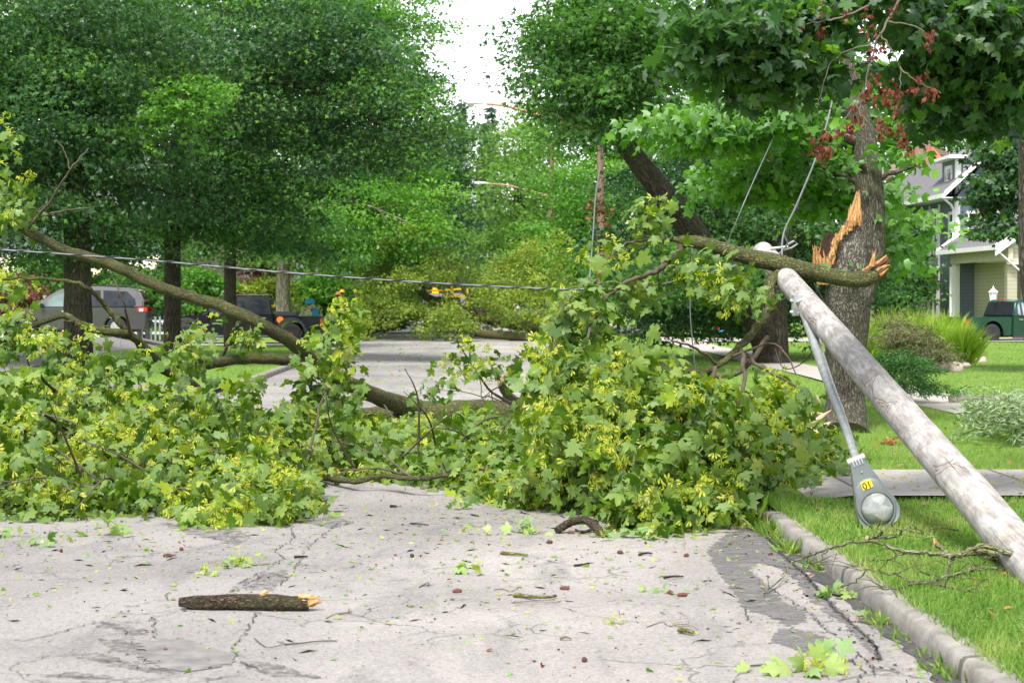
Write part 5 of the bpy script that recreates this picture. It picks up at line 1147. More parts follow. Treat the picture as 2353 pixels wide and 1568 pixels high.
shrub('shrub', 'dark yew left of the blue house porch', [(2060, 640, 92, 60, 90, 2.5)], 'leaf_dark', .2, 8000, 78)
shrub('shrub', 'tall shrub in the gap left of the blue house', [(2010, 560, 98, 110, 110, 3)], 'leaf_mid', .22, 8000, 79)
shrub('shrub', 'bright shrub beside the dark red pole foot', [(1420, 640, 88, 70, 80, 3)], 'leaf_mid', .2, 6000, 80)
rs = np.random.RandomState(90); cs = []
for k in range(150):
    a_ = rs.uniform(-42, 42); Y = rs.uniform(205, 250); cs.append((a_ / 42 * 85, Y, 0))
pos_, nn2, dd, ss, rr3 = [], [], [], [], []
for (x, y, z) in cs:
    if abs(x - (1112 - 1105) / F * y) < 5: hgt = 12
    else: hgt = rs.uniform(12, 17)
    k = 380; dv = unit(rs.normal(size=(k, 3))); p = np.array([x, y, hgt * .52]) + dv * np.array([4.5, 4, hgt * .52]) * rs.uniform(.75, 1.05, (k, 1)); pos_.append(p)
    nn2.append(dv + np.array([0, 0, .8]) + rs.normal(size=(k, 3)) * .5); dd.append(rs.normal(size=(k, 3)) - np.array([0, 0, .4])); ss.append(rs.uniform(.6, 1.2, k)); rr3.append(np.clip(rs.uniform(0, 1) + rs.normal(size=k) * .15, 0, 1))
tag(leaf_object('distant_trees', STAR, np.concatenate(pos_), np.concatenate(nn2), np.concatenate(dd), np.concatenate(ss), M['leaf_mid'], np.concatenate(rr3)), kind='stuff')

# ================================================================== SECOND FALLEN TREE, DOWN THE STREET
f2 = empty('fallen_tree', (0, 0, 0), 0, 'smaller looking fallen tree blocking the street far off, olive green with sawn trunk ends', 'fallen tree')
mb = MB(); n2 = [(p, .12) for p in limb(mb, [(1290, 752, 80, 22), (1240, 746, 80.5, 20), (1170, 738, 82, 18), (1100, 725, 84, 14), (1020, 700, 86, 10), (940, 660, 88, 6)], 6, 12, .04, 1)]
mb.build('trunk', M['bark_mossy'], f2, smooth=True, recalc=False, angle=60)
mb = MB(); n2 += [(p, .06) for p in limb(mb, [(1296, 780, 79, 15), (1240, 778, 79, 13), (1180, 772, 79.5, 11), (1090, 765, 80, 8)], 5, 10, .04, 2)]
n2 += [(p, .04) for p in limb(mb, [(1110, 730, 83, 8), (1080, 690, 83, 5), (1050, 640, 83, 3), (1020, 600, 83, 2)], 5, 6, .04, 3)]
n2 += [(p, .04) for p in limb(mb, [(980, 690, 86, 7), (960, 620, 86, 5), (970, 570, 86, 3)], 5, 6, .04, 4)]
build_each(mb, 'branch', M['bark_mossy'], f2, smooth=True, recalc=False, angle=60)
def mat_sawn():
    m, nt, o = new_mat('sawn_wood'); v = coords(nt, (1, 1, 1), 'Object'); n = noise(nt, v, 9, 3); r = ramp(nt, [(.3, (.28, .15, .08)), (.7, (.55, .38, .24))]); nt.links.new(n, r.inputs[0]); principled(nt, o, r.outputs[0], .8); return m
M['sawn'] = mat_sawn()
mb = MB()
for (x, y, Y, r) in ((1295, 752, 79.9, 21), (1300, 781, 78.9, 14)):
    p = P(x, y, Y); R_ = r * Y / F; mb.tube([p + Vector((-.12, .02, 0)), p + Vector((.03, -.03, 0))], R_, 16)
build_each(mb, 'sawn_end', M['sawn'], f2)
rs = np.random.RandomState(33)
s2x = [780, 800, 830, 860, 900, 960, 1000, 1040, 1075, 1100, 1130, 1170, 1215, 1240, 1260, 1290, 1320]
s2y = [755, 735, 690, 585, 535, 520, 550, 590, 635, 635, 600, 600, 565, 640, 640, 620, 690]
nb = 190; bx = rs.uniform(800, 1330, nb); bt2 = np.interp(bx, s2x, s2y); u = rs.uniform(0, 1, nb); bd_ = 78.6 + 8 * u
bz_ = (CAMZ - (bt2 - 680) / F * 83) * (rs.uniform(0.03, 1, nb) ** .62) * np.clip(.35 + u * 2.2, 0, 1)
bi = rs.randint(0, nb, 2300); c2 = np.stack([(bx[bi] - 1105) / F * bd_[bi], bd_[bi], bz_[bi]], 1) + rs.normal(size=(2300, 3)) * np.array([.34, .34, .22]); c2[:, 2] = np.maximum(c2[:, 2], .1)
bcol = np.clip(.5 + rs.normal(size=nb) * .25, 0, 1)
# gaps where the truck behind shows through
d = c2[:, 1]; n = len(c2); gx, gz = c2[:, 0] / d * F + 1105, 680 - (c2[:, 2] - CAMZ) / d * F
keep = ~(((gx - 985) / 46) ** 2 + ((gz - 670) / 30) ** 2 < rs.uniform(0.5, 1.1, n)) & ~(((gx - 1055) / 32) ** 2 + ((gz - 668) / 30) ** 2 < rs.uniform(.5, 1.1, n)) & ~(((gx - 1092) / 30) ** 2 + ((gz - 712) / 17) ** 2 < .9) & ~(((gx - 1190) / 30) ** 2 + ((gz - 700) / 18) ** 2 < rs.uniform(.3, 1, n))
c2 = c2[keep]
spray_c = np.array([bunch(rs, 1225, 600, 84, 24, 60, 40), bunch(rs, 1215, 660, 84, 30, 50, 40), bunch(rs, 1160, 650, 84, 30, 40, 40), bunch(rs, 960, 570, 84, 70, 30, 40), bunch(rs, 1290, 600, 84, 18, 70, 40)]).reshape(-1, 3)
c2 = np.concatenate([c2, spray_c])
mb = MB(); twigs(mb, rs, c2, .1, n2, .02); mb.build('twigs', M['twig'], f2, recalc=False)
pos, nrm, dd, sz, r = spray(rs, c2, 13, .26, .15, .55, .6, None, .3, .6, np.concatenate([bcol[bi][keep], rs.uniform(.5, 1, len(spray_c))]), .35)
leaf_object('foliage', STAR, pos, nrm, dd, sz, M['leaf_olive'], r, f2)

# ================================================================== VEHICLES
M['paint_silver'] = mat_plain('silver_paint', (0.085, 0.08, 0.085), 0.33, metal=0.5, var=0.05, scale=2, coat=.8, bstr=0)
M['paint_black'] = mat_plain('black_paint', (0.008, 0.009, 0.014), 0.3, metal=0.0, var=0.1, scale=2, coat=.25, bstr=0, spec=.3)
M['paint_green'] = mat_plain('dark_green_paint', (0.005, 0.045, 0.033), 0.25, metal=0.3, var=0.1, scale=2, coat=.9, bstr=0)
M['paint_white'] = mat_plain('white_paint', (0.75, 0.76, 0.77), 0.35, var=0.05, scale=2, coat=.5, bstr=0)
M['flare'] = mat_plain('grey_plastic', (0.035, 0.037, 0.042), 0.5, var=0.15)
M['tyre'] = mat_plain('tyre_rubber', (0.018, 0.018, 0.02), 0.8, var=0.2)
M['alloy'] = mat_plain('alloy_rim', (0.55, 0.55, 0.56), 0.3, metal=0.8, var=0.1)
M['rimblack'] = mat_plain('black_rim', (0.02, 0.02, 0.022), 0.4, var=0.1)
M['glass'] = mat_glass('tinted_glass', (0.012, 0.015, 0.018)); M['glass_clear'] = mat_glass('clear_glass', (0.09, 0.12, 0.12)); M['glass_pale'] = mat_glass('pale_sky_glass', (.16, .17, .2))
M['redlens'] = mat_plain('red_lens', (0.55, 0.01, 0.01), 0.15, var=.15, coat=.8, bstr=0)
M['chrome'] = mat_plain('chrome', (0.7, 0.7, 0.7), 0.12, metal=1.0, var=.05, bstr=0)
M['clearlens'] = mat_plain('headlight_lens', (0.6, 0.62, 0.63), 0.1, var=.1, coat=.8, bstr=0)
def arc(cx, cz, r, a0, a1, n=10): return [(cx + r * math.cos(math.radians(a0 + (a1 - a0) * i / n)), cz + r * math.sin(math.radians(a0 + (a1 - a0) * i / n))) for i in range(n + 1)]
class Car:
    """side outline (x forward, z up) with the width tapering above the belt line"""
    def __init__(s, root, W, belt, slope): s.root, s.W, s.belt, s.k = root, W, belt, slope
    def y(s, z, out=0.0): return s.W / 2 - max(0, z - s.belt) * s.k - max(0, .55 - z) * .08 + out
    def slab(s, name, outline, mat, bevel=.035):
        mb = MB(); n = len(outline)
        L_ = [(x, -s.y(z), z) for x, z in outline]; R_ = [(x, s.y(z), z) for x, z in outline]
        mb.add(L_ + R_, [tuple(range(n))[::-1], tuple(range(n, 2 * n))] + [(i, (i + 1) % n, n + (i + 1) % n, n + i) for i in range(n)])
        return mb.build(name, mat, s.root, smooth=True, bevel=bevel, angle=35)
    def side(s, name, poly, mat, out=.006, th=.012, both=True, parent=None, bevel=0):
        for sg in ((-1, 1) if both else (-1,)):
            mb = MB(); q = [(x, sg * s.y(z, out), z) for x, z in poly]; mb.prism(q, (0, -sg * th, 0)); o = mb.build(name, mat, parent or s.root, bevel=bevel)
        return o
def wheel(root, x, y, r, w, tyre, rim, spokes, hub=None):
    """wheel group: tyre with a rim sub-part"""
    sg = -1 if y < 0 else 1; mb = MB(); R_ = r
    prof = [(R_ * .62, -w / 2), (R_ * .9, -w / 2), (R_ * .98, -w * .4), (R_, -w * .15), (R_, w * .15), (R_ * .98, w * .4), (R_ * .9, w / 2), (R_ * .62, w / 2), (R_ * .6, w * .35), (R_ * .6, -w * .35)]
    mb.lathe(prof, (0, 0, 0), 'Y', 32); t = mb.build('wheel', M[tyre], root, smooth=True, angle=45); t.location = (x, y, r)
    mb = MB(); mb.lathe([(R_ * .62, sg * w * .46), (R_ * .62, sg * w * .3), (R_ * .55, sg * w * .25), (R_ * .5, sg * w * .05)], (0, 0, 0), 'Y', 28)
    for k in range(spokes):
        a_ = 2 * math.pi * k / spokes; ca, sa = math.cos(a_), math.sin(a_)
        mb.tube([(ca * R_ * .08, sg * w * .36, sa * R_ * .08), (ca * R_ * .35, sg * w * .38, sa * R_ * .35), (ca * R_ * .6, sg * w * .34, sa * R_ * .6)], [R_ * .05, R_ * .028, R_ * .035], 6)
    mb.lathe([(R_ * .14, sg * w * .3), (R_ * .13, sg * w * .42), (R_ * .05, sg * w * .44)], (0, 0, 0), 'Y', 16)
    mb.build('rim', M[rim], t, smooth=True)
    if hub: mb = MB(); mb.lathe([(R_ * .12, sg * w * .44), (R_ * .1, sg * w * .5), (.001, sg * w * .5)], (0, 0, 0), 'Y', 12); mb.build('hub_cap', M[hub], t)
    mb = MB(); mb.lathe([(R_ * .6, -sg * w * .1), (R_ * .3, -sg * w * .05), (.01, 0)], (0, 0, 0), 'Y', 20); mb.build('shaded_brake_disc', M['black'], t)  # black disc: the shade behind the spokes is put into its colour
    return t
def pickup(loc, rz, label, paint, flares, wb, H, bedlen, rimmat, lifted, glass, extras):
    root = empty('pickup_truck', loc, rz, label, 'pickup truck')
    fr, rr = wb / 2, -wb / 2; r = .42 if lifted else .385; g = .34 if lifted else .27; belt = H * .6; c = Car(root, 2.0, belt, .28)
    xf = fr + .95; xr = rr - 1.2; cabr = rr + .72 if bedlen == 's' else rr + .95
    # lower body: cab and bonnet in one, bed as a second slab, a gap between them
    ra = r + .12
    low = [(xf - .05, g + .12), (xf, g + .35), (xf - .03, belt - .2), (xf - .12, belt - .1), (fr + .2, belt - .03), (fr - .55, belt + .03), (cabr + .01, belt + .02), (cabr + .01, g)] + [(fr - ra - .02, g)] + arc(fr, r, ra, 168, 12, 12) + [(fr + ra + .03, g + .1)]
    c.slab('body', low, M[paint])
    bedz = belt - (.03 if lifted else .0)
    bed = [(xr, g + .25), (xr - .01, bedz), (cabr - .03, bedz), (cabr - .03, g + .02)] + [(rr + ra + .02, g + .04)] + arc(rr, r, ra, 12, 168, 12)
    c.slab('bed', bed, M[paint], .03)
    ws = fr - .6
    cab = [(ws, belt), (ws - .75, H - .06), (ws - 1.05, H), (cabr + .45, H - .01), (cabr + .22, H - .08), (cabr + .05, belt)]
    c.slab('cab', cab, M[paint], .04)
    z0, z1 = belt + .06, H - .14
    mid = (ws - .35 + cabr) / 2 - .25
    def wx(z): return ws - .1 - (z - belt) / (H - .06 - belt) * .75
    c.side('window', [(wx(z0) - .02, z0), (wx(z1) - .02, z1), (mid + .06, z1), (mid + .06, z0)], M[glass])
    c.side('window', [(mid - .06, z0), (mid - .06, z1), (cabr + .42, z1), (cabr + .3, z1 - .12), (cabr + .27, z0 + .06), (cabr + .4, z0)], M[glass])
    for sg_ in (1,):
        mb = MB(); ya, yb = c.y(belt) - .12, c.y(H) - .1
        mb.prism([(ws + .012 - .04, -ya, z0), (ws + .012 - .04, ya, z0), (ws - .66, yb, z1), (ws - .66, -yb, z1)], (.012, 0, .004)); mb.build('windscreen', M[glass], root)
        mb = MB(); mb.prism([(cabr + .06, -ya, z0), (cabr + .06, ya, z0), (cabr + .18, yb, z1), (cabr + .18, -yb, z1)], (-.02, 0, 0)); mb.build('rear_window', M['glass'], root)
    c.side('door_seam', [(mid - .008, g + .1), (mid - .008, z0), (mid + .008, z0), (mid + .008, g + .1)], M['black'], .004)
    c.side('door_handle', [(mid + .12, belt - .12), (mid + .32, belt - .12), (mid + .32, belt - .085), (mid + .12, belt - .085)], M['chrome'], .03, .03)
    c.side('door_handle', [(cabr + .28, belt - .12), (cabr + .48, belt - .12), (cabr + .48, belt - .085), (cabr + .28, belt - .085)], M['chrome'], .03, .03)
    fm = M['flare'] if flares else M[paint]
    for cx in (fr, rr):
        o1 = arc(cx, r, ra + .1, 5, 175, 16); o2 = arc(cx, r, ra - .01, 175, 5, 16); c.side('wheel_flare', o1 + o2, fm, .05 if flares else .02, .12 if flares else .05)
    for sx in (-1, 1):
        for cx in (fr, rr): wheel(root, cx, sx * .86, r, .28, 'tyre', rimmat, 6, 'redlens' if (lifted and cx == rr) else None)
    mb = MB()
    for sg in (-1, 1): mb.tube([(fr - .55, sg * 1.0, g - .03), (cabr, sg * 1.0, g - .03)], .045, 8)
    build_each(mb, 'side_step', M['flare'], root)
    mb = MB(); mb.box((xf + .03, 0, g + .17), (.16, 1.9, .26)); mb.build('front_bumper', M['flare'] if lifted else M['chrome'], root, bevel=.03)
    mb = MB(); mb.box((xr - .05, 0, g + .17), (.18, 1.86, .22)); mb.build('rear_bumper', M['flare'] if lifted else M['chrome'], root, bevel=.03)
    mb = MB(); mb.box((xf - .01, 0, belt - .33), (.05, 1.2, .3)); mb.build('grille', M['black'], root, bevel=.02)
    for sg in (-1, 1):
        mb = MB(); mb.box((xf - .04, sg * .8, belt - .28), (.12, .32, .2)); mb.build('headlight', M['clearlens'], root, bevel=.02)
        mb = MB(); mb.box((xr + .02, sg * .93, bedz - .26), (.1, .14, .36)); mb.build('tail_light', M['redlens'], root, bevel=.02)
        mb = MB(); mb.box((ws - .25, sg * 1.12, belt + .14), (.1, .2, .22)); mb.build('wing_mirror', M['black'], root, bevel=.03)
    mb = MB(); mb.box((xr + .02, 0, g + .3), (.0, .0, .0))
    mb = MB(); mb.box(((xr + cabr) / 2, 0, bedz - .06), (abs(xr - cabr) - .15, 1.7, .03)); mb.build('tonneau_cover', M['flare'], root)
    mb = MB(); mb.box((0, 0, g + .05), (wb + 1.3, 1.3, .16)); mb.build('chassis', M['black'], root)
    extras(root, c, dict(fr=fr, rr=rr, xf=xf, xr=xr, cabr=cabr, belt=belt, H=H, ws=ws, bedz=bedz, mid=mid, g=g, r=r))
    return root
def black_extras(root, c, d):
    mb = MB()
    for sg in (-1, 1): mb.tube([(d['ws'] - .75, sg * .66, d['H'] + .05), (d['cabr'] + .2, sg * .66, d['H'] + .05)], .03, 8)
    for k in range(6):
        x = d['ws'] - .85 - k * (d['ws'] - 1.1 - d['cabr']) / 5.2; mb.box((x, 0, d['H'] + .05), (.06, 1.3, .035))
    mb.build('roof_rack', M['flare'], root, bevel=.005)
    mb = MB(); mb.box(((d['cabr'] + d['rr']) / 2 - .12, 0, d['bedz'] + .1), (.82, 1.6, .17)); mb.build('bed_box', M['flare'], root, bevel=.02)
    mb = MB(); x = d['cabr'] - .28; z = d['belt'] - .22; yy = c.y(z, .008)
    q = [(x + .14 * math.cos(a_), yy, z + .05 + .13 * math.sin(a_)) for a_ in np.linspace(-.6, math.pi + .6, 16)] + [(x - .07, yy, z - .05), (x - .07, yy, z - .17), (x + .05, yy, z - .17), (x + .07, yy, z - .05)]
    mb.prism(q, (0, .008, 0)); mb.build('emblem', mat_plain('orange_sticker', (.95, .22, .02), .5, var=.03), root)
def green_extras(root, c, d):
    mb = MB(); mb.box((d['cabr'] + .2, 0, d['H'] - .02), (.06, .34, .05)); mb.build('brake_light', M['redlens'], root, bevel=.01)
pickup((-9.65, 75.7, -.01), math.pi, 'black lifted pickup truck with roof rack and an orange emblem behind its cab', 'paint_black', True, 4.18, 1.9, 's', 'rimblack', True, 'glass', black_extras)
pickup((21.05, 74.0, .06), math.radians(22), 'dark green pickup truck parked in front of the beige house porch', 'paint_green', False, 3.3, 1.72, 'l', 'alloy', False, 'glass_pale', green_extras)

# silver minivan
vx = (235 - 1105) / F * 65; vroot = empty('minivan', (vx - .9, 65.2, .50), math.pi - math.radians(-4), 'silver minivan parked behind the dark trunk at the left edge', 'minivan')
c = Car(vroot, 1.96, .98, .3); fr, rr = 1.5, -1.5; r = .34; ra = .41
low = [(2.42, .28), (2.48, .5), (2.36, .72), (1.9, .9), (1.35, 1.0), (-2.3, 1.0), (-2.52, .85), (-2.5, .42), (-2.44, .24)] + [(rr - ra, .24)] + arc(rr, r, ra, 172, 8, 12) + [(rr + ra, .22), (fr - ra, .22)] + arc(fr, r, ra, 172, 8, 12) + [(fr + ra, .26)]
c.slab('body', low, M['paint_silver'])
cab = [(1.42, .99), (.45, 1.62), (.1, 1.7), (-.8, 1.74), (-2.0, 1.68), (-2.28, 1.58), (-2.42, 1.25), (-2.42, .99)]
c.slab('cabin', cab, M['paint_silver'], .05)
c.side('window', [(1.12, 1.04), (.48, 1.5), (.02, 1.58), (-.02, 1.04)], M['glass_clear'])
c.side('window', [(-.12, 1.04), (-.1, 1.58), (-.95, 1.6), (-.98, 1.04)], M['glass'])
c.side('window', [(-1.06, 1.04), (-1.04, 1.6), (-1.85, 1.56), (-2.12, 1.3), (-2.16, 1.1), (-2.06, 1.04)], M['glass'])
for x in (-.06, -1.02): c.side('door_seam', [(x - .006, .3), (x - .006, 1.6), (x + .006, 1.6), (x + .006, .3)], M['black'], .004)
c.side('door_handle', [(.1, .86), (.34, .86), (.34, .91), (.1, .91)], M['chrome'], .03, .03); c.side('door_handle', [(-.4, .86), (-.16, .86), (-.16, .91), (-.4, .91)], M['chrome'], .03, .03)
c.side('sill_trim', [(1.0, .24), (1.0, .3), (-1.05, .3), (-1.05, .24)], M['flare'], .015)
mb = MB(); mb.prism([(1.36, -.72, 1.03), (1.36, .72, 1.03), (.52, .62, 1.58), (.52, -.62, 1.58)], (.012, 0, .01)); mb.build('windscreen', M['glass_clear'], vroot)
mb = MB(); mb.prism([(-2.44, -.7, 1.1), (-2.44, .7, 1.1), (-2.32, .62, 1.52), (-2.32, -.62, 1.52)], (-.015, 0, 0)); mb.build('rear_window', M['glass'], vroot)
for sg in (-1, 1):
    mb = MB(); mb.box((-2.36, sg * .84, .93), (.36, .28, .17)); mb.build('tail_light', M['redlens'], vroot, bevel=.03)
    mb = MB(); mb.box((-2.34, sg * .9, .925), (.14, .2, .1)); mb.build('reversing_light', M['clearlens'], vroot)
    mb = MB(); mb.box((2.2, sg * .8, .68), (.4, .26, .16)); mb.build('headlight', M['clearlens'], vroot, bevel=.03)
    mb = MB(); mb.box((1.0, sg * 1.05, 1.08), (.14, .2, .14)); mb.build('wing_mirror', M['paint_black'], vroot, bevel=.03)
    for cx in (fr, rr): wheel(vroot, cx, sg * .86, r, .22, 'tyre', 'alloy', 10)
    mb = MB(); mb.tube([(.1, sg * .62, 1.72), (0, sg * .62, 1.77), (-1.8, sg * .62, 1.75), (-1.95, sg * .62, 1.7)], .018, 6); mb.build('roof_rail', M['flare'], vroot)
mb = MB(); mb.box((-2.4, 0, 1.66), (.3, 1.3, .03)); mb.build('rear_spoiler', M['paint_silver'], vroot, bevel=.01)
mb = MB(); mb.box((-2.46, 0, .42), (.2, 1.8, .3)); mb.build('rear_bumper', M['paint_silver'], vroot, bevel=.05)
mb = MB(); mb.box((0, 0, .24), (4.2, 1.4, .14)); mb.build('chassis', M['black'], vroot)

# white utility truck with amber beacons behind the second fallen tree
M['amber'] = mat_emit('amber_lamp', (1.0, .2, .005), 2.2)
M['blueplastic'] = mat_plain('blue_tarp', (.03, .3, .55), .5, var=.15)
M['yellow'] = mat_plain('yellow_paint', (.75, .5, .02), .4, var=.08, bstr=0)
wt = empty('utility_truck', (-1.9, 96, 0), math.radians(90), 'white utility truck with an amber beacon glimpsed through the gap in the far fallen tree', 'utility truck')
mb = MB(); mb.box((0.2, 0, 1.3), (.9, 2.1, 1.5)); mb.build('cab', M['paint_white'], wt, bevel=.12)
mb = MB(); mb.box((-.26, 0, 1.6), (.04, 1.7, .55)); mb.build('windscreen', M['glass'], wt)
mb = MB(); mb.box((-.6, 0, .95), (.9, 2.0, .55)); mb.build('bonnet', M['paint_white'], wt, bevel=.1)
mb = MB(); mb.box((3.0, 0, 1.3), (4.4, 2.2, 1.3)); mb.build('service_body', M['paint_white'], wt, bevel=.04)
for sg in (-1, 1):
    mb = MB(); mb.box((-1.06, sg * .75, 1.0), (.06, .3, .2)); mb.build('headlight', M['clearlens'], wt)
    for cx in (-.3, 3.2): wheel(wt, cx, sg * .9, .42, .26, 'tyre', 'alloy', 6)
mb = MB(); mb.lathe([(.16, 0), (.17, .16), (.12, .26), (.01, .3)], (.0, .45, 2.06), 'Z', 14); mb.build('beacon', M['amber'], wt, smooth=True)
mb = MB(); mb.tube([(1.5, -.4, 1.95), (3.4, -.3, 2.7), (.3, -.2, 2.55)], [.12, .1, .09], 8); mb.build('boom', M['yellow'], wt)
wt2 = empty('utility_truck', (2.9, 102, 0), math.radians(90), 'pale truck farther right behind the far fallen tree, showing one small orange lamp', 'utility truck')
mb = MB(); mb.box((0, 0, 1.0), (1.6, 2.0, 1.1)); mb.build('cab', M['paint_white'], wt2, bevel=.12)
mb = MB(); mb.box((2.6, 0, 1.0), (3.6, 2.0, .9)); mb.build('service_body', M['paint_white'], wt2, bevel=.05)
mb = MB(); mb.box((-.82, 0, 1.3), (.03, 1.6, .4)); mb.build('windscreen', M['glass_clear'], wt2)
for sg in (-1, 1):
    for cx in (-.2, 3.0): wheel(wt2, cx, sg * .85, .38, .24, 'tyre', 'alloy', 6)
mb = MB(); mb.lathe([(.1, 0), (.1, .12), (.01, .2)], (-.4, .25, 1.56), 'Z', 12); mb.build('beacon', M['amber'], wt2, smooth=True)
# yellow caution tape strung across behind the trees
def tape(label, a_, b_, w=.08):
    mb = MB(); pts = [a_.lerp(b_, t) + Vector((0, 0, -math.sin(math.pi * t) * .12)) for t in np.linspace(0, 1, 14)]
    for p, q in zip(pts, pts[1:]): mb.prism([p, q, q + Vector((0, .01, w)), p + Vector((0, .01, w))], (0, .006, 0))
    return tag(mb.build('caution_tape', M['yellow']), label, 'caution tape')
tape('yellow caution tape showing left of the beacon above the far fallen tree', P(900, 662, 88.8), P(1060, 665, 88.8))
tape('yellow caution tape stretched to the right above the far fallen tree', P(1160, 682, 88.6), P(1420, 694, 88.0))
st = empty('barrier', P(1052, 700, 89.5), 0, 'yellow framed stand beside the utility truck in the gap of the far fallen tree', 'barrier')
mb = MB()
for x in (-.55, .45): mb.box((x, 0, 0.0), (.1, .08, 1.6))
build_each(mb, 'post', M['yellow'], st); mb = MB(); mb.box((-.05, -.08, .42), (1.25, .06, .12)); build_each(mb, 'rail', M['yellow'], st)
tb_ = empty('equipment_cart', P(712, 712, 86.5), 0, 'blue equipment box on a small cart behind the tail of the black pickup', 'equipment cart')
mb = MB(); mb.box((0, 0, .4), (.5, .4, .25), .1, taper=.8); mb.build('blue_box', M['blueplastic'], tb_, bevel=.04)
mb = MB(); mb.box((.25, 0, -.15), (.35, .4, .35), .1); mb.build('blue_bag', M['blueplastic'], tb_, bevel=.05)
mb = MB(); mb.tube([(-.4, 0, -.6), (-.4, 0, .1)], .03, 6); mb.tube([(.4, 0, -.6), (.4, 0, .1)], .03, 6); mb.tube([(-.45, 0, .08), (.45, 0, .08)], .03, 6); mb.build('stand', M['galv'], tb_)

# ------------------------------------------------------------------ the workers
M['skin'] = mat_plain('skin', (.55, .3, .22), .6, var=.08); M['hivis'] = mat_plain('high_visibility_cloth', (.62, .85, .05), .7, var=.08)
M['denim'] = mat_plain('dark_work_trousers', (.03, .035, .06), .85, var=.2); M['helmet'] = mat_plain('yellow_hard_hat', (.95, .7, .02), .35, var=.03, coat=.4, bstr=0)
M['tan'] = mat_plain('tan_hat', (.65, .3, .12), .7, var=.1); M['hair'] = mat_plain('brown_hair', (.05, .03, .02), .8); M['band'] = mat_plain('silver_band', (.7, .7, .68), .4)
def person(loc, rz, label, hat, bend=0.0, reach=0.0, h=1.8):
    root = empty('person', loc, rz, label, 'person', 'workers in bright yellow beside the far fallen tree')
    s = h / 1.8
    J = {'pel': (0, 0, .95), 'ch': (0, -.02 - bend * .25, 1.32 - bend * .06), 'nk': (0, -.02 - bend * .42, 1.52 - bend * .14), 'hd': (0, -.04 - bend * .5, 1.68 - bend * .2), 'tp': (0, -.03 - bend * .54, 1.76 - bend * .22)}
    v = [J['pel'], J['ch'], J['nk'], J['hd'], J['tp']]; e = [(0, 1), (1, 2), (2, 3), (3, 4)]; rad = [.15, .17, .06, .095, .07]
    def add(ps, rs_, parent):
        for p, r in zip(ps, rs_): v.append(p); e.append((parent, len(v) - 1)); rad.append(r); parent = len(v) - 1
    cy = J['ch'][1]; cz = J['ch'][2]
    for sg in (-1, 1):
        add([(sg * .1, 0, .9), (sg * .12, -.03, .5), (sg * .12, .0, .09), (sg * .13, -.14, .05)], [.1, .065, .045, .04], 0)
        add([(sg * .2, cy, cz + .1), (sg * .27, cy - .02 - reach * .1, cz - .17), (sg * .22, cy - .2 - reach * .25, cz - .28 + reach * .2), (sg * .2, cy - .27 - reach * .3, cz - .27 + reach * .24)], [.065, .048, .036, .03], 1)
    me = bpy.data.meshes.new('body'); me.from_pydata([tuple(c_ * s for c_ in p) for p in v], e, [])
    o = bpy.data.objects.new('body', me); COL.objects.link(o); o.parent = root
    md = o.modifiers.new('skin', 'SKIN'); 
    for k, sv in enumerate(me.skin_vertices[0].data): sv.radius = (rad[k] * s, rad[k] * s * (.8 if k in (0, 1) else 1)); sv.use_root = (k == 0)
    ss = o.modifiers.new('sub', 'SUBSURF'); ss.levels = 1; ss.render_levels = 1
    dg = bpy.context.evaluated_depsgraph_get(); me2 = bpy.data.meshes.new_from_object(o.evaluated_get(dg)); 
    bpy.data.objects.remove(o)
    me2.materials.clear()
    for m_ in ('skin', 'hivis', 'denim', 'black'): me2.materials.append(M[m_])
    nz_ = J['nk'][2] * s
    for p in me2.polygons:
        z = p.center.z; p.material_index = 0 if z > nz_ - .02 else (1 if z > .92 * s else (2 if z > .12 * s else 3))
        if abs(p.center.x) > .17 and p.center.y < cy - .2 - reach * .2: p.material_index = 0
        p.use_smooth = True
    b = bpy.data.objects.new('body', me2); COL.objects.link(b); b.parent = root
    hx, hy, hz = [q * s for q in J['hd']]
    mb = MB(); mb.tube([(hx, hy - .085, hz + .0), (hx, hy - .125, hz - .02)], [.02, .014], 6); mb.build('nose', M['skin'], b, smooth=True)
    for sg in (-1, 1): mb = MB(); mb.lathe([(.001, -.012), (.014, 0), (.001, .012)], (hx + sg * .035, hy - .09, hz + .02), 'Y', 8); mb.build('eye', M['black'], b)
    mb = MB(); mb.lathe([(.105, -.05), (.112, .0), (.1, .04)], (hx, hy + .015, hz + .01), 'Z', 16); mb.build('hair', M['hair'], root)
    mb = MB(); mb.lathe([(.17 if hat == 'tan' else .15, .035), (.165 if hat == 'tan' else .145, .05), (.125, .055), (.12, .12), (.085, .17), (.01, .19)], (hx, hy - .01, hz + .0), 'Z', 20); mb.build('hard_hat' if hat == 'helmet' else 'hat', M[hat], root, smooth=True, angle=50)
    mb = MB(); mb.lathe([(.205, -.02), (.21, .02)], (0, cy * s, (cz - .12) * s), 'Z', 20)
    mb.build('reflective_band', M['band'], root)
    return root
def stand_at(px, hat_y, Y, h): 
    p = P(px, hat_y, Y); p.z -= (h + .02); return p
person(stand_at(784, 663, 92, 1.82), .3, 'person in yellow hard hat and bright yellow jacket, left of the two in helmets', 'helmet', .25, .3)
person(stand_at(820, 668, 92.5, 1.8), -.2, 'person in yellow hard hat and bright yellow jacket, nearest the far fallen tree', 'helmet', 0, 0)
person(stand_at(764, 666, 91.5, 1.82), 1.2, 'person in tan hat bending beside the two in hard hats', 'tan', .5, .6)
# off cut on the bank under the workers

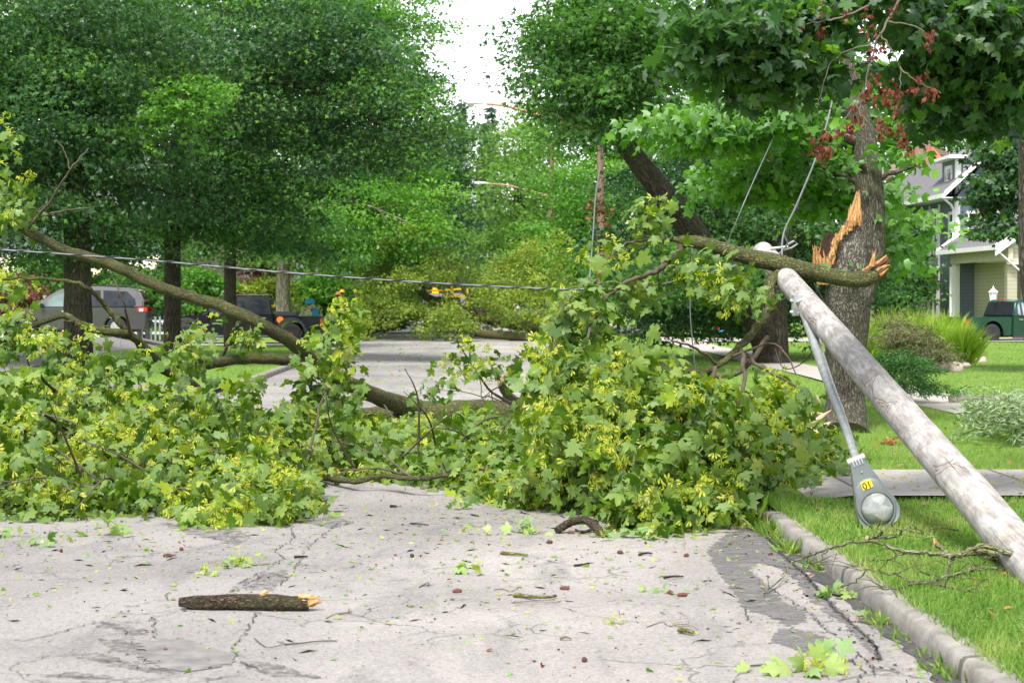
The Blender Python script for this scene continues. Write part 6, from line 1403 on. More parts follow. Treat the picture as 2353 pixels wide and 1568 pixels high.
# ------------------------------------------------------------------ street lamps and far utility poles
M['polebrown'] = mat_plain('reddish_brown_pole', (.2, .11, .08), .85, var=.25, scale=2)
M['armrust'] = mat_plain('rusty_arm', (.42, .25, .15), .7, var=.3, scale=2)
def street_pole(label, px, ytop, ybase, Y, r, arm, head, group=None):
    base = P(px, ybase, Y); base.z = 0.1; root = empty('utility_pole', base, 0, label, 'utility pole')
    top = P(px, ytop, Y); mb = MB(); mb.tube([(0, 0, 0), (0, 0, (top.z - .1) * .5), (0, 0, top.z - .1)], [r * 1.15, r, r * .85], 12); mb.build('shaft', M['polebrown'], root, smooth=True, recalc=False, angle=60)
    mb = MB(); pts = [(P(x, y, yy) - base, .055) for x, y, yy in arm]; pt, rr_ = spline(pts, 6); mb.tube(pt, [.06 - .02 * i / len(pt) for i in range(len(pt))], 8); mb.build('arm', M['armrust'], root, smooth=True, recalc=False)
    hp = pt[-1]; d = (pt[-1] - pt[-3]).normalized(); d.z = 0; d.normalize(); lr = empty('lamp_head', hp); lr.parent = root
    mb = MB(); prof = [(0, .05, .05), (.15, .08, .07), (.35, .14, .1), (.6, .17, .12), (.78, .13, .09), (.85, .04, .03)]; sd_ = Vector((-d.y, d.x, 0))
    vs = []; n = 12
    for t, w, hh_ in prof:
        for k in range(n): a_ = 2 * math.pi * k / n; vs.append(d * t + sd_ * (math.cos(a_) * w) + Vector((0, 0, max(-.35, math.sin(a_)) * hh_ + .02)))
    fs = [(i * n + k, i * n + (k + 1) % n, (i + 1) * n + (k + 1) % n, (i + 1) * n + k) for i in range(5) for k in range(n)] + [tuple(range(n)), tuple(range(5 * n, 6 * n))]
    mb.add(vs, fs); mb.build('housing', M['paint_white'], lr, smooth=True)
    mb = MB(); mb.lathe([(.13, 0), (.12, -.06), (.07, -.11), (.01, -.13)], d * .58 + Vector((0, 0, -.01)), 'Z', 14); mb.build('lens', M['clearlens'], lr, smooth=True)
    return root
street_pole('dark red utility pole whose lamp arm reaches high across the sky gap', 1379, 262, 800, 68, .13, [(1379, 300, 68), (1345, 297, 68), (1312, 288, 68), (1230, 262, 67.8), (1160, 244, 67.6), (1118, 239, 67.5)], None)
street_pole('far brown utility pole with a white lamp on a long thin arm over the street', 1267, 325, 760, 112, .16, [(1267, 453, 112), (1215, 438, 112), (1165, 426, 112), (1122, 422, 112)], None)
cable('thin pale guy wire beside the far brown utility pole', [(1263, 330, 112, 1.2), (1262, 430, 112, 1.2), (1258, 560, 112, 1.2)])

# ------------------------------------------------------------------ houses
def mat_siding(name, col, per=.17):
    m, nt, o = new_mat(name); v = coords(nt, (1, 1, 1), 'World'); s = N(nt, 'ShaderNodeSeparateXYZ'); nt.links.new(v, s.inputs[0])
    fr = math_(nt, 'FRACT', math_(nt, 'DIVIDE', s.outputs['Z'], per)); n = noise(nt, v, 1.5, 4)
    c = mixc(nt, math_(nt, 'MULTIPLY', n, .3), col, tuple(x * .75 for x in col)); ln_ = math_(nt, 'LESS_THAN', fr, .13)
    c = mixc(nt, math_(nt, 'MULTIPLY', ln_, .55), c, tuple(x * .35 for x in col)); principled(nt, o, c, .6, bump=fr, bstr=.8, bdist=.03); return m
def mat_shingle(name, c0, c1):
    m, nt, o = new_mat(name); v = coords(nt, (1, 1, 1), 'World'); s = N(nt, 'ShaderNodeSeparateXYZ'); nt.links.new(v, s.inputs[0])
    fr = math_(nt, 'FRACT', math_(nt, 'DIVIDE', s.outputs['Z'], .11)); n = noise(nt, coords(nt, (3, 3, 9), 'World'), 2.2, 4, .7)
    r = ramp(nt, [(.35, c0), (.65, c1)]); nt.links.new(n, r.inputs[0]); c = mixc(nt, math_(nt, 'MULTIPLY', math_(nt, 'LESS_THAN', fr, .16), .45), r.outputs[0], tuple(x * .4 for x in c0))
    principled(nt, o, c, .9, bump=fr, bstr=.5, bdist=.02); return m
def mat_brick():
    m, nt, o = new_mat('red_brick'); v = coords(nt, (1, 1, 1), 'World'); b = N(nt, 'ShaderNodeTexBrick'); sw = N(nt, 'ShaderNodeMapping'); sw.inputs['Rotation'].default_value = (math.radians(90), 0, 0)
    nt.links.new(v, sw.inputs[0]); nt.links.new(sw.outputs[0], b.inputs['Vector']); b.inputs['Scale'].default_value = 4; b.inputs['Color1'].default_value = (.3, .09, .06, 1); b.inputs['Color2'].default_value = (.22, .08, .06, 1); b.inputs['Mortar'].default_value = (.4, .35, .3, 1)
    principled(nt, o, b.outputs[0], .85); return m
M['side_blue'] = mat_siding('blue_grey_siding', (.13, .165, .21)); M['side_beige'] = mat_siding('beige_siding', (.46, .43, .33)); M['side_cream'] = mat_siding('cream_siding', (.68, .6, .45))
M['shingle'] = mat_shingle('grey_shingle', (.11, .105, .12), (.2, .19, .21)); M['shingle_brown'] = mat_shingle('brown_shingle', (.15, .11, .09), (.26, .2, .17)); M['brick'] = mat_brick()
M['trim'] = mat_plain('white_trim', (.8, .8, .79), .5, var=.05, scale=2, bstr=.02); M['orange'] = mat_plain('orange_gable_board', (.62, .2, .08), .7, var=.1, scale=2)
M['beige_trim'] = mat_plain('beige_trim', (.55, .51, .41), .6, var=.06, scale=2)
def win_x(root, X, y0, y1, z0, z1, out=-1, panes=2, frame='trim', glass='glass'):
    """window in a wall facing -x (out=-1)"""
    f = MB(); t = .14; d = .07
    f.box((X + out * d / 2, (y0 + y1) / 2, z1 - t / 2), (d, y1 - y0, t)); f.box((X + out * (d / 2 + .02), (y0 + y1) / 2, z0 + t / 2), (d + .05, y1 - y0 + .06, t))
    for y in [y0 + t / 2, y1 - t / 2] + [y0 + (y1 - y0) * k / panes for k in range(1, panes)]: f.box((X + out * d / 2, y, (z0 + z1) / 2), (d - .005, t, z1 - z0 - 2 * t))
    fo = f.build('window', M[frame], root)
    g = MB(); g.box((X + out * .012, (y0 + y1) / 2, (z0 + z1) / 2), (.02, y1 - y0 - t, z1 - z0 - t)); g.build('pane', M[glass], fo)
    s_ = MB(); s_.box((X + out * .035, (y0 + y1) / 2, (z0 + z1) / 2), (.03, y1 - y0 - 2 * t, .05)); s_.build('glazing_bar', M[frame], fo)
def win_y(root, Y, x0, x1, z0, z1, panes=1, frame='trim', glass='glass'):
    f = MB(); t = .12; d = .07
    f.box(((x0 + x1) / 2, Y - d / 2, z1 - t / 2), (x1 - x0, d, t)); f.box(((x0 + x1) / 2, Y - d / 2 - .02, z0 + t / 2), (x1 - x0 + .06, d + .05, t))
    for x in [x0 + t / 2, x1 - t / 2] + [x0 + (x1 - x0) * k / panes for k in range(1, panes)]: f.box((x, Y - d / 2, (z0 + z1) / 2), (t, d - .005, z1 - z0 - 2 * t))
    fo = f.build('window', M[frame], root); g = MB(); g.box(((x0 + x1) / 2, Y - .012, (z0 + z1) / 2), (x1 - x0 - t, .02, z1 - z0 - t)); g.build('pane', M[glass], fo)
    s_ = MB(); s_.box(((x0 + x1) / 2, Y - .035, (z0 + z1) / 2), (x1 - x0 - 2 * t, .03, .05)); s_.build('glazing_bar', M[frame], fo)
# blue-grey two-storey house; its street wall faces -x
hb_ = empty('blue_house', (26, 96, .1), 0, 'blue grey two storey house with white trim, grey roof and dormer', 'house')
o_ = Vector((26, 96, .1)); XW = 22.95 - 26; Y0 = 90.2 - 96; Y1 = 105.5 - 96; zE = 6.55
mb = MB(); mb.box(((XW + 6) / 2, (Y0 + Y1) / 2, zE / 2), (6 - XW, Y1 - Y0, zE)); mb.build('wall', M['side_blue'], hb_)
rf = MB(); xo = XW - .75; ya, yb = Y0 - .7, Y1 + .7; rid = 8.95
rf.prism([(xo, ya, zE), (xo, ya, zE + .14), (XW + 1.8, ya, rid + .14), (XW + 1.8, ya, rid)], (0, yb - ya, 0))
rf.prism([(7.2, ya, zE), (7.2, ya, zE + .14), (XW + 1.83, ya, rid + .14), (XW + 1.83, ya, rid)], (0, yb - ya, 0)); ro_ = rf.build('roof', M['shingle'], hb_)
mb = MB(); mb.prism([(XW, Y0 + .003, zE), (XW + 1.8, Y0 + .003, rid - .05), (6, Y0 + .003, zE)], (0, Y1 - Y0 - .006, 0)); mb.build('gable_wall', M['side_blue'], hb_)
mb = MB(); mb.box((xo - .05, (ya + yb) / 2, zE + .06), (.14, yb - ya + .1, .2)); mb.box((xo + .4, (ya + yb) / 2, zE - .03), (.8, yb - ya, .04)); mb.build('gutter', M['trim'], hb_)
mb = MB(); mb.prism([(xo, ya - .03, zE), (xo, ya - .03, zE + .26), (XW + 1.8, ya - .03, rid + .26), (XW + 1.8, ya - .03, rid)], (0, .1, 0)); mb.build('barge_board', M['trim'], hb_)
mb = MB()
for y in (Y0 + .08, Y1 - .08, -2.55, -.55): mb.box((XW - .03, y, 3.2), (.06, .16, 6.4))
mb.box((XW + .08, Y0 - .03, 3.2), (.2, .06, 6.4)); build_each(mb, 'corner_board', M['trim'], hb_)
win_x(hb_, XW, -5.6, -4.5, 3.9, 5.9, panes=1)
win_x(hb_, XW, -2.2, -.8, 3.7, 6.2, panes=2); win_x(hb_, XW, -.3, .9, 3.7, 6.2, panes=2); win_x(hb_, XW, -2.3, -.6, .4, 2.9, panes=2); win_x(hb_, XW, -.4, .9, .4, 2.9, panes=2); win_y(hb_, Y0, XW + .5, XW + 1.6, 3.9, 5.9, 2); win_y(hb_, Y0, XW + 2.2, XW + 3.0, 4.1, 5.8, 1)
mb = MB(); mb.tube([(XW - .75, Y0 - .5, zE - .05), (XW - .3, Y0 - .2, zE - .35), (XW - .1, Y0 + .1, zE - .6), (XW - .1, Y0 + .1, .3)], .06, 8); mb.build('downpipe', M['trim'], hb_, smooth=True)
# dormer
DZ = -.72; dm = MB(); dx, dy0, dy1 = XW + .2, -5.1, -2.2; dm.box((dx + .9, (dy0 + dy1) / 2, 8.25 + DZ), (1.8, dy1 - dy0, 1.9)); dmo = dm.build('dormer', M['side_blue'], hb_)
mb = MB(); mb.prism([(dx - .5, dy0 - .45, 9.2 + DZ), (dx + 2.6, dy0 - .45, 9.2 + DZ), (dx + 2.6, dy0 - .45, 9.35 + DZ), (dx - .5, dy0 - .45, 9.35 + DZ)], (0, dy1 - dy0 + .9, 0)); mb.build('dormer_eave', M['trim'], dmo)
mb = MB(); mb.add([(dx - .45, dy0 - .4, 9.355 + DZ), (dx + 2.9, dy0 - .4, 9.355 + DZ), (dx + 2.9, dy1 + .4, 9.355 + DZ), (dx - .45, dy1 + .4, 9.355 + DZ), (dx + .6, (dy0 + dy1) / 2, 9.75 + DZ), (dx + 2.9, (dy0 + dy1) / 2, 9.75 + DZ)], [(0, 1, 5, 4), (3, 4, 5, 2), (0, 4, 3), (1, 2, 5), (0, 3, 2, 1)]); mb.build('dormer_roof', M['shingle'], dmo)
f = MB(); f.box((dx - .03, -3.6, 8.2 + DZ), (.07, 1.3, 1.5)); f.box((dx - .02, dy0 + .1, 8.25 + DZ), (.06, .2, 1.85)); f.box((dx + .1, dy0 - .02, 8.25 + DZ), (.2, .05, 1.85)); f.build('dormer_trim', M['trim'], dmo)
f = MB(); f.box((dx - .08, -3.6, 8.2 + DZ), (.03, .95, 1.15)); f.build('dormer_pane', M['glass'], dmo); f = MB(); f.box((dx - .1, -3.6, 8.2 + DZ), (.03, .95, .07)); f.box((dx + .02 - .12, -3.6, 8.2 + DZ), (.025, .06, 1.15)); f.build('glazing_bar', M['trim'], dmo)
f = MB(); f.box((dx + .75, dy0 - .03, 8.25 + DZ), (.9, .06, 1.3)); f.build('dormer_trim', M['trim'], dmo); f = MB(); f.box((dx + .75, dy0 - .07, 8.25 + DZ), (.62, .03, 1.0)); f.build('dormer_pane', M['glass'], dmo)
f = MB(); f.box((dx + .75, dy0 - .09, 8.25 + DZ), (.62, .02, .06)); f.build('glazing_bar', M['trim'], dmo)
# small white porch at its far street corner
mb = MB(); mb.prism([(XW - 1.9, -2.5, 3.15), (XW - 1.9, -2.5, 3.3), (XW, -2.5, 3.75), (XW, -2.5, 3.15)], (0, 4.2, 0)); mb.build('porch_roof', M['shingle'], hb_)
mb = MB(); mb.box((XW - .95, -2.56, 3.2), (2.0, .1, .22)); mb.box((XW - 1.95, -.4, 3.2), (.1, 4.3, .22)); mb.build('porch_gutter', M['trim'], hb_)
mb = MB()
for y in (-2.3, 1.4): mb.box((XW - 1.7, y, 1.6), (.3, .3, 3.1), taper=.85)
build_each(mb, 'porch_column', M['trim'], hb_); mb = MB(); mb.box((XW - 1.0, -.4, .3), (2, 4.2, .5)); mb.build('porch_base', M['brick'], hb_)
# house with orange gable and brick chimney, beyond the blue one
ho = empty('brick_chimney_house', (27.5, 112, 0), 0, 'house far behind the blue one, showing only a brick chimney and an orange gable', 'house')
mb = MB(); mb.box((0, 0, 3.8), (8, 8, 7.6)); mb.build('wall', M['side_beige'], ho)
gz = CAMZ + (680 - 345) / F * 108; gx = (2137 - 1105) / F * 108 - 27.5
mb = MB(); mb.prism([(-4.6, -4.6, 8.5), (gx, -4.6, gz + .2), (4.6, -4.6, 8.0), (4.6, -4.6, 7.8), (gx, -4.6, gz - .1), (-4.6, -4.6, 8.3)], (0, 9.4, 0)); mb.build('roof', M['shingle_brown'], ho)
mb = MB(); mb.prism([(gx - .8, -4.7, gz - .62), (gx, -4.7, gz + .15), (gx + .8, -4.7, gz - .7), (gx + .45, -4.7, gz - .7), (gx, -4.7, gz - .25), (gx - .4, -4.7, gz - .62)], (0, .08, 0)); mb.build('gable_board', M['orange'], ho)
cx_ = (2107 - 1105) / F * 108 - 27.5; cz_ = CAMZ + (680 - 330) / F * 108
mb = MB(); mb.box((cx_, -5.2, cz_ - 4.2), (.85, .7, 8.4)); ch = mb.build('chimney', M['brick'], ho); mb = MB(); mb.box((cx_, -5.2, cz_ + .06), (1.0, .85, .12))
for sg in (-1, 1): mb.box((cx_ + sg * .34, -5.2, cz_ + .22), (.1, .6, .22))
mb.box((cx_, -5.2, cz_ + .38), (.95, .8, .08)); mb.build('chimney_cap', M['trim'], ch)
# beige house with the porch, nearer
hg = empty('beige_house', (26, 80, .1), 0, 'beige sided house with open porch, white roof edge and brace, behind the dark green pickup', 'house')
XP = 22.15 - 26; zE = 3.85
mb = MB(); mb.prism([(XP, 0, zE), (XP, 0, zE + .14), (XP + 6, 0, zE + 4.6), (XP + 6, 0, zE + 4.46)], (0, 10.5, 0)); mb.prism([(XP + 12, 0, zE), (XP + 12, 0, zE + .14), (XP + 6.03, 0, zE + 4.6), (XP + 6.03, 0, zE + 4.46)], (0, 10.5, 0)); mb.build('roof', M['shingle'], hg)
mb = MB(); mb.box((XP - .05, 5.2, zE + .04), (.14, 10.6, .2)); mb.build('gutter', M['trim'], hg)
mb = MB(); mb.prism([(XP - .1, -.04, zE - .32), (XP - .1, -.04, zE + .2), (XP + 6, -.04, zE + 4.72), (XP + 6, -.04, zE + 4.2)], (0, .09, 0)); mb.build('barge_board', M['trim'], hg)
mb = MB(); mb.prism([(XP + .55, .35, zE - .55), (XP + .55, .35, zE + .4), (XP + 6, .35, zE + 4.4), (XP + 11.4, .35, zE + .4), (XP + 11.4, .35, zE - .55)], (0, .2, 0)); mb.build('gable_wall', M['side_beige'], hg)
mb = MB(); mb.box((XP + 6, .3, zE - .62), (11, .35, .14)); mb.box((XP + .62, 5.2, zE - .25), (.2, 10, .5)); mb.build('porch_beam', M['beige_trim'], hg)
mb = MB(); mb.box((XP + 7.2, 6.9, 1.7), (11, 6.6, 3.3)); mb.build('wall', M['side_beige'], hg)
mb = MB()
for x in (XP + .75, XP + 3.6): mb.box((x, .6, 1.55), (.42, .42, 3.2))
mb.box((XP + 2.6, 2.1, 1.55), (1.9, .25, 3.2)); build_each(mb, 'porch_column', M['side_beige'], hg)
mb = MB(); mb.box((XP + 6, 3, .2), (11, 6, .4)); mb.build('porch_floor', M['walk'], hg)
mb = MB(); mb.box((XP + 6, 3.0, zE - .5), (10.8, 5.4, .06)); mb.build('porch_ceiling', M['beige_trim'], hg)
win_y(hg, 3.6, XP + 4.3, XP + 5.0, .5, 2.9); win_y(hg, 3.6, XP + 6.3, XP + 7.6, .9, 2.8, 2); win_y(hg, 3.6, XP + 2.2, XP + 3.2, .9, 2.8, 1)
mb = MB(); mb.tube([(XP + .0, .05, zE - .1), (XP + 3.0, .3, 1.2)], .035, 8); mb.build('awning_brace', M['trim'], hg)
mb = MB()
for k in range(11): mb.box((XP + .9 + k * .19, .45, .75), (.07, .04, .9))
mb.box((XP + 1.85, .45, 1.22), (2.1, .07, .06)); mb.box((XP + 1.85, .45, .35), (2.1, .07, .06)); mb.build('railing', M['galv'], hg)
mb = MB(); mb.box((XP + .3, 9.2, 1.6), (.09, .09, 3.2)); mb.build('downpipe', M['trim'], hg)
mb = MB(); mb.box((XP + 4.2, 8.6, 4.9), (5.6, .3, 2.6)); mb.build('upper_wall', M['side_beige'], hg)
mb = MB(); mb.prism([(XP - .05, 10.55, zE), (XP - .05, 10.55, zE + .22), (XP + 6, 10.55, zE + 4.74), (XP + 6, 10.55, zE + 4.52)], (0, .1, 0)); mb.build('barge_board', M['trim'], hg)
# white garden lamp post
lp = empty('garden_lamp', P(2281, 760, 77.5), 0, 'white lantern on a post behind the dark green pickup', 'garden lamp'); lp.location.z = .12
zt = P(2281, 655, 77.5).z - .12
mb = MB(); mb.tube([(0, 0, 0), (0, 0, zt - .75)], .045, 10); build_each(mb, 'post', M['trim'], lp, smooth=True)
mb = MB(); mb.lathe([(.001, zt), (.02, zt - .05), (.03, zt - .1), (.05, zt - .14), (.2, zt - .27), (.21, zt - .3), (.12, zt - .3)], (0, 0, 0), 'Z', 6); mb.build('lantern_roof', M['trim'], lp)
mb = MB(); mb.lathe([(.1, zt - .72), (.16, zt - .32)], (0, 0, 0), 'Z', 6); mb.build('lantern_glass', M['clearlens'], lp)
mb = MB()
for k in range(6): a_ = math.pi / 3 * k; mb.tube([(.105 * math.cos(a_), .105 * math.sin(a_), zt - .74), (.168 * math.cos(a_), .168 * math.sin(a_), zt - .3)], .012, 4)
mb.lathe([(.05, zt - .8), (.12, zt - .72)], (0, 0, 0), 'Z', 6); mb.build('lantern_frame', M['trim'], lp)
# left side house with cream awning and white columns, mostly behind leaves
hl = empty('cream_house', (-20, 88, .3), 0, 'white and cream house with porch columns and a cream awning, behind the silver minivan', 'house')
mb = MB(); mb.box((-3, 3, 2.6), (16, 6, 5.2)); mb.build('wall', M['side_blue'], hl)
mb = MB(); mb.prism([(-9, -2.6, 2.35), (-9, -2.6, 2.55), (-9, 0, 3.5), (-9, 0, 3.3)], (14, 0, 0)); mb.build('awning', mat_plain('cream_awning', (.8, .7, .5), .7, var=.05), hl)
mb = MB()
for x in (-6.5, -3.2, .1, 3.4): mb.box((x, -2.3, 1.2), (.28, .28, 2.4))
build_each(mb, 'porch_column', M['trim'], hl); mb = MB(); mb.prism([(-12, -.6, 5.1), (-12, 3, 8.2), (-12, 6.6, 5.1)], (18.5, 0, 0)); mb.build('roof', M['shingle'], hl)
for x in (-7.5, -4.8, -1.5, 2.0): win_y(hl, 0, x, x + 1.1, .8, 2.2, 1)
hw_ = empty('white_house', (-8.5, 104, .5), 0, 'white house glimpsed behind the slender trunk in front of the pickup', 'house')
mb = MB(); mb.box((-4.4, 3, 2.6), (8, 6, 5.2)); mb.build('wall', M['side_cream'], hw_); mb = MB(); mb.box((-4.4, -.1, 1.5), (.5, .4, 3.4)); mb.box((-1.6, -.1, 1.5), (.5, .4, 3.4)); build_each(mb, 'corner_board', M['trim'], hw_)
mb = MB(); mb.prism([(-9, -.6, 5.1), (-9, 3, 7.8), (-9, 6.6, 5.1)], (9.2, 0, 0)); mb.build('roof', M['shingle'], hw_); win_y(hw_, 0, -3.6, -2.4, .8, 2.2, 1)
# white picket fence between van and pickup, dark rail fence under the van
fn = empty('picket_fence', (-12.3, 71.2, .3), 0, 'low pale picket fence between the silver minivan and the black pickup', 'fence')
mb = MB(); 
for k in range(9): mb.box((-.1 + k * .17 - .8, 0, .38), (.07, .03, .9))
build_each(mb, 'picket', M['galv'], fn); mb = MB(); mb.box((-.2, .04, .2), (1.5, .04, .08)); mb.box((-.2, .04, .65), (1.5, .04, .08)); build_each(mb, 'rail', M['trim'], fn)
mb = MB(); mb.box((-.35, -.1, .75), (.14, .14, 1.7)); mb.box((-.65, -.1, .75), (.12, .12, 1.6)); build_each(mb, 'gate_post', M['flare'], fn)
fn = empty('edging_fence', (-16, 63.0, .5), 0, 'low white border fence on the grass under the silver minivan', 'fence')
mb = MB()
for k in range(22): mb.box((-2.4 + k * .26, 0, .0), (.1, .05, .26))
build_each(mb, 'picket', M['trim'], fn); mb = MB(); mb.box((.4, .03, .05), (5.6, .03, .04)); build_each(mb, 'rail', M['trim'], fn)
# red utility marker and little pink flags on the left lawn
mk = empty('marker_post', G(147, 800, .14), 0, 'red and white marker post at the foot of the thick dark trunk on the left', 'marker post'); q = P(148, 757, 57.0); mk.location = (q.x, 57.0, lawn_z(q.x, 57.0)); H_ = q.z - mk.location.z
M['red'] = mat_plain('red_paint', (.75, .02, .02), .5, var=.06)
mb = MB(); mb.box((0, 0, H_ * .68), (.13, .04, H_ * .62)); mb.build('red_board', M['red'], mk); mb = MB(); mb.box((0, -.01, H_ * .9), (.135, .045, H_ * .07)); mb.box((0, -.005, H_ * .28), (.135, .045, H_ * .14)); mb.box((0, .04, H_ * .4), (.04, .03, H_ * .8)); mb.build('white_board', M['trim'], mk)
def flag(label, px, py, Y):
    q = P(px, py, Y); r_ = empty('marker_flag', (q.x, Y, lawn_z(q.x, Y)), 0, label, 'marker flag'); hz_ = q.z - r_.location.z + .1
    mb = MB(); mb.tube([(0, 0, 0), (0, 0, hz_)], .006, 5); mb.build('wire', M['galv'], r_); mb = MB(); mb.prism([(0, 0, hz_), (.1, -.02, hz_ - .04), (.07, 0, hz_ - .18), (0, 0, hz_ - .14)], (0, .004, 0)); mb.build('cloth', mat_plain('pink_plastic', (.95, .15, .15), .6, var=.05), r_)
flag('small pink marker flag on the lawn under the rear wheel of the minivan', 277, 765, 50)
flag('small pink marker flag low among the fallen leaves right of the red marker post', 147, 893, 33)
# toys on the far right lawn
ty = empty('toy_car', G(1652, 748, .14), 0, 'small blue and red plastic toy car on the far lawn under the dark maple', 'toy'); ty.location = (P(1652, 748, 78).x, 78, .2)
mb = MB(); mb.box((0, 0, .18), (.5, .3, .2)); mb.build('body', M['blueplastic'], ty, bevel=.05); mb = MB(); mb.box((-.12, 0, .33), (.22, .26, .14)); mb.build('seat', M['red'], ty, bevel=.03)
for x in (-.16, .16): mb = MB(); mb.lathe([(.09, -.17), (.09, .17)], (x, 0, .09), 'Y', 12); mb.build('wheel', M['black'], ty)

# ================================================================== GARDEN ON THE RIGHT
shrub('juniper_bush', 'wide brownish grey juniper in front of the ornamental grass', [(2090, 790, 44, 75, 55, .8), (2140, 820, 44, 60, 40, .7), (2060, 750, 44.5, 50, 30, .6)], 'juniper', .12, 9000, 101, tpl=LANCE, crad=.16, per=20, up=.5)
shrub('juniper_bush', 'dark green upright juniper between the broken maple and the leaning pole', [(2080, 880, 31, 85, 75, .6), (2060, 830, 31.5, 55, 40, .5), (2110, 940, 30.5, 75, 50, .6), (2020, 960, 30, 50, 35, .5)], 'juniper_green', .1, 15000, 102, tpl=LANCE, crad=.13, per=20, up=.5)
def tall_grass(label, px, py_top, Y, w, n, seed):
    rs = np.random.RandomState(seed); c = P(px, py_top, Y); z0 = lawn_z(c.x, Y); h = c.z - z0; m = w * Y / F
    root = empty('ornamental_grass', (c.x, Y, z0), 0, label, 'ornamental grass', 'ornamental grass clumps in the garden bed')
    a_ = rs.uniform(0, 6.28, n); r = np.abs(rs.normal(size=n)) * .35
    pos = np.stack([np.cos(a_) * r * m * .5, np.sin(a_) * r * m * .4, rs.uniform(0, .45, n) * h], 1)
    d = np.stack([np.cos(a_) * (.25 + r * .8), np.sin(a_) * (.25 + r * .8), np.ones(n) * 1.0], 1) + rs.normal(size=(n, 3)) * .15
    nrm = np.stack([np.cos(a_), np.sin(a_), np.ones(n) * .4], 1) + rs.normal(size=(n, 3)) * .3
    leaf_object('blades', BLADE, pos, nrm, d, h * rs.uniform(.45, .75, n), M['tallgrass'], rs.uniform(0, 1, n), root, np.full(n, .03))
for i, (px, py, Y, w, lab) in enumerate([(2040, 712, 50, 90, 'bright ornamental grass clump next to the broken maple trunk'), (2100, 708, 52, 90, 'bright ornamental grass clump behind the brownish juniper'), (2175, 715, 51, 90, 'bright ornamental grass clump under the blue house windows'), (2215, 745, 47, 70, 'arching ornamental grass clump nearest the green pickup'), (2150, 735, 48, 80, 'ornamental grass clump just right of the brownish juniper top'), (2000, 740, 49, 60, 'small ornamental grass clump touching the broken maple trunk')]):
    tall_grass(lab, px, py, Y, w, 1500, 110 + i)
M['rock'] = mat_plain('field_stone', (.42, .35, .3), .85, var=.3, scale=5, bstr=.4)
M['rockdark'] = mat_plain('dark_field_stone', (.14, .12, .12), .85, var=.3, scale=5, bstr=.4)
rocks = [(2160, 845, 24, 'rock'), (2192, 846, 20, 'rock'), (2212, 838, 14, 'rock'), (2150, 828, 14, 'rockdark'), (2180, 830, 13, 'rockdark'), (2208, 820, 13, 'rock'), (2228, 826, 12, 'rock'), (2255, 824, 11, 'rock'), (2130, 842, 12, 'rockdark'), (2240, 822, 9, 'rock')]
wd = ['largest pale boulder at the left of the garden rock heap', 'second large pale boulder in the garden rock heap', 'rounded stone at the right end of the front row of garden rocks', 'dark rock behind the largest pale boulder', 'dark rock behind the second large boulder', 'tan stone at the top of the garden rock heap', 'stone just right of the garden rock heap by the tall grass', 'outlying pale stone at the far right of the garden rocks', 'dark rock at the left end, under the junipers', 'small pale stone between the heap and the outlying one']
for i, ((px, py, r, mt), lab) in enumerate(zip(rocks, wd)):
    g = G(px, py + 8, .13); R_ = r * g.y / F; bm = bmesh.new(); bmesh.ops.create_icosphere(bm, subdivisions=3, radius=R_); rn = random.Random(i)
    ph = [rn.uniform(0, 6) for _ in range(4)]
    for v in bm.verts: k = 1 + .14 * math.sin(v.co.x / R_ * 2.3 + ph[0]) + .1 * math.sin(v.co.y / R_ * 3.1 + ph[1]) + .08 * math.sin(v.co.z / R_ * 4 + ph[2]); v.co = Vector((v.co.x * k * 1.15, v.co.y * k, v.co.z * k * .72))
    me = bpy.data.meshes.new('rock'); bm.to_mesh(me); bm.free(); me.polygons.foreach_set('use_smooth', [True] * len(me.polygons)); o = link_mesh('rock', me, M[mt]); o.location = (g.x, g.y, .13 + R_ * .4); tag(o, lab, 'rock', 'garden rocks')
ed = MB(); e0 = G(2180, 924, .13); ed.box(((e0.x + 16) / 2, e0.y, .17), (16 - e0.x, .14, .16)); tag(ed.build('lawn_edging', M['kerb'], bevel=.02), 'low concrete edging strip across the lawn right of the junipers', 'edging')
# leafy willow-like branch fallen on the right hand sidewalk
wb_ = empty('fallen_branch', G(2270, 1010, .14), 0, 'pale narrow leaved branch fallen on the sidewalk at the right edge', 'fallen branch'); o_ = wb_.location.copy()
mb = MB(); rs = np.random.RandomState(44); nodes = []; 
for k in range(16):
    a0 = G(2352, 1000, .2) - o_; tgt = G(rs.uniform(2190, 2350), rs.uniform(960, 1025), .16) - o_ + Vector((0, 0, rs.uniform(0, .35))); mid = a0.lerp(tgt, .5) + Vector((0, rs.normal() * .2, .2)); path, rr_ = spline([(a0, .018), (mid, .01), (tgt, .003)], 7); mb.tube(path, rr_, 5); nodes += path[3:]
mb.build('twigs', M['bark_mossy'], wb_, recalc=False); c = np.array([tuple(q) for q in nodes]); n = len(c) * 16; p_ = np.repeat(c, 16, 0) + rs.normal(size=(n, 3)) * .08; p_[:, 2] = np.maximum(p_[:, 2], .0)
leaf_object('foliage', LANCE, p_, rs.normal(size=(n, 3)) + np.array([0, 0, .5]), rs.normal(size=(n, 3)) * np.array([1, 1, .5]), rs.uniform(.07, .13, n), M['willow'], rs.uniform(0, 1, n), wb_, rs.uniform(.09, .14, n))

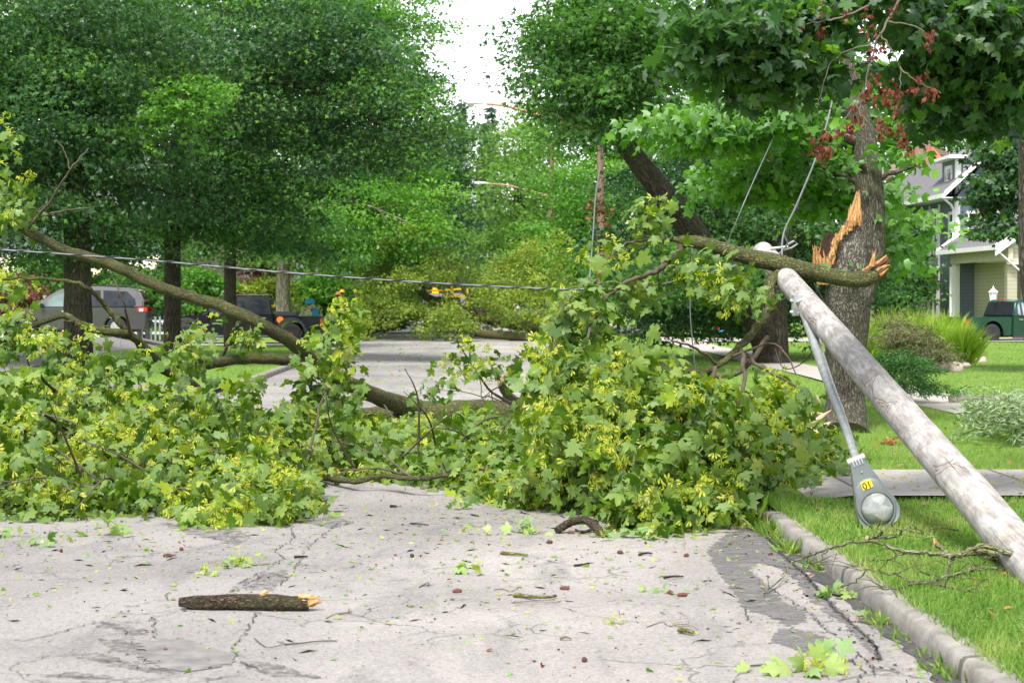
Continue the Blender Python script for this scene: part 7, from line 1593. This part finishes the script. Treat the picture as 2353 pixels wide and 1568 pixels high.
# dead lichen covered branch on the near grass
dbr = empty('dead_branch', G(2100, 1290, .14), 0, 'long bare lichen covered branch sprawling over the near grass and kerb under the lamp', 'dead branch'); o_ = dbr.location.copy()
M['lichen'] = mat_bark('lichen_bark', (.09, .08, .05), (.3, .29, .22), (.25, .28, .1), .6, 22, 3)
def cc3(x, y, z, r): g = G(*c3(x, y), z); return (g - o_, r)
def twigpath(pts, mat_mb, seed, sides=7): path, rr_ = spline(pts, 5); rn = random.Random(seed); path = [p + Vector((rn.gauss(0, .006), rn.gauss(0, .006), rn.gauss(0, .004))) for p in path]; mat_mb.tube(path, rr_, sides, .12, seed); return path, rr_
TW = [[(2200, 825, .2, .026), (2100, 770, .24, .024), (1990, 745, .26, .022), (1900, 750, .27, .02), (1800, 765, .26, .018), (1640, 750, .25, .015), (1480, 740, .26, .013), (1330, 690, .3, .011), (1170, 675, .33, .01), (1040, 715, .28, .009), (930, 750, .22, .008), (840, 780, .16, .007), (750, 830, .1, .006), (710, 900, .05, .005), (640, 980, .02, .004), (590, 1015, .02, .002)],
      [(2200, 810, .2, .024), (2140, 760, .28, .022), (2040, 720, .3, .018), (1950, 705, .32, .016), (1850, 750, .27, .012), (1760, 775, .26, .01)], [(2160, 845, .16, .016), (2060, 800, .2, .012), (1980, 770, .24, .01)],
      [(2100, 850, .16, .016), (1950, 845, .17, .013), (1850, 870, .17, .011), (1740, 900, .17, .01), (1650, 930, .17, .009), (1560, 940, .17, .008), (1430, 890, .2, .007), (1330, 875, .22, .006), (1220, 850, .22, .005), (1100, 840, .2, .003)],
      [(1790, 770, .25, .012), (1750, 820, .22, .01), (1735, 880, .18, .008), (1740, 950, .15, .005)], [(1740, 960, .16, .007), (1830, 975, .16, .005), (1920, 1000, .16, .004), (1960, 930, .22, .003), (2000, 915, .25, .002)],
      [(1740, 960, .16, .006), (1650, 940, .17, .005), (1560, 945, .17, .004)], [(1230, 870, .2, .005), (1170, 930, .12, .004), (1060, 970, .04, .002)], [(1240, 900, .2, .004), (1330, 960, .16, .003), (1430, 1000, .16, .002)],
      [(880, 750, .18, .004), (870, 800, .12, .003), (900, 830, .08, .002)], [(1500, 740, .26, .006), (1400, 790, .2, .005), (1480, 825, .17, .003)], [(1400, 790, .2, .004), (1280, 800, .2, .003), (1220, 790, .2, .002)],
      [(1840, 850, .2, .006), (1880, 815, .24, .005), (1940, 840, .22, .003)], [(1640, 890, .2, .005), (1560, 850, .25, .004), (1550, 760, .3, .003)], [(1150, 840, .2, .004), (1230, 800, .24, .003)], [(1000, 730, .25, .004), (960, 790, .18, .002)],
      [(1550, 940, .17, .006), (1400, 985, .15, .004), (1270, 960, .15, .003), (1170, 990, .12, .002)], [(1250, 655, .2, .016), (1320, 640, .2, .012), (1335, 600, .26, .008)], [(1300, 650, .18, .012), (1420, 650, .18, .01), (1480, 600, .25, .006), (1560, 600, .25, .004), (1600, 640, .2, .003)], [(1630, 610, .22, .004), (1700, 590, .25, .005), (1810, 610, .22, .003)],
      [(1680, 700, .2, .016), (1740, 745, .2, .014)], [(740, 840, .08, .004), (800, 850, .05, .003), (860, 800, .08, .002)]]
mb = MB(); tips = []
for k, t in enumerate(TW):
    pa, rr_ = twigpath([cc3(*q) for q in t], mb, k); tips += pa
rn = random.Random(77)
for k in range(70):
    p = rn.choice(tips); d = Vector((rn.gauss(-.4, 1), rn.gauss(-.5, .7), rn.gauss(.1, .35))).normalized(); l = rn.uniform(.06, .28); q1 = p + d * l * .5 + Vector((0, 0, .02)); q2 = p + d * l; q2.z = max(q2.z, .0); mb.tube([p, q1, q2], [.003, .0024, .001], 4)
mb.build('limb', M['lichen'], dbr, smooth=True, recalc=False, angle=80)
mb = MB(); q = G(*c3(1672, 705), .2) - o_; mb.tube([q, q + Vector((-.01, .0, .05))], [.02, .008], 6, .3); mb.build('broken_end', M['rawwood'], dbr)

# ================================================================== THINGS LYING ON THE ROAD
def bark_log(name, label, p0, p1, r, seed, ends='rawwood', mat='bark_dark', cat='log', z=None, sag=.0, jag_end=True, sides=14, rough=.1):
    rn = random.Random(seed); a_, b_ = G(*p0), G(*p1); a_.z = b_.z = r * .92; c_ = (a_ + b_) / 2; root = empty(name, (c_.x, c_.y, 0), 0, label, cat); o_ = Vector((c_.x, c_.y, 0)); n = 9
    path = [a_.lerp(b_, t) - o_ + Vector((0, rn.gauss(0, r * .08), rn.gauss(0, r * .05) + sag * math.sin(math.pi * t))) for t in np.linspace(0, 1, n)]
    rad = [r * (.55 if i == 0 else (.86 if i == 1 else (1.0 if i < n - 2 else .9))) for i in range(n)]
    mb = MB(); mb.tube(path, rad, sides, rough, seed); mb.build('bark', M[mat], root, smooth=True, recalc=False, angle=50)
    if jag_end:
        d = (path[-1] - path[-2]).normalized(); mb = MB()
        for k in range(11):
            a2 = rn.uniform(0, 6.28); q = path[-1] + Vector((0, math.cos(a2), math.sin(a2))) * r * rn.uniform(.1, .75) - d * r * 1.2; l = rn.uniform(r * 1.6, r * 3.0); mb.tube([q, q + d * l * .6, q + d * l + Vector((0, 0, rn.gauss(0, r * .15)))], [r * .4, r * .3, r * .05], 6, .25, k)
        mb.build('broken_end', M[ends], root)
    return root, path
M['log_end'] = M['rawwood']
M['bark_log'] = mat_bark('furrowed_log_bark', (.014, .01, .008), (.12, .085, .062), (.1, .11, .045), .35, 45, 3.5)
lg, lpth = bark_log('log', 'thick bark covered log with a splintered orange end lying on the road at the left', (412, 1398), (708, 1402), .05, 5, 'log_end', 'bark_log')
mb = MB(); q = lpth[5] + Vector((.02, -.005, .045)); mb.tube([q, q + Vector((.012, -.005, .02)), q + Vector((.03, 0, .024))], [.02, .016, .006], 7, .2, 2); mb.build('knot', M['log_end'], lg)
mb = MB(); 
for k in range(9): q = lpth[5].lerp(lpth[8], k / 9) + Vector((0, -.042, .02 + .004 * math.sin(k))); mb.tube([q, q + Vector((.035, 0, -.003))], [.005, .002], 4, .2, k)
mb.build('torn_strip', M['log_end'], lg)
# arched piece of bark
ab = empty('bark_piece', G(1335, 1228), 0, 'arched grey hollow piece of branch with a dark rotten end below the hanging leaves', 'bark piece'); o_ = ab.location.copy()
mb = MB(); A = lambda x, y, z, r: (G(*[v * .90462 for v in (850 + .40377 * x, 1100 + .40377 * y)], 0) - o_ + Vector((0, 0, z)), r)
s_ = [A(1395, 630, .025, .028), A(1440, 625, .055, .032), A(1500, 620, .085, .032), A(1560, 620, .105, .03), A(1600, 625, .09, .034), A(1650, 640, .055, .036), A(1700, 650, .03, .02)]
path, rr_ = spline(s_, 5); mb.tube(path, rr_, 12, .14, 3); mb.build('bark', M['bark_log'], ab, smooth=True, recalc=False, angle=50)
mb = MB(); s_ = [A(1515, 628, .03, .01), A(1540, 632, .018, .013), A(1580, 632, .02, .014), A(1620, 640, .05, .01)]; path, rr_ = spline(s_, 4); mb.tube(path, rr_, 8, .1, 3); mb.build('side_twig', M['bark_log'], ab, recalc=False)
mb = MB(); e = G(*[v * .90462 for v in (850 + .40377 * 1670, 1100 + .40377 * 648)]) - o_
for k in range(9): q = e + Vector((-.04 + k * .01, -.03, .05 - k * .003)); mb.tube([q, q + Vector((.01, -.01, -.045 - .01 * (k % 3)))], [.009, .004], 5, .4, k)
mb.build('rotten_edge', M['rawdark'], ab)
def dc2(x, y): return ((850 + .40377 * x) * .90462, (1100 + .40377 * y) * .90462)
def stick(label, pts, r, seed, mat='twig_grey', conv=dc2, cat='stick', name='stick', moss=False):
    rn = random.Random(seed); w = [G(*conv(*p)) for p in pts]; c_ = sum(w, Vector()) / len(w); ctrl = []
    for i, p in enumerate(w): ctrl.append((p - c_ + Vector((0, 0, r * 1.1 + (.01 * rn.random() if 0 < i < len(w) - 1 else 0))), r * (1 - .45 * i / max(1, len(w) - 1))))
    path, rr_ = spline(ctrl, 4); mb = MB(); mb.tube(path, rr_, 7, .15, seed); o = mb.build(name, M[mat], smooth=True, recalc=False, angle=70); o.location = c_; return tag(o, label, cat)
M['moss_stick'] = mat_bark('mossy_stick', (.08, .075, .03), (.22, .2, .1), (.24, .26, .07), .9, 30, 3)
stick('stubby moss covered stick on the open road below the centre', [(1125, 1030), (1180, 1035), (1260, 1050), (1340, 1050), (1390, 1035)], .014, 1, 'moss_stick')
stick('thin bare twig just below the stubby mossy stick', [(1110, 1068), (1220, 1068), (1370, 1075), (1420, 1055)], .004, 2)
stick('dark flat lichen strip of bark in the middle of the road', [(1045, 762), (1120, 770), (1215, 778)], .014, 3, 'moss_stick', cat='bark strip', name='bark_strip')
stick('short dark stick right of centre below the arched piece', [(1505, 838), (1560, 834), (1602, 832)], .009, 4, 'bark_dark')
stick('dark stick far right of the arched piece', [(1912, 770), (1960, 765), (1995, 762)], .01, 5, 'bark_dark')
stick('stick beside the dark damp patch with a reddish end', [(2065, 915), (2130, 915), (2190, 908)], .01, 6, 'bark_dark')
stick('short mossy plug of wood at the right of the road', [(60, 1255), (100, 1262), (150, 1272)], .019, 7, 'moss_stick', c3)
stick('long curved twig next to the short mossy plug', [(0, 1215), (60, 1205), (120, 1215), (180, 1235)], .003, 8, conv=c3)
stick('long straight twig lying right of the big log', [(1790, 1330), (1900, 1328), (2000, 1315), (2120, 1308)], .005, 9, 'twig', c1)
stick('thin side twig joining the long straight twig', [(1600, 1290), (1640, 1330), (1690, 1352), (1790, 1330), (1740, 1310)], .003, 10, 'twig', c1)
stick('forked twig just past the broken end of the big log', [(2050, 1165), (2110, 1140), (2200, 1130), (2210, 1110)], .003, 11, conv=c1)
stick('forked twig left of centre on the pale road', [(20, 1140), (80, 1135), (90, 1110), (100, 1140), (185, 1155)], .004, 12)
stick('bent twig in the middle of the pale road', [(530, 970), (560, 955), (590, 945), (585, 965)], .004, 13, 'twig')
stick('curved twig left of the stubby mossy stick', [(1000, 985), (1060, 980), (1110, 1000), (1160, 965)], .003, 14)
stick('small grey split stick low on the right of the pale road', [(1415, 1300), (1450, 1300), (1490, 1302)], .009, 15)
stick('thin bent twig low on the pale road near its right side', [(1960, 1220), (2060, 1190), (2100, 1215), (2229, 1215)], .003, 16)
stick('dark stick lying before the leaf pile left of centre', [(475, 570), (530, 576), (590, 580)], .007, 17, 'bark_dark')
stick('thin twig lying across the leaf bunch nearest the bottom edge', [(510, 1465), (600, 1462), (700, 1466)], .005, 18, 'twig', c3)
stick('short dark stick on the road near the centre leaf debris', [(860, 515), (905, 525)], .008, 19, 'bark_dark')
stick('dark chip of branch left of the pale middle of the road', [(350, 465), (393, 468)], .013, 20, 'bark_dark')
stick('dark chip of branch by the road crack left of centre', [(1850, 785), (1935, 782)], .011, 21, 'bark_dark', c1)
for i, (x, y, cv, lab) in enumerate([(1055, 777, c1, 'reddish brown seed cone on the left of the road'), (1140, 736, c1, 'second reddish cone just behind the first on the left'), (1485, 630, dc2, 'dark red cone tucked under the arched piece'), (1350, 692, dc2, 'small dark cone just below the arched piece'), (2110, 1010, dc2, 'dark red cone left of a pair beside the damp patch'),
      (2185, 1025, dc2, 'dark red cone right of a pair beside the damp patch'), (1570, 1435, dc2, 'red cone low on the pale road'), (1445, 982, dc2, 'small brown cone right of the stubby mossy stick'), (105, 775, c3, 'red brown cone beside a green sprig at the damp patch edge'), (1795, 757, dc2, 'red brown cone right of the middle road'), (770, 1000, dc2, 'dark cone in the middle of the pale road'), (485, 778, dc2, 'black lump of bark in the middle of the road')]):
    g = G(*cv(x, y)); mb = MB(); a_ = i * 1.3; d = Vector((math.cos(a_), math.sin(a_) * .5, 0)); c_ = [(Vector((0, 0, .012)) + d * t, r_) for t, r_ in ((-.035, .004), (-.02, .013), (0, .016), (.02, .013), (.035, .003))]
    path, rr_ = spline(c_, 3); mb.tube(path, rr_, 9, .12, i); o = mb.build('spruce_cone', [mat_plain('cone_scales', ((.12, .045, .03) if i % 3 else (.07, .035, .025)) if i < 11 else (.03, .025, .02), .8, var=.4, scale=40)], smooth=False, recalc=False); o.location = g; tag(o, lab, 'cone')
# little leaf bunches that stand out
M['leaf_fresh'] = mat_leaf('fresh_leaf', [(0, (.1, .22, .05)), (.5, (.19, .34, .06)), (1, (.42, .48, .1))], (.25, .34, .17), .35, .1)
lb = empty('leaf_bunch', G(*c3(850, 1500)), 0, 'bunch of broad fresh maple leaves and keys on the road at the bottom edge', 'leaf bunch'); rs = np.random.RandomState(3)
L_ = [(760, 1420, .07, (-.1, -.5, .7), .13, 0.25), (760, 1510, .02, (-.6, -.3, .1), .17, .9), (900, 1470, .05, (.3, -.2, .5), .1, .8), (950, 1450, .05, (.4, 0, .6), .11, .3), (1070, 1440, .06, (.5, .2, .5), .1, .2), (840, 1490, .03, (-.3, -.4, .2), .13, .7), (980, 1510, .03, (.6, -.3, .1), .12, .8), (1010, 1490, .04, (.5, 0, .3), .1, .4), (880, 1520, .02, (.1, -.6, .1), .12, .5), (500, 1495, .01, (-.8, 0, .05), .08, .8), (560, 1500, .01, (.6, 0, .05), .08, .7), (700, 1520, .015, (-.6, .2, .1), .1, .5)]
o_ = lb.location; pos = np.array([tuple(G(*c3(q[0], q[1])) - o_ + Vector((0, 0, q[2]))) for q in L_]); leaf_object('leaves', MAPLE, pos, np.tile([0, -.75, .75], (len(L_), 1)) + rs.normal(size=(len(L_), 3)) * .3, np.array([q[3] for q in L_]), np.array([q[4] for q in L_]), M['leaf_fresh'], np.array([q[5] for q in L_]), lb)
n = 70; c = np.array(tuple(G(*c3(930, 1490)) - o_)) + rs.normal(size=(n, 3)) * np.array([.07, .05, .015]) + np.array([0, 0, .03]); leaf_object('seed_clumps', KEYS, c, rs.normal(size=(n, 3)) + np.array([0, 0, 1]), rs.normal(size=(n, 3)), rs.uniform(.03, .055, n), M['seed_fallen'], rs.uniform(0, 1, n), lb)
mb = MB(); a_ = G(*c3(840, 1530)) - o_; mb.tube([a_, a_ + Vector((.12, -.02, .01)), G(*c3(1000, 1545)) - o_], [.006, .004, .002], 5); mb.build('stem', M['twig'], lb)
def small_bunch(label, x, y, cv, r, n, mat='leaf_fresh', keys=12, seed=1, size=.09):
    rs = np.random.RandomState(seed); g = G(*cv(x, y)); root = empty('leaf_bunch', g, 0, label, 'leaf bunch')
    pos = rs.normal(size=(n, 3)) * np.array([r, r * .8, 0]) + np.array([0, 0, .015]) + np.abs(rs.normal(size=(n, 3))) * np.array([0, 0, r * .35])
    leaf_object('leaves', MAPLE, pos, rs.normal(size=(n, 3)) * .6 + np.array([0, -.3, .8]), rs.normal(size=(n, 3)) * np.array([1, 1, .35]), size * rs.uniform(.6, 1.2, n), M[mat], rs.uniform(0, 1, n), root)
    if keys:
        pos = rs.normal(size=(keys, 3)) * np.array([r * .8, r * .6, 0]) + np.array([0, 0, .02]) + np.abs(rs.normal(size=(keys, 3))) * np.array([0, 0, r * .4]); leaf_object('seed_clumps', KEYS, pos, rs.normal(size=(keys, 3)) + np.array([0, 0, .8]), rs.normal(size=(keys, 3)), rs.uniform(.03, .055, keys), M['seed_fallen'], rs.uniform(0, 1, keys), root)
small_bunch('leaf bunch in the gutter by the kerb under the dead branch', 1030, 1030, c3, .06, 16, seed=1, keys=6, size=.08)
small_bunch('leaf bunch just left of the arched piece', 1215, 625, dc2, .12, 14, seed=2, size=.08)
small_bunch('leaf bunch touching the right end of the arched piece', 1710, 650, dc2, .07, 8, seed=3, size=.07)
small_bunch('leafy sprig hanging low right of the arched piece', 1930, 660, dc2, .13, 14, seed=4, size=.1, keys=5)
small_bunch('yellow green leaf and keys cluster behind the big log', 1560, 830, c1, .09, 9, seed=5, size=.08, keys=22)
small_bunch('yellow keys cluster lying between the log and the leaf pile', 1300, 890, c1, .06, 4, seed=6, size=.06, keys=16)
small_bunch('green leaf bunch at the left edge of the road', 20, 650, c1, .07, 7, seed=7, size=.09, keys=6)
small_bunch('leaf bunch on the road front left of the leaf pile', 280, 705, c1, .1, 8, seed=8, size=.09, keys=10)
small_bunch('leaf bunch in front of the middle of the left leaf pile', 690, 645, c1, .12, 9, seed=9, size=.1, keys=20)
small_bunch('green leaf lying alone in the pale middle of the road', 815, 882, dc2, .05, 4, seed=10, size=.09, keys=6)
small_bunch('leaf cluster between the middle leaf debris and the arched piece', 870, 640, dc2, .08, 5, seed=11, size=.07, keys=6)
small_bunch('green sprig at the edge of the dark damp patch', 2030, 1000, dc2, .07, 8, seed=12, size=.06, keys=0)
small_bunch('yellow keys cluster low on the pale road', 1750, 1200, dc2, .03, 2, seed=13, size=.04, keys=10)
small_bunch('yellow leaf on the road beside the right kerb', 1190, 1147, c3, .02, 2, seed=14, size=.08, keys=0)
small_bunch('leaf cluster in front of the middle of the far leaf edge', 800, 475, dc2, .09, 8, seed=15, size=.08, keys=8)
small_bunch('small leaf bunch behind the log and right of the yellow keys', 1440, 840, c1, .05, 3, seed=16, size=.07, keys=5)
# countless crumbs: torn leaves, keys, bark bits
rs = np.random.RandomState(9)
def litter(name, n, x0, x1, y0, y1, mat, tpl, s0, s1, flatz=.4, bias=None, z=0.006, wid=None):
    x = rs.uniform(x0, x1, n); y = y0 + (y1 - y0) * rs.uniform(0, 1, n) ** (bias or 1.0)
    pos = np.stack([x, y, np.full(n, z) + rs.uniform(0, .006, n)], 1)
    o = leaf_object(name, tpl, pos, rs.normal(size=(n, 3)) * flatz + np.array([0, 0, 1]), rs.normal(size=(n, 3)) * np.array([1, 1, .12]), rs.uniform(s0, s1, n), M[mat], rs.uniform(0, 1, n), None, None if wid is None else rs.uniform(*wid, n)); return tag(o, kind='stuff')
M['barkbit'] = mat_leaf('bark_crumb', [(0, (.02, .015, .012)), (.6, (.08, .055, .04)), (1, (.2, .1, .06))], (.08, .06, .05), .0, .02)
litter('leaf_litter', 420, XL, XR, 9, 16.5, 'leaf_fresh', MAPLE2, .02, .055, bias=.6); litter('seed_litter', 700, XL, XR, 9, 17, 'seed_fallen', KEYS, .02, .045, bias=.55)
litter('bark_litter', 1500, XL, XR, 8.5, 18, 'barkbit', KITE, .01, .035, bias=.8, wid=(.006, .02)); litter('twig_litter', 500, XL, XR, 8.5, 17, 'barkbit', LANCE, .04, .16, .15, .7, .006, (.012, .03))
litter('red_litter', 90, XL, XR, 8.5, 16, 'leaf_red', MAPLE3, .02, .04, bias=.8)
litter('leaf_litter', 900, XL + .3, XR + 1.5, 30, 76, 'leaf_fresh', MAPLE3, .05, .12); litter('gutter_litter', 260, XR - .35, XR - .02, 9, 18, 'barkbit', KITE, .01, .04, wid=(.01, .03))
litter('leaf_litter', 260, XR + .3, 7.5, 9, 26, 'leaf_rust', MAPLE3, .03, .06, z=.15); litter('leaf_litter', 300, XR + 1, 8, 16.4, 18.7, 'seed_fallen', MAPLE3, .02, .05, z=.163)
litter('clover', 2600, XR + .25, 6.2, 8.6, 16.2, 'leaf_mid', KITE, .015, .04, .5, z=.15); litter('dry_thatch', 1500, XR + .2, 6.2, 8.6, 16.2, 'willow', LANCE, .04, .11, .4, z=.15, wid=(.02, .04))
# weeds growing in the gutter
def weed(label, x, y, n, h, seed):
    rs = np.random.RandomState(seed); g = G(*c3(x, y)); pos = rs.normal(size=(n, 3)) * np.array([.05, .12, 0]); d = rs.normal(size=(n, 3)) * .6 + np.array([0, 0, .8])
    o = leaf_object('weed_tuft', LANCE, pos, rs.normal(size=(n, 3)) + np.array([0, 0, .5]), d, h * rs.uniform(.5, 1.2, n), M['blade'], rs.uniform(.2, 1, n), None, h * rs.uniform(.5, 1, n)); o.location = (min(g.x, XR - .03), g.y, .0); return tag(o, label, 'weed', 'weeds growing in the right gutter')
for i, (x, y, n, h, lab) in enumerate([(620, 620, 160, .14, 'large weed clump in the gutter nearest the leaf pile'), (560, 560, 120, .14, 'weed clump where the gutter meets the hanging leaves'), (760, 740, 90, .13, 'weed clump in the gutter beside the start of the dead twig'), (910, 850, 60, .1, 'low weed in the gutter under the dead twigs'), (1360, 1200, 70, .09, 'weed tuft in the gutter halfway down the kerb'), (1470, 1290, 35, .06, 'small weed tuft below the halfway tuft'), (1790, 1510, 50, .1, 'weed tuft at the kerb foot by the bottom edge'), (680, 650, 80, .13, 'weed clump just right of the large gutter clump'), (1620, 1390, 16, .08, 'sparse weed against the kerb near the bottom')]):
    weed(lab, x, y, n, h, 200 + i)
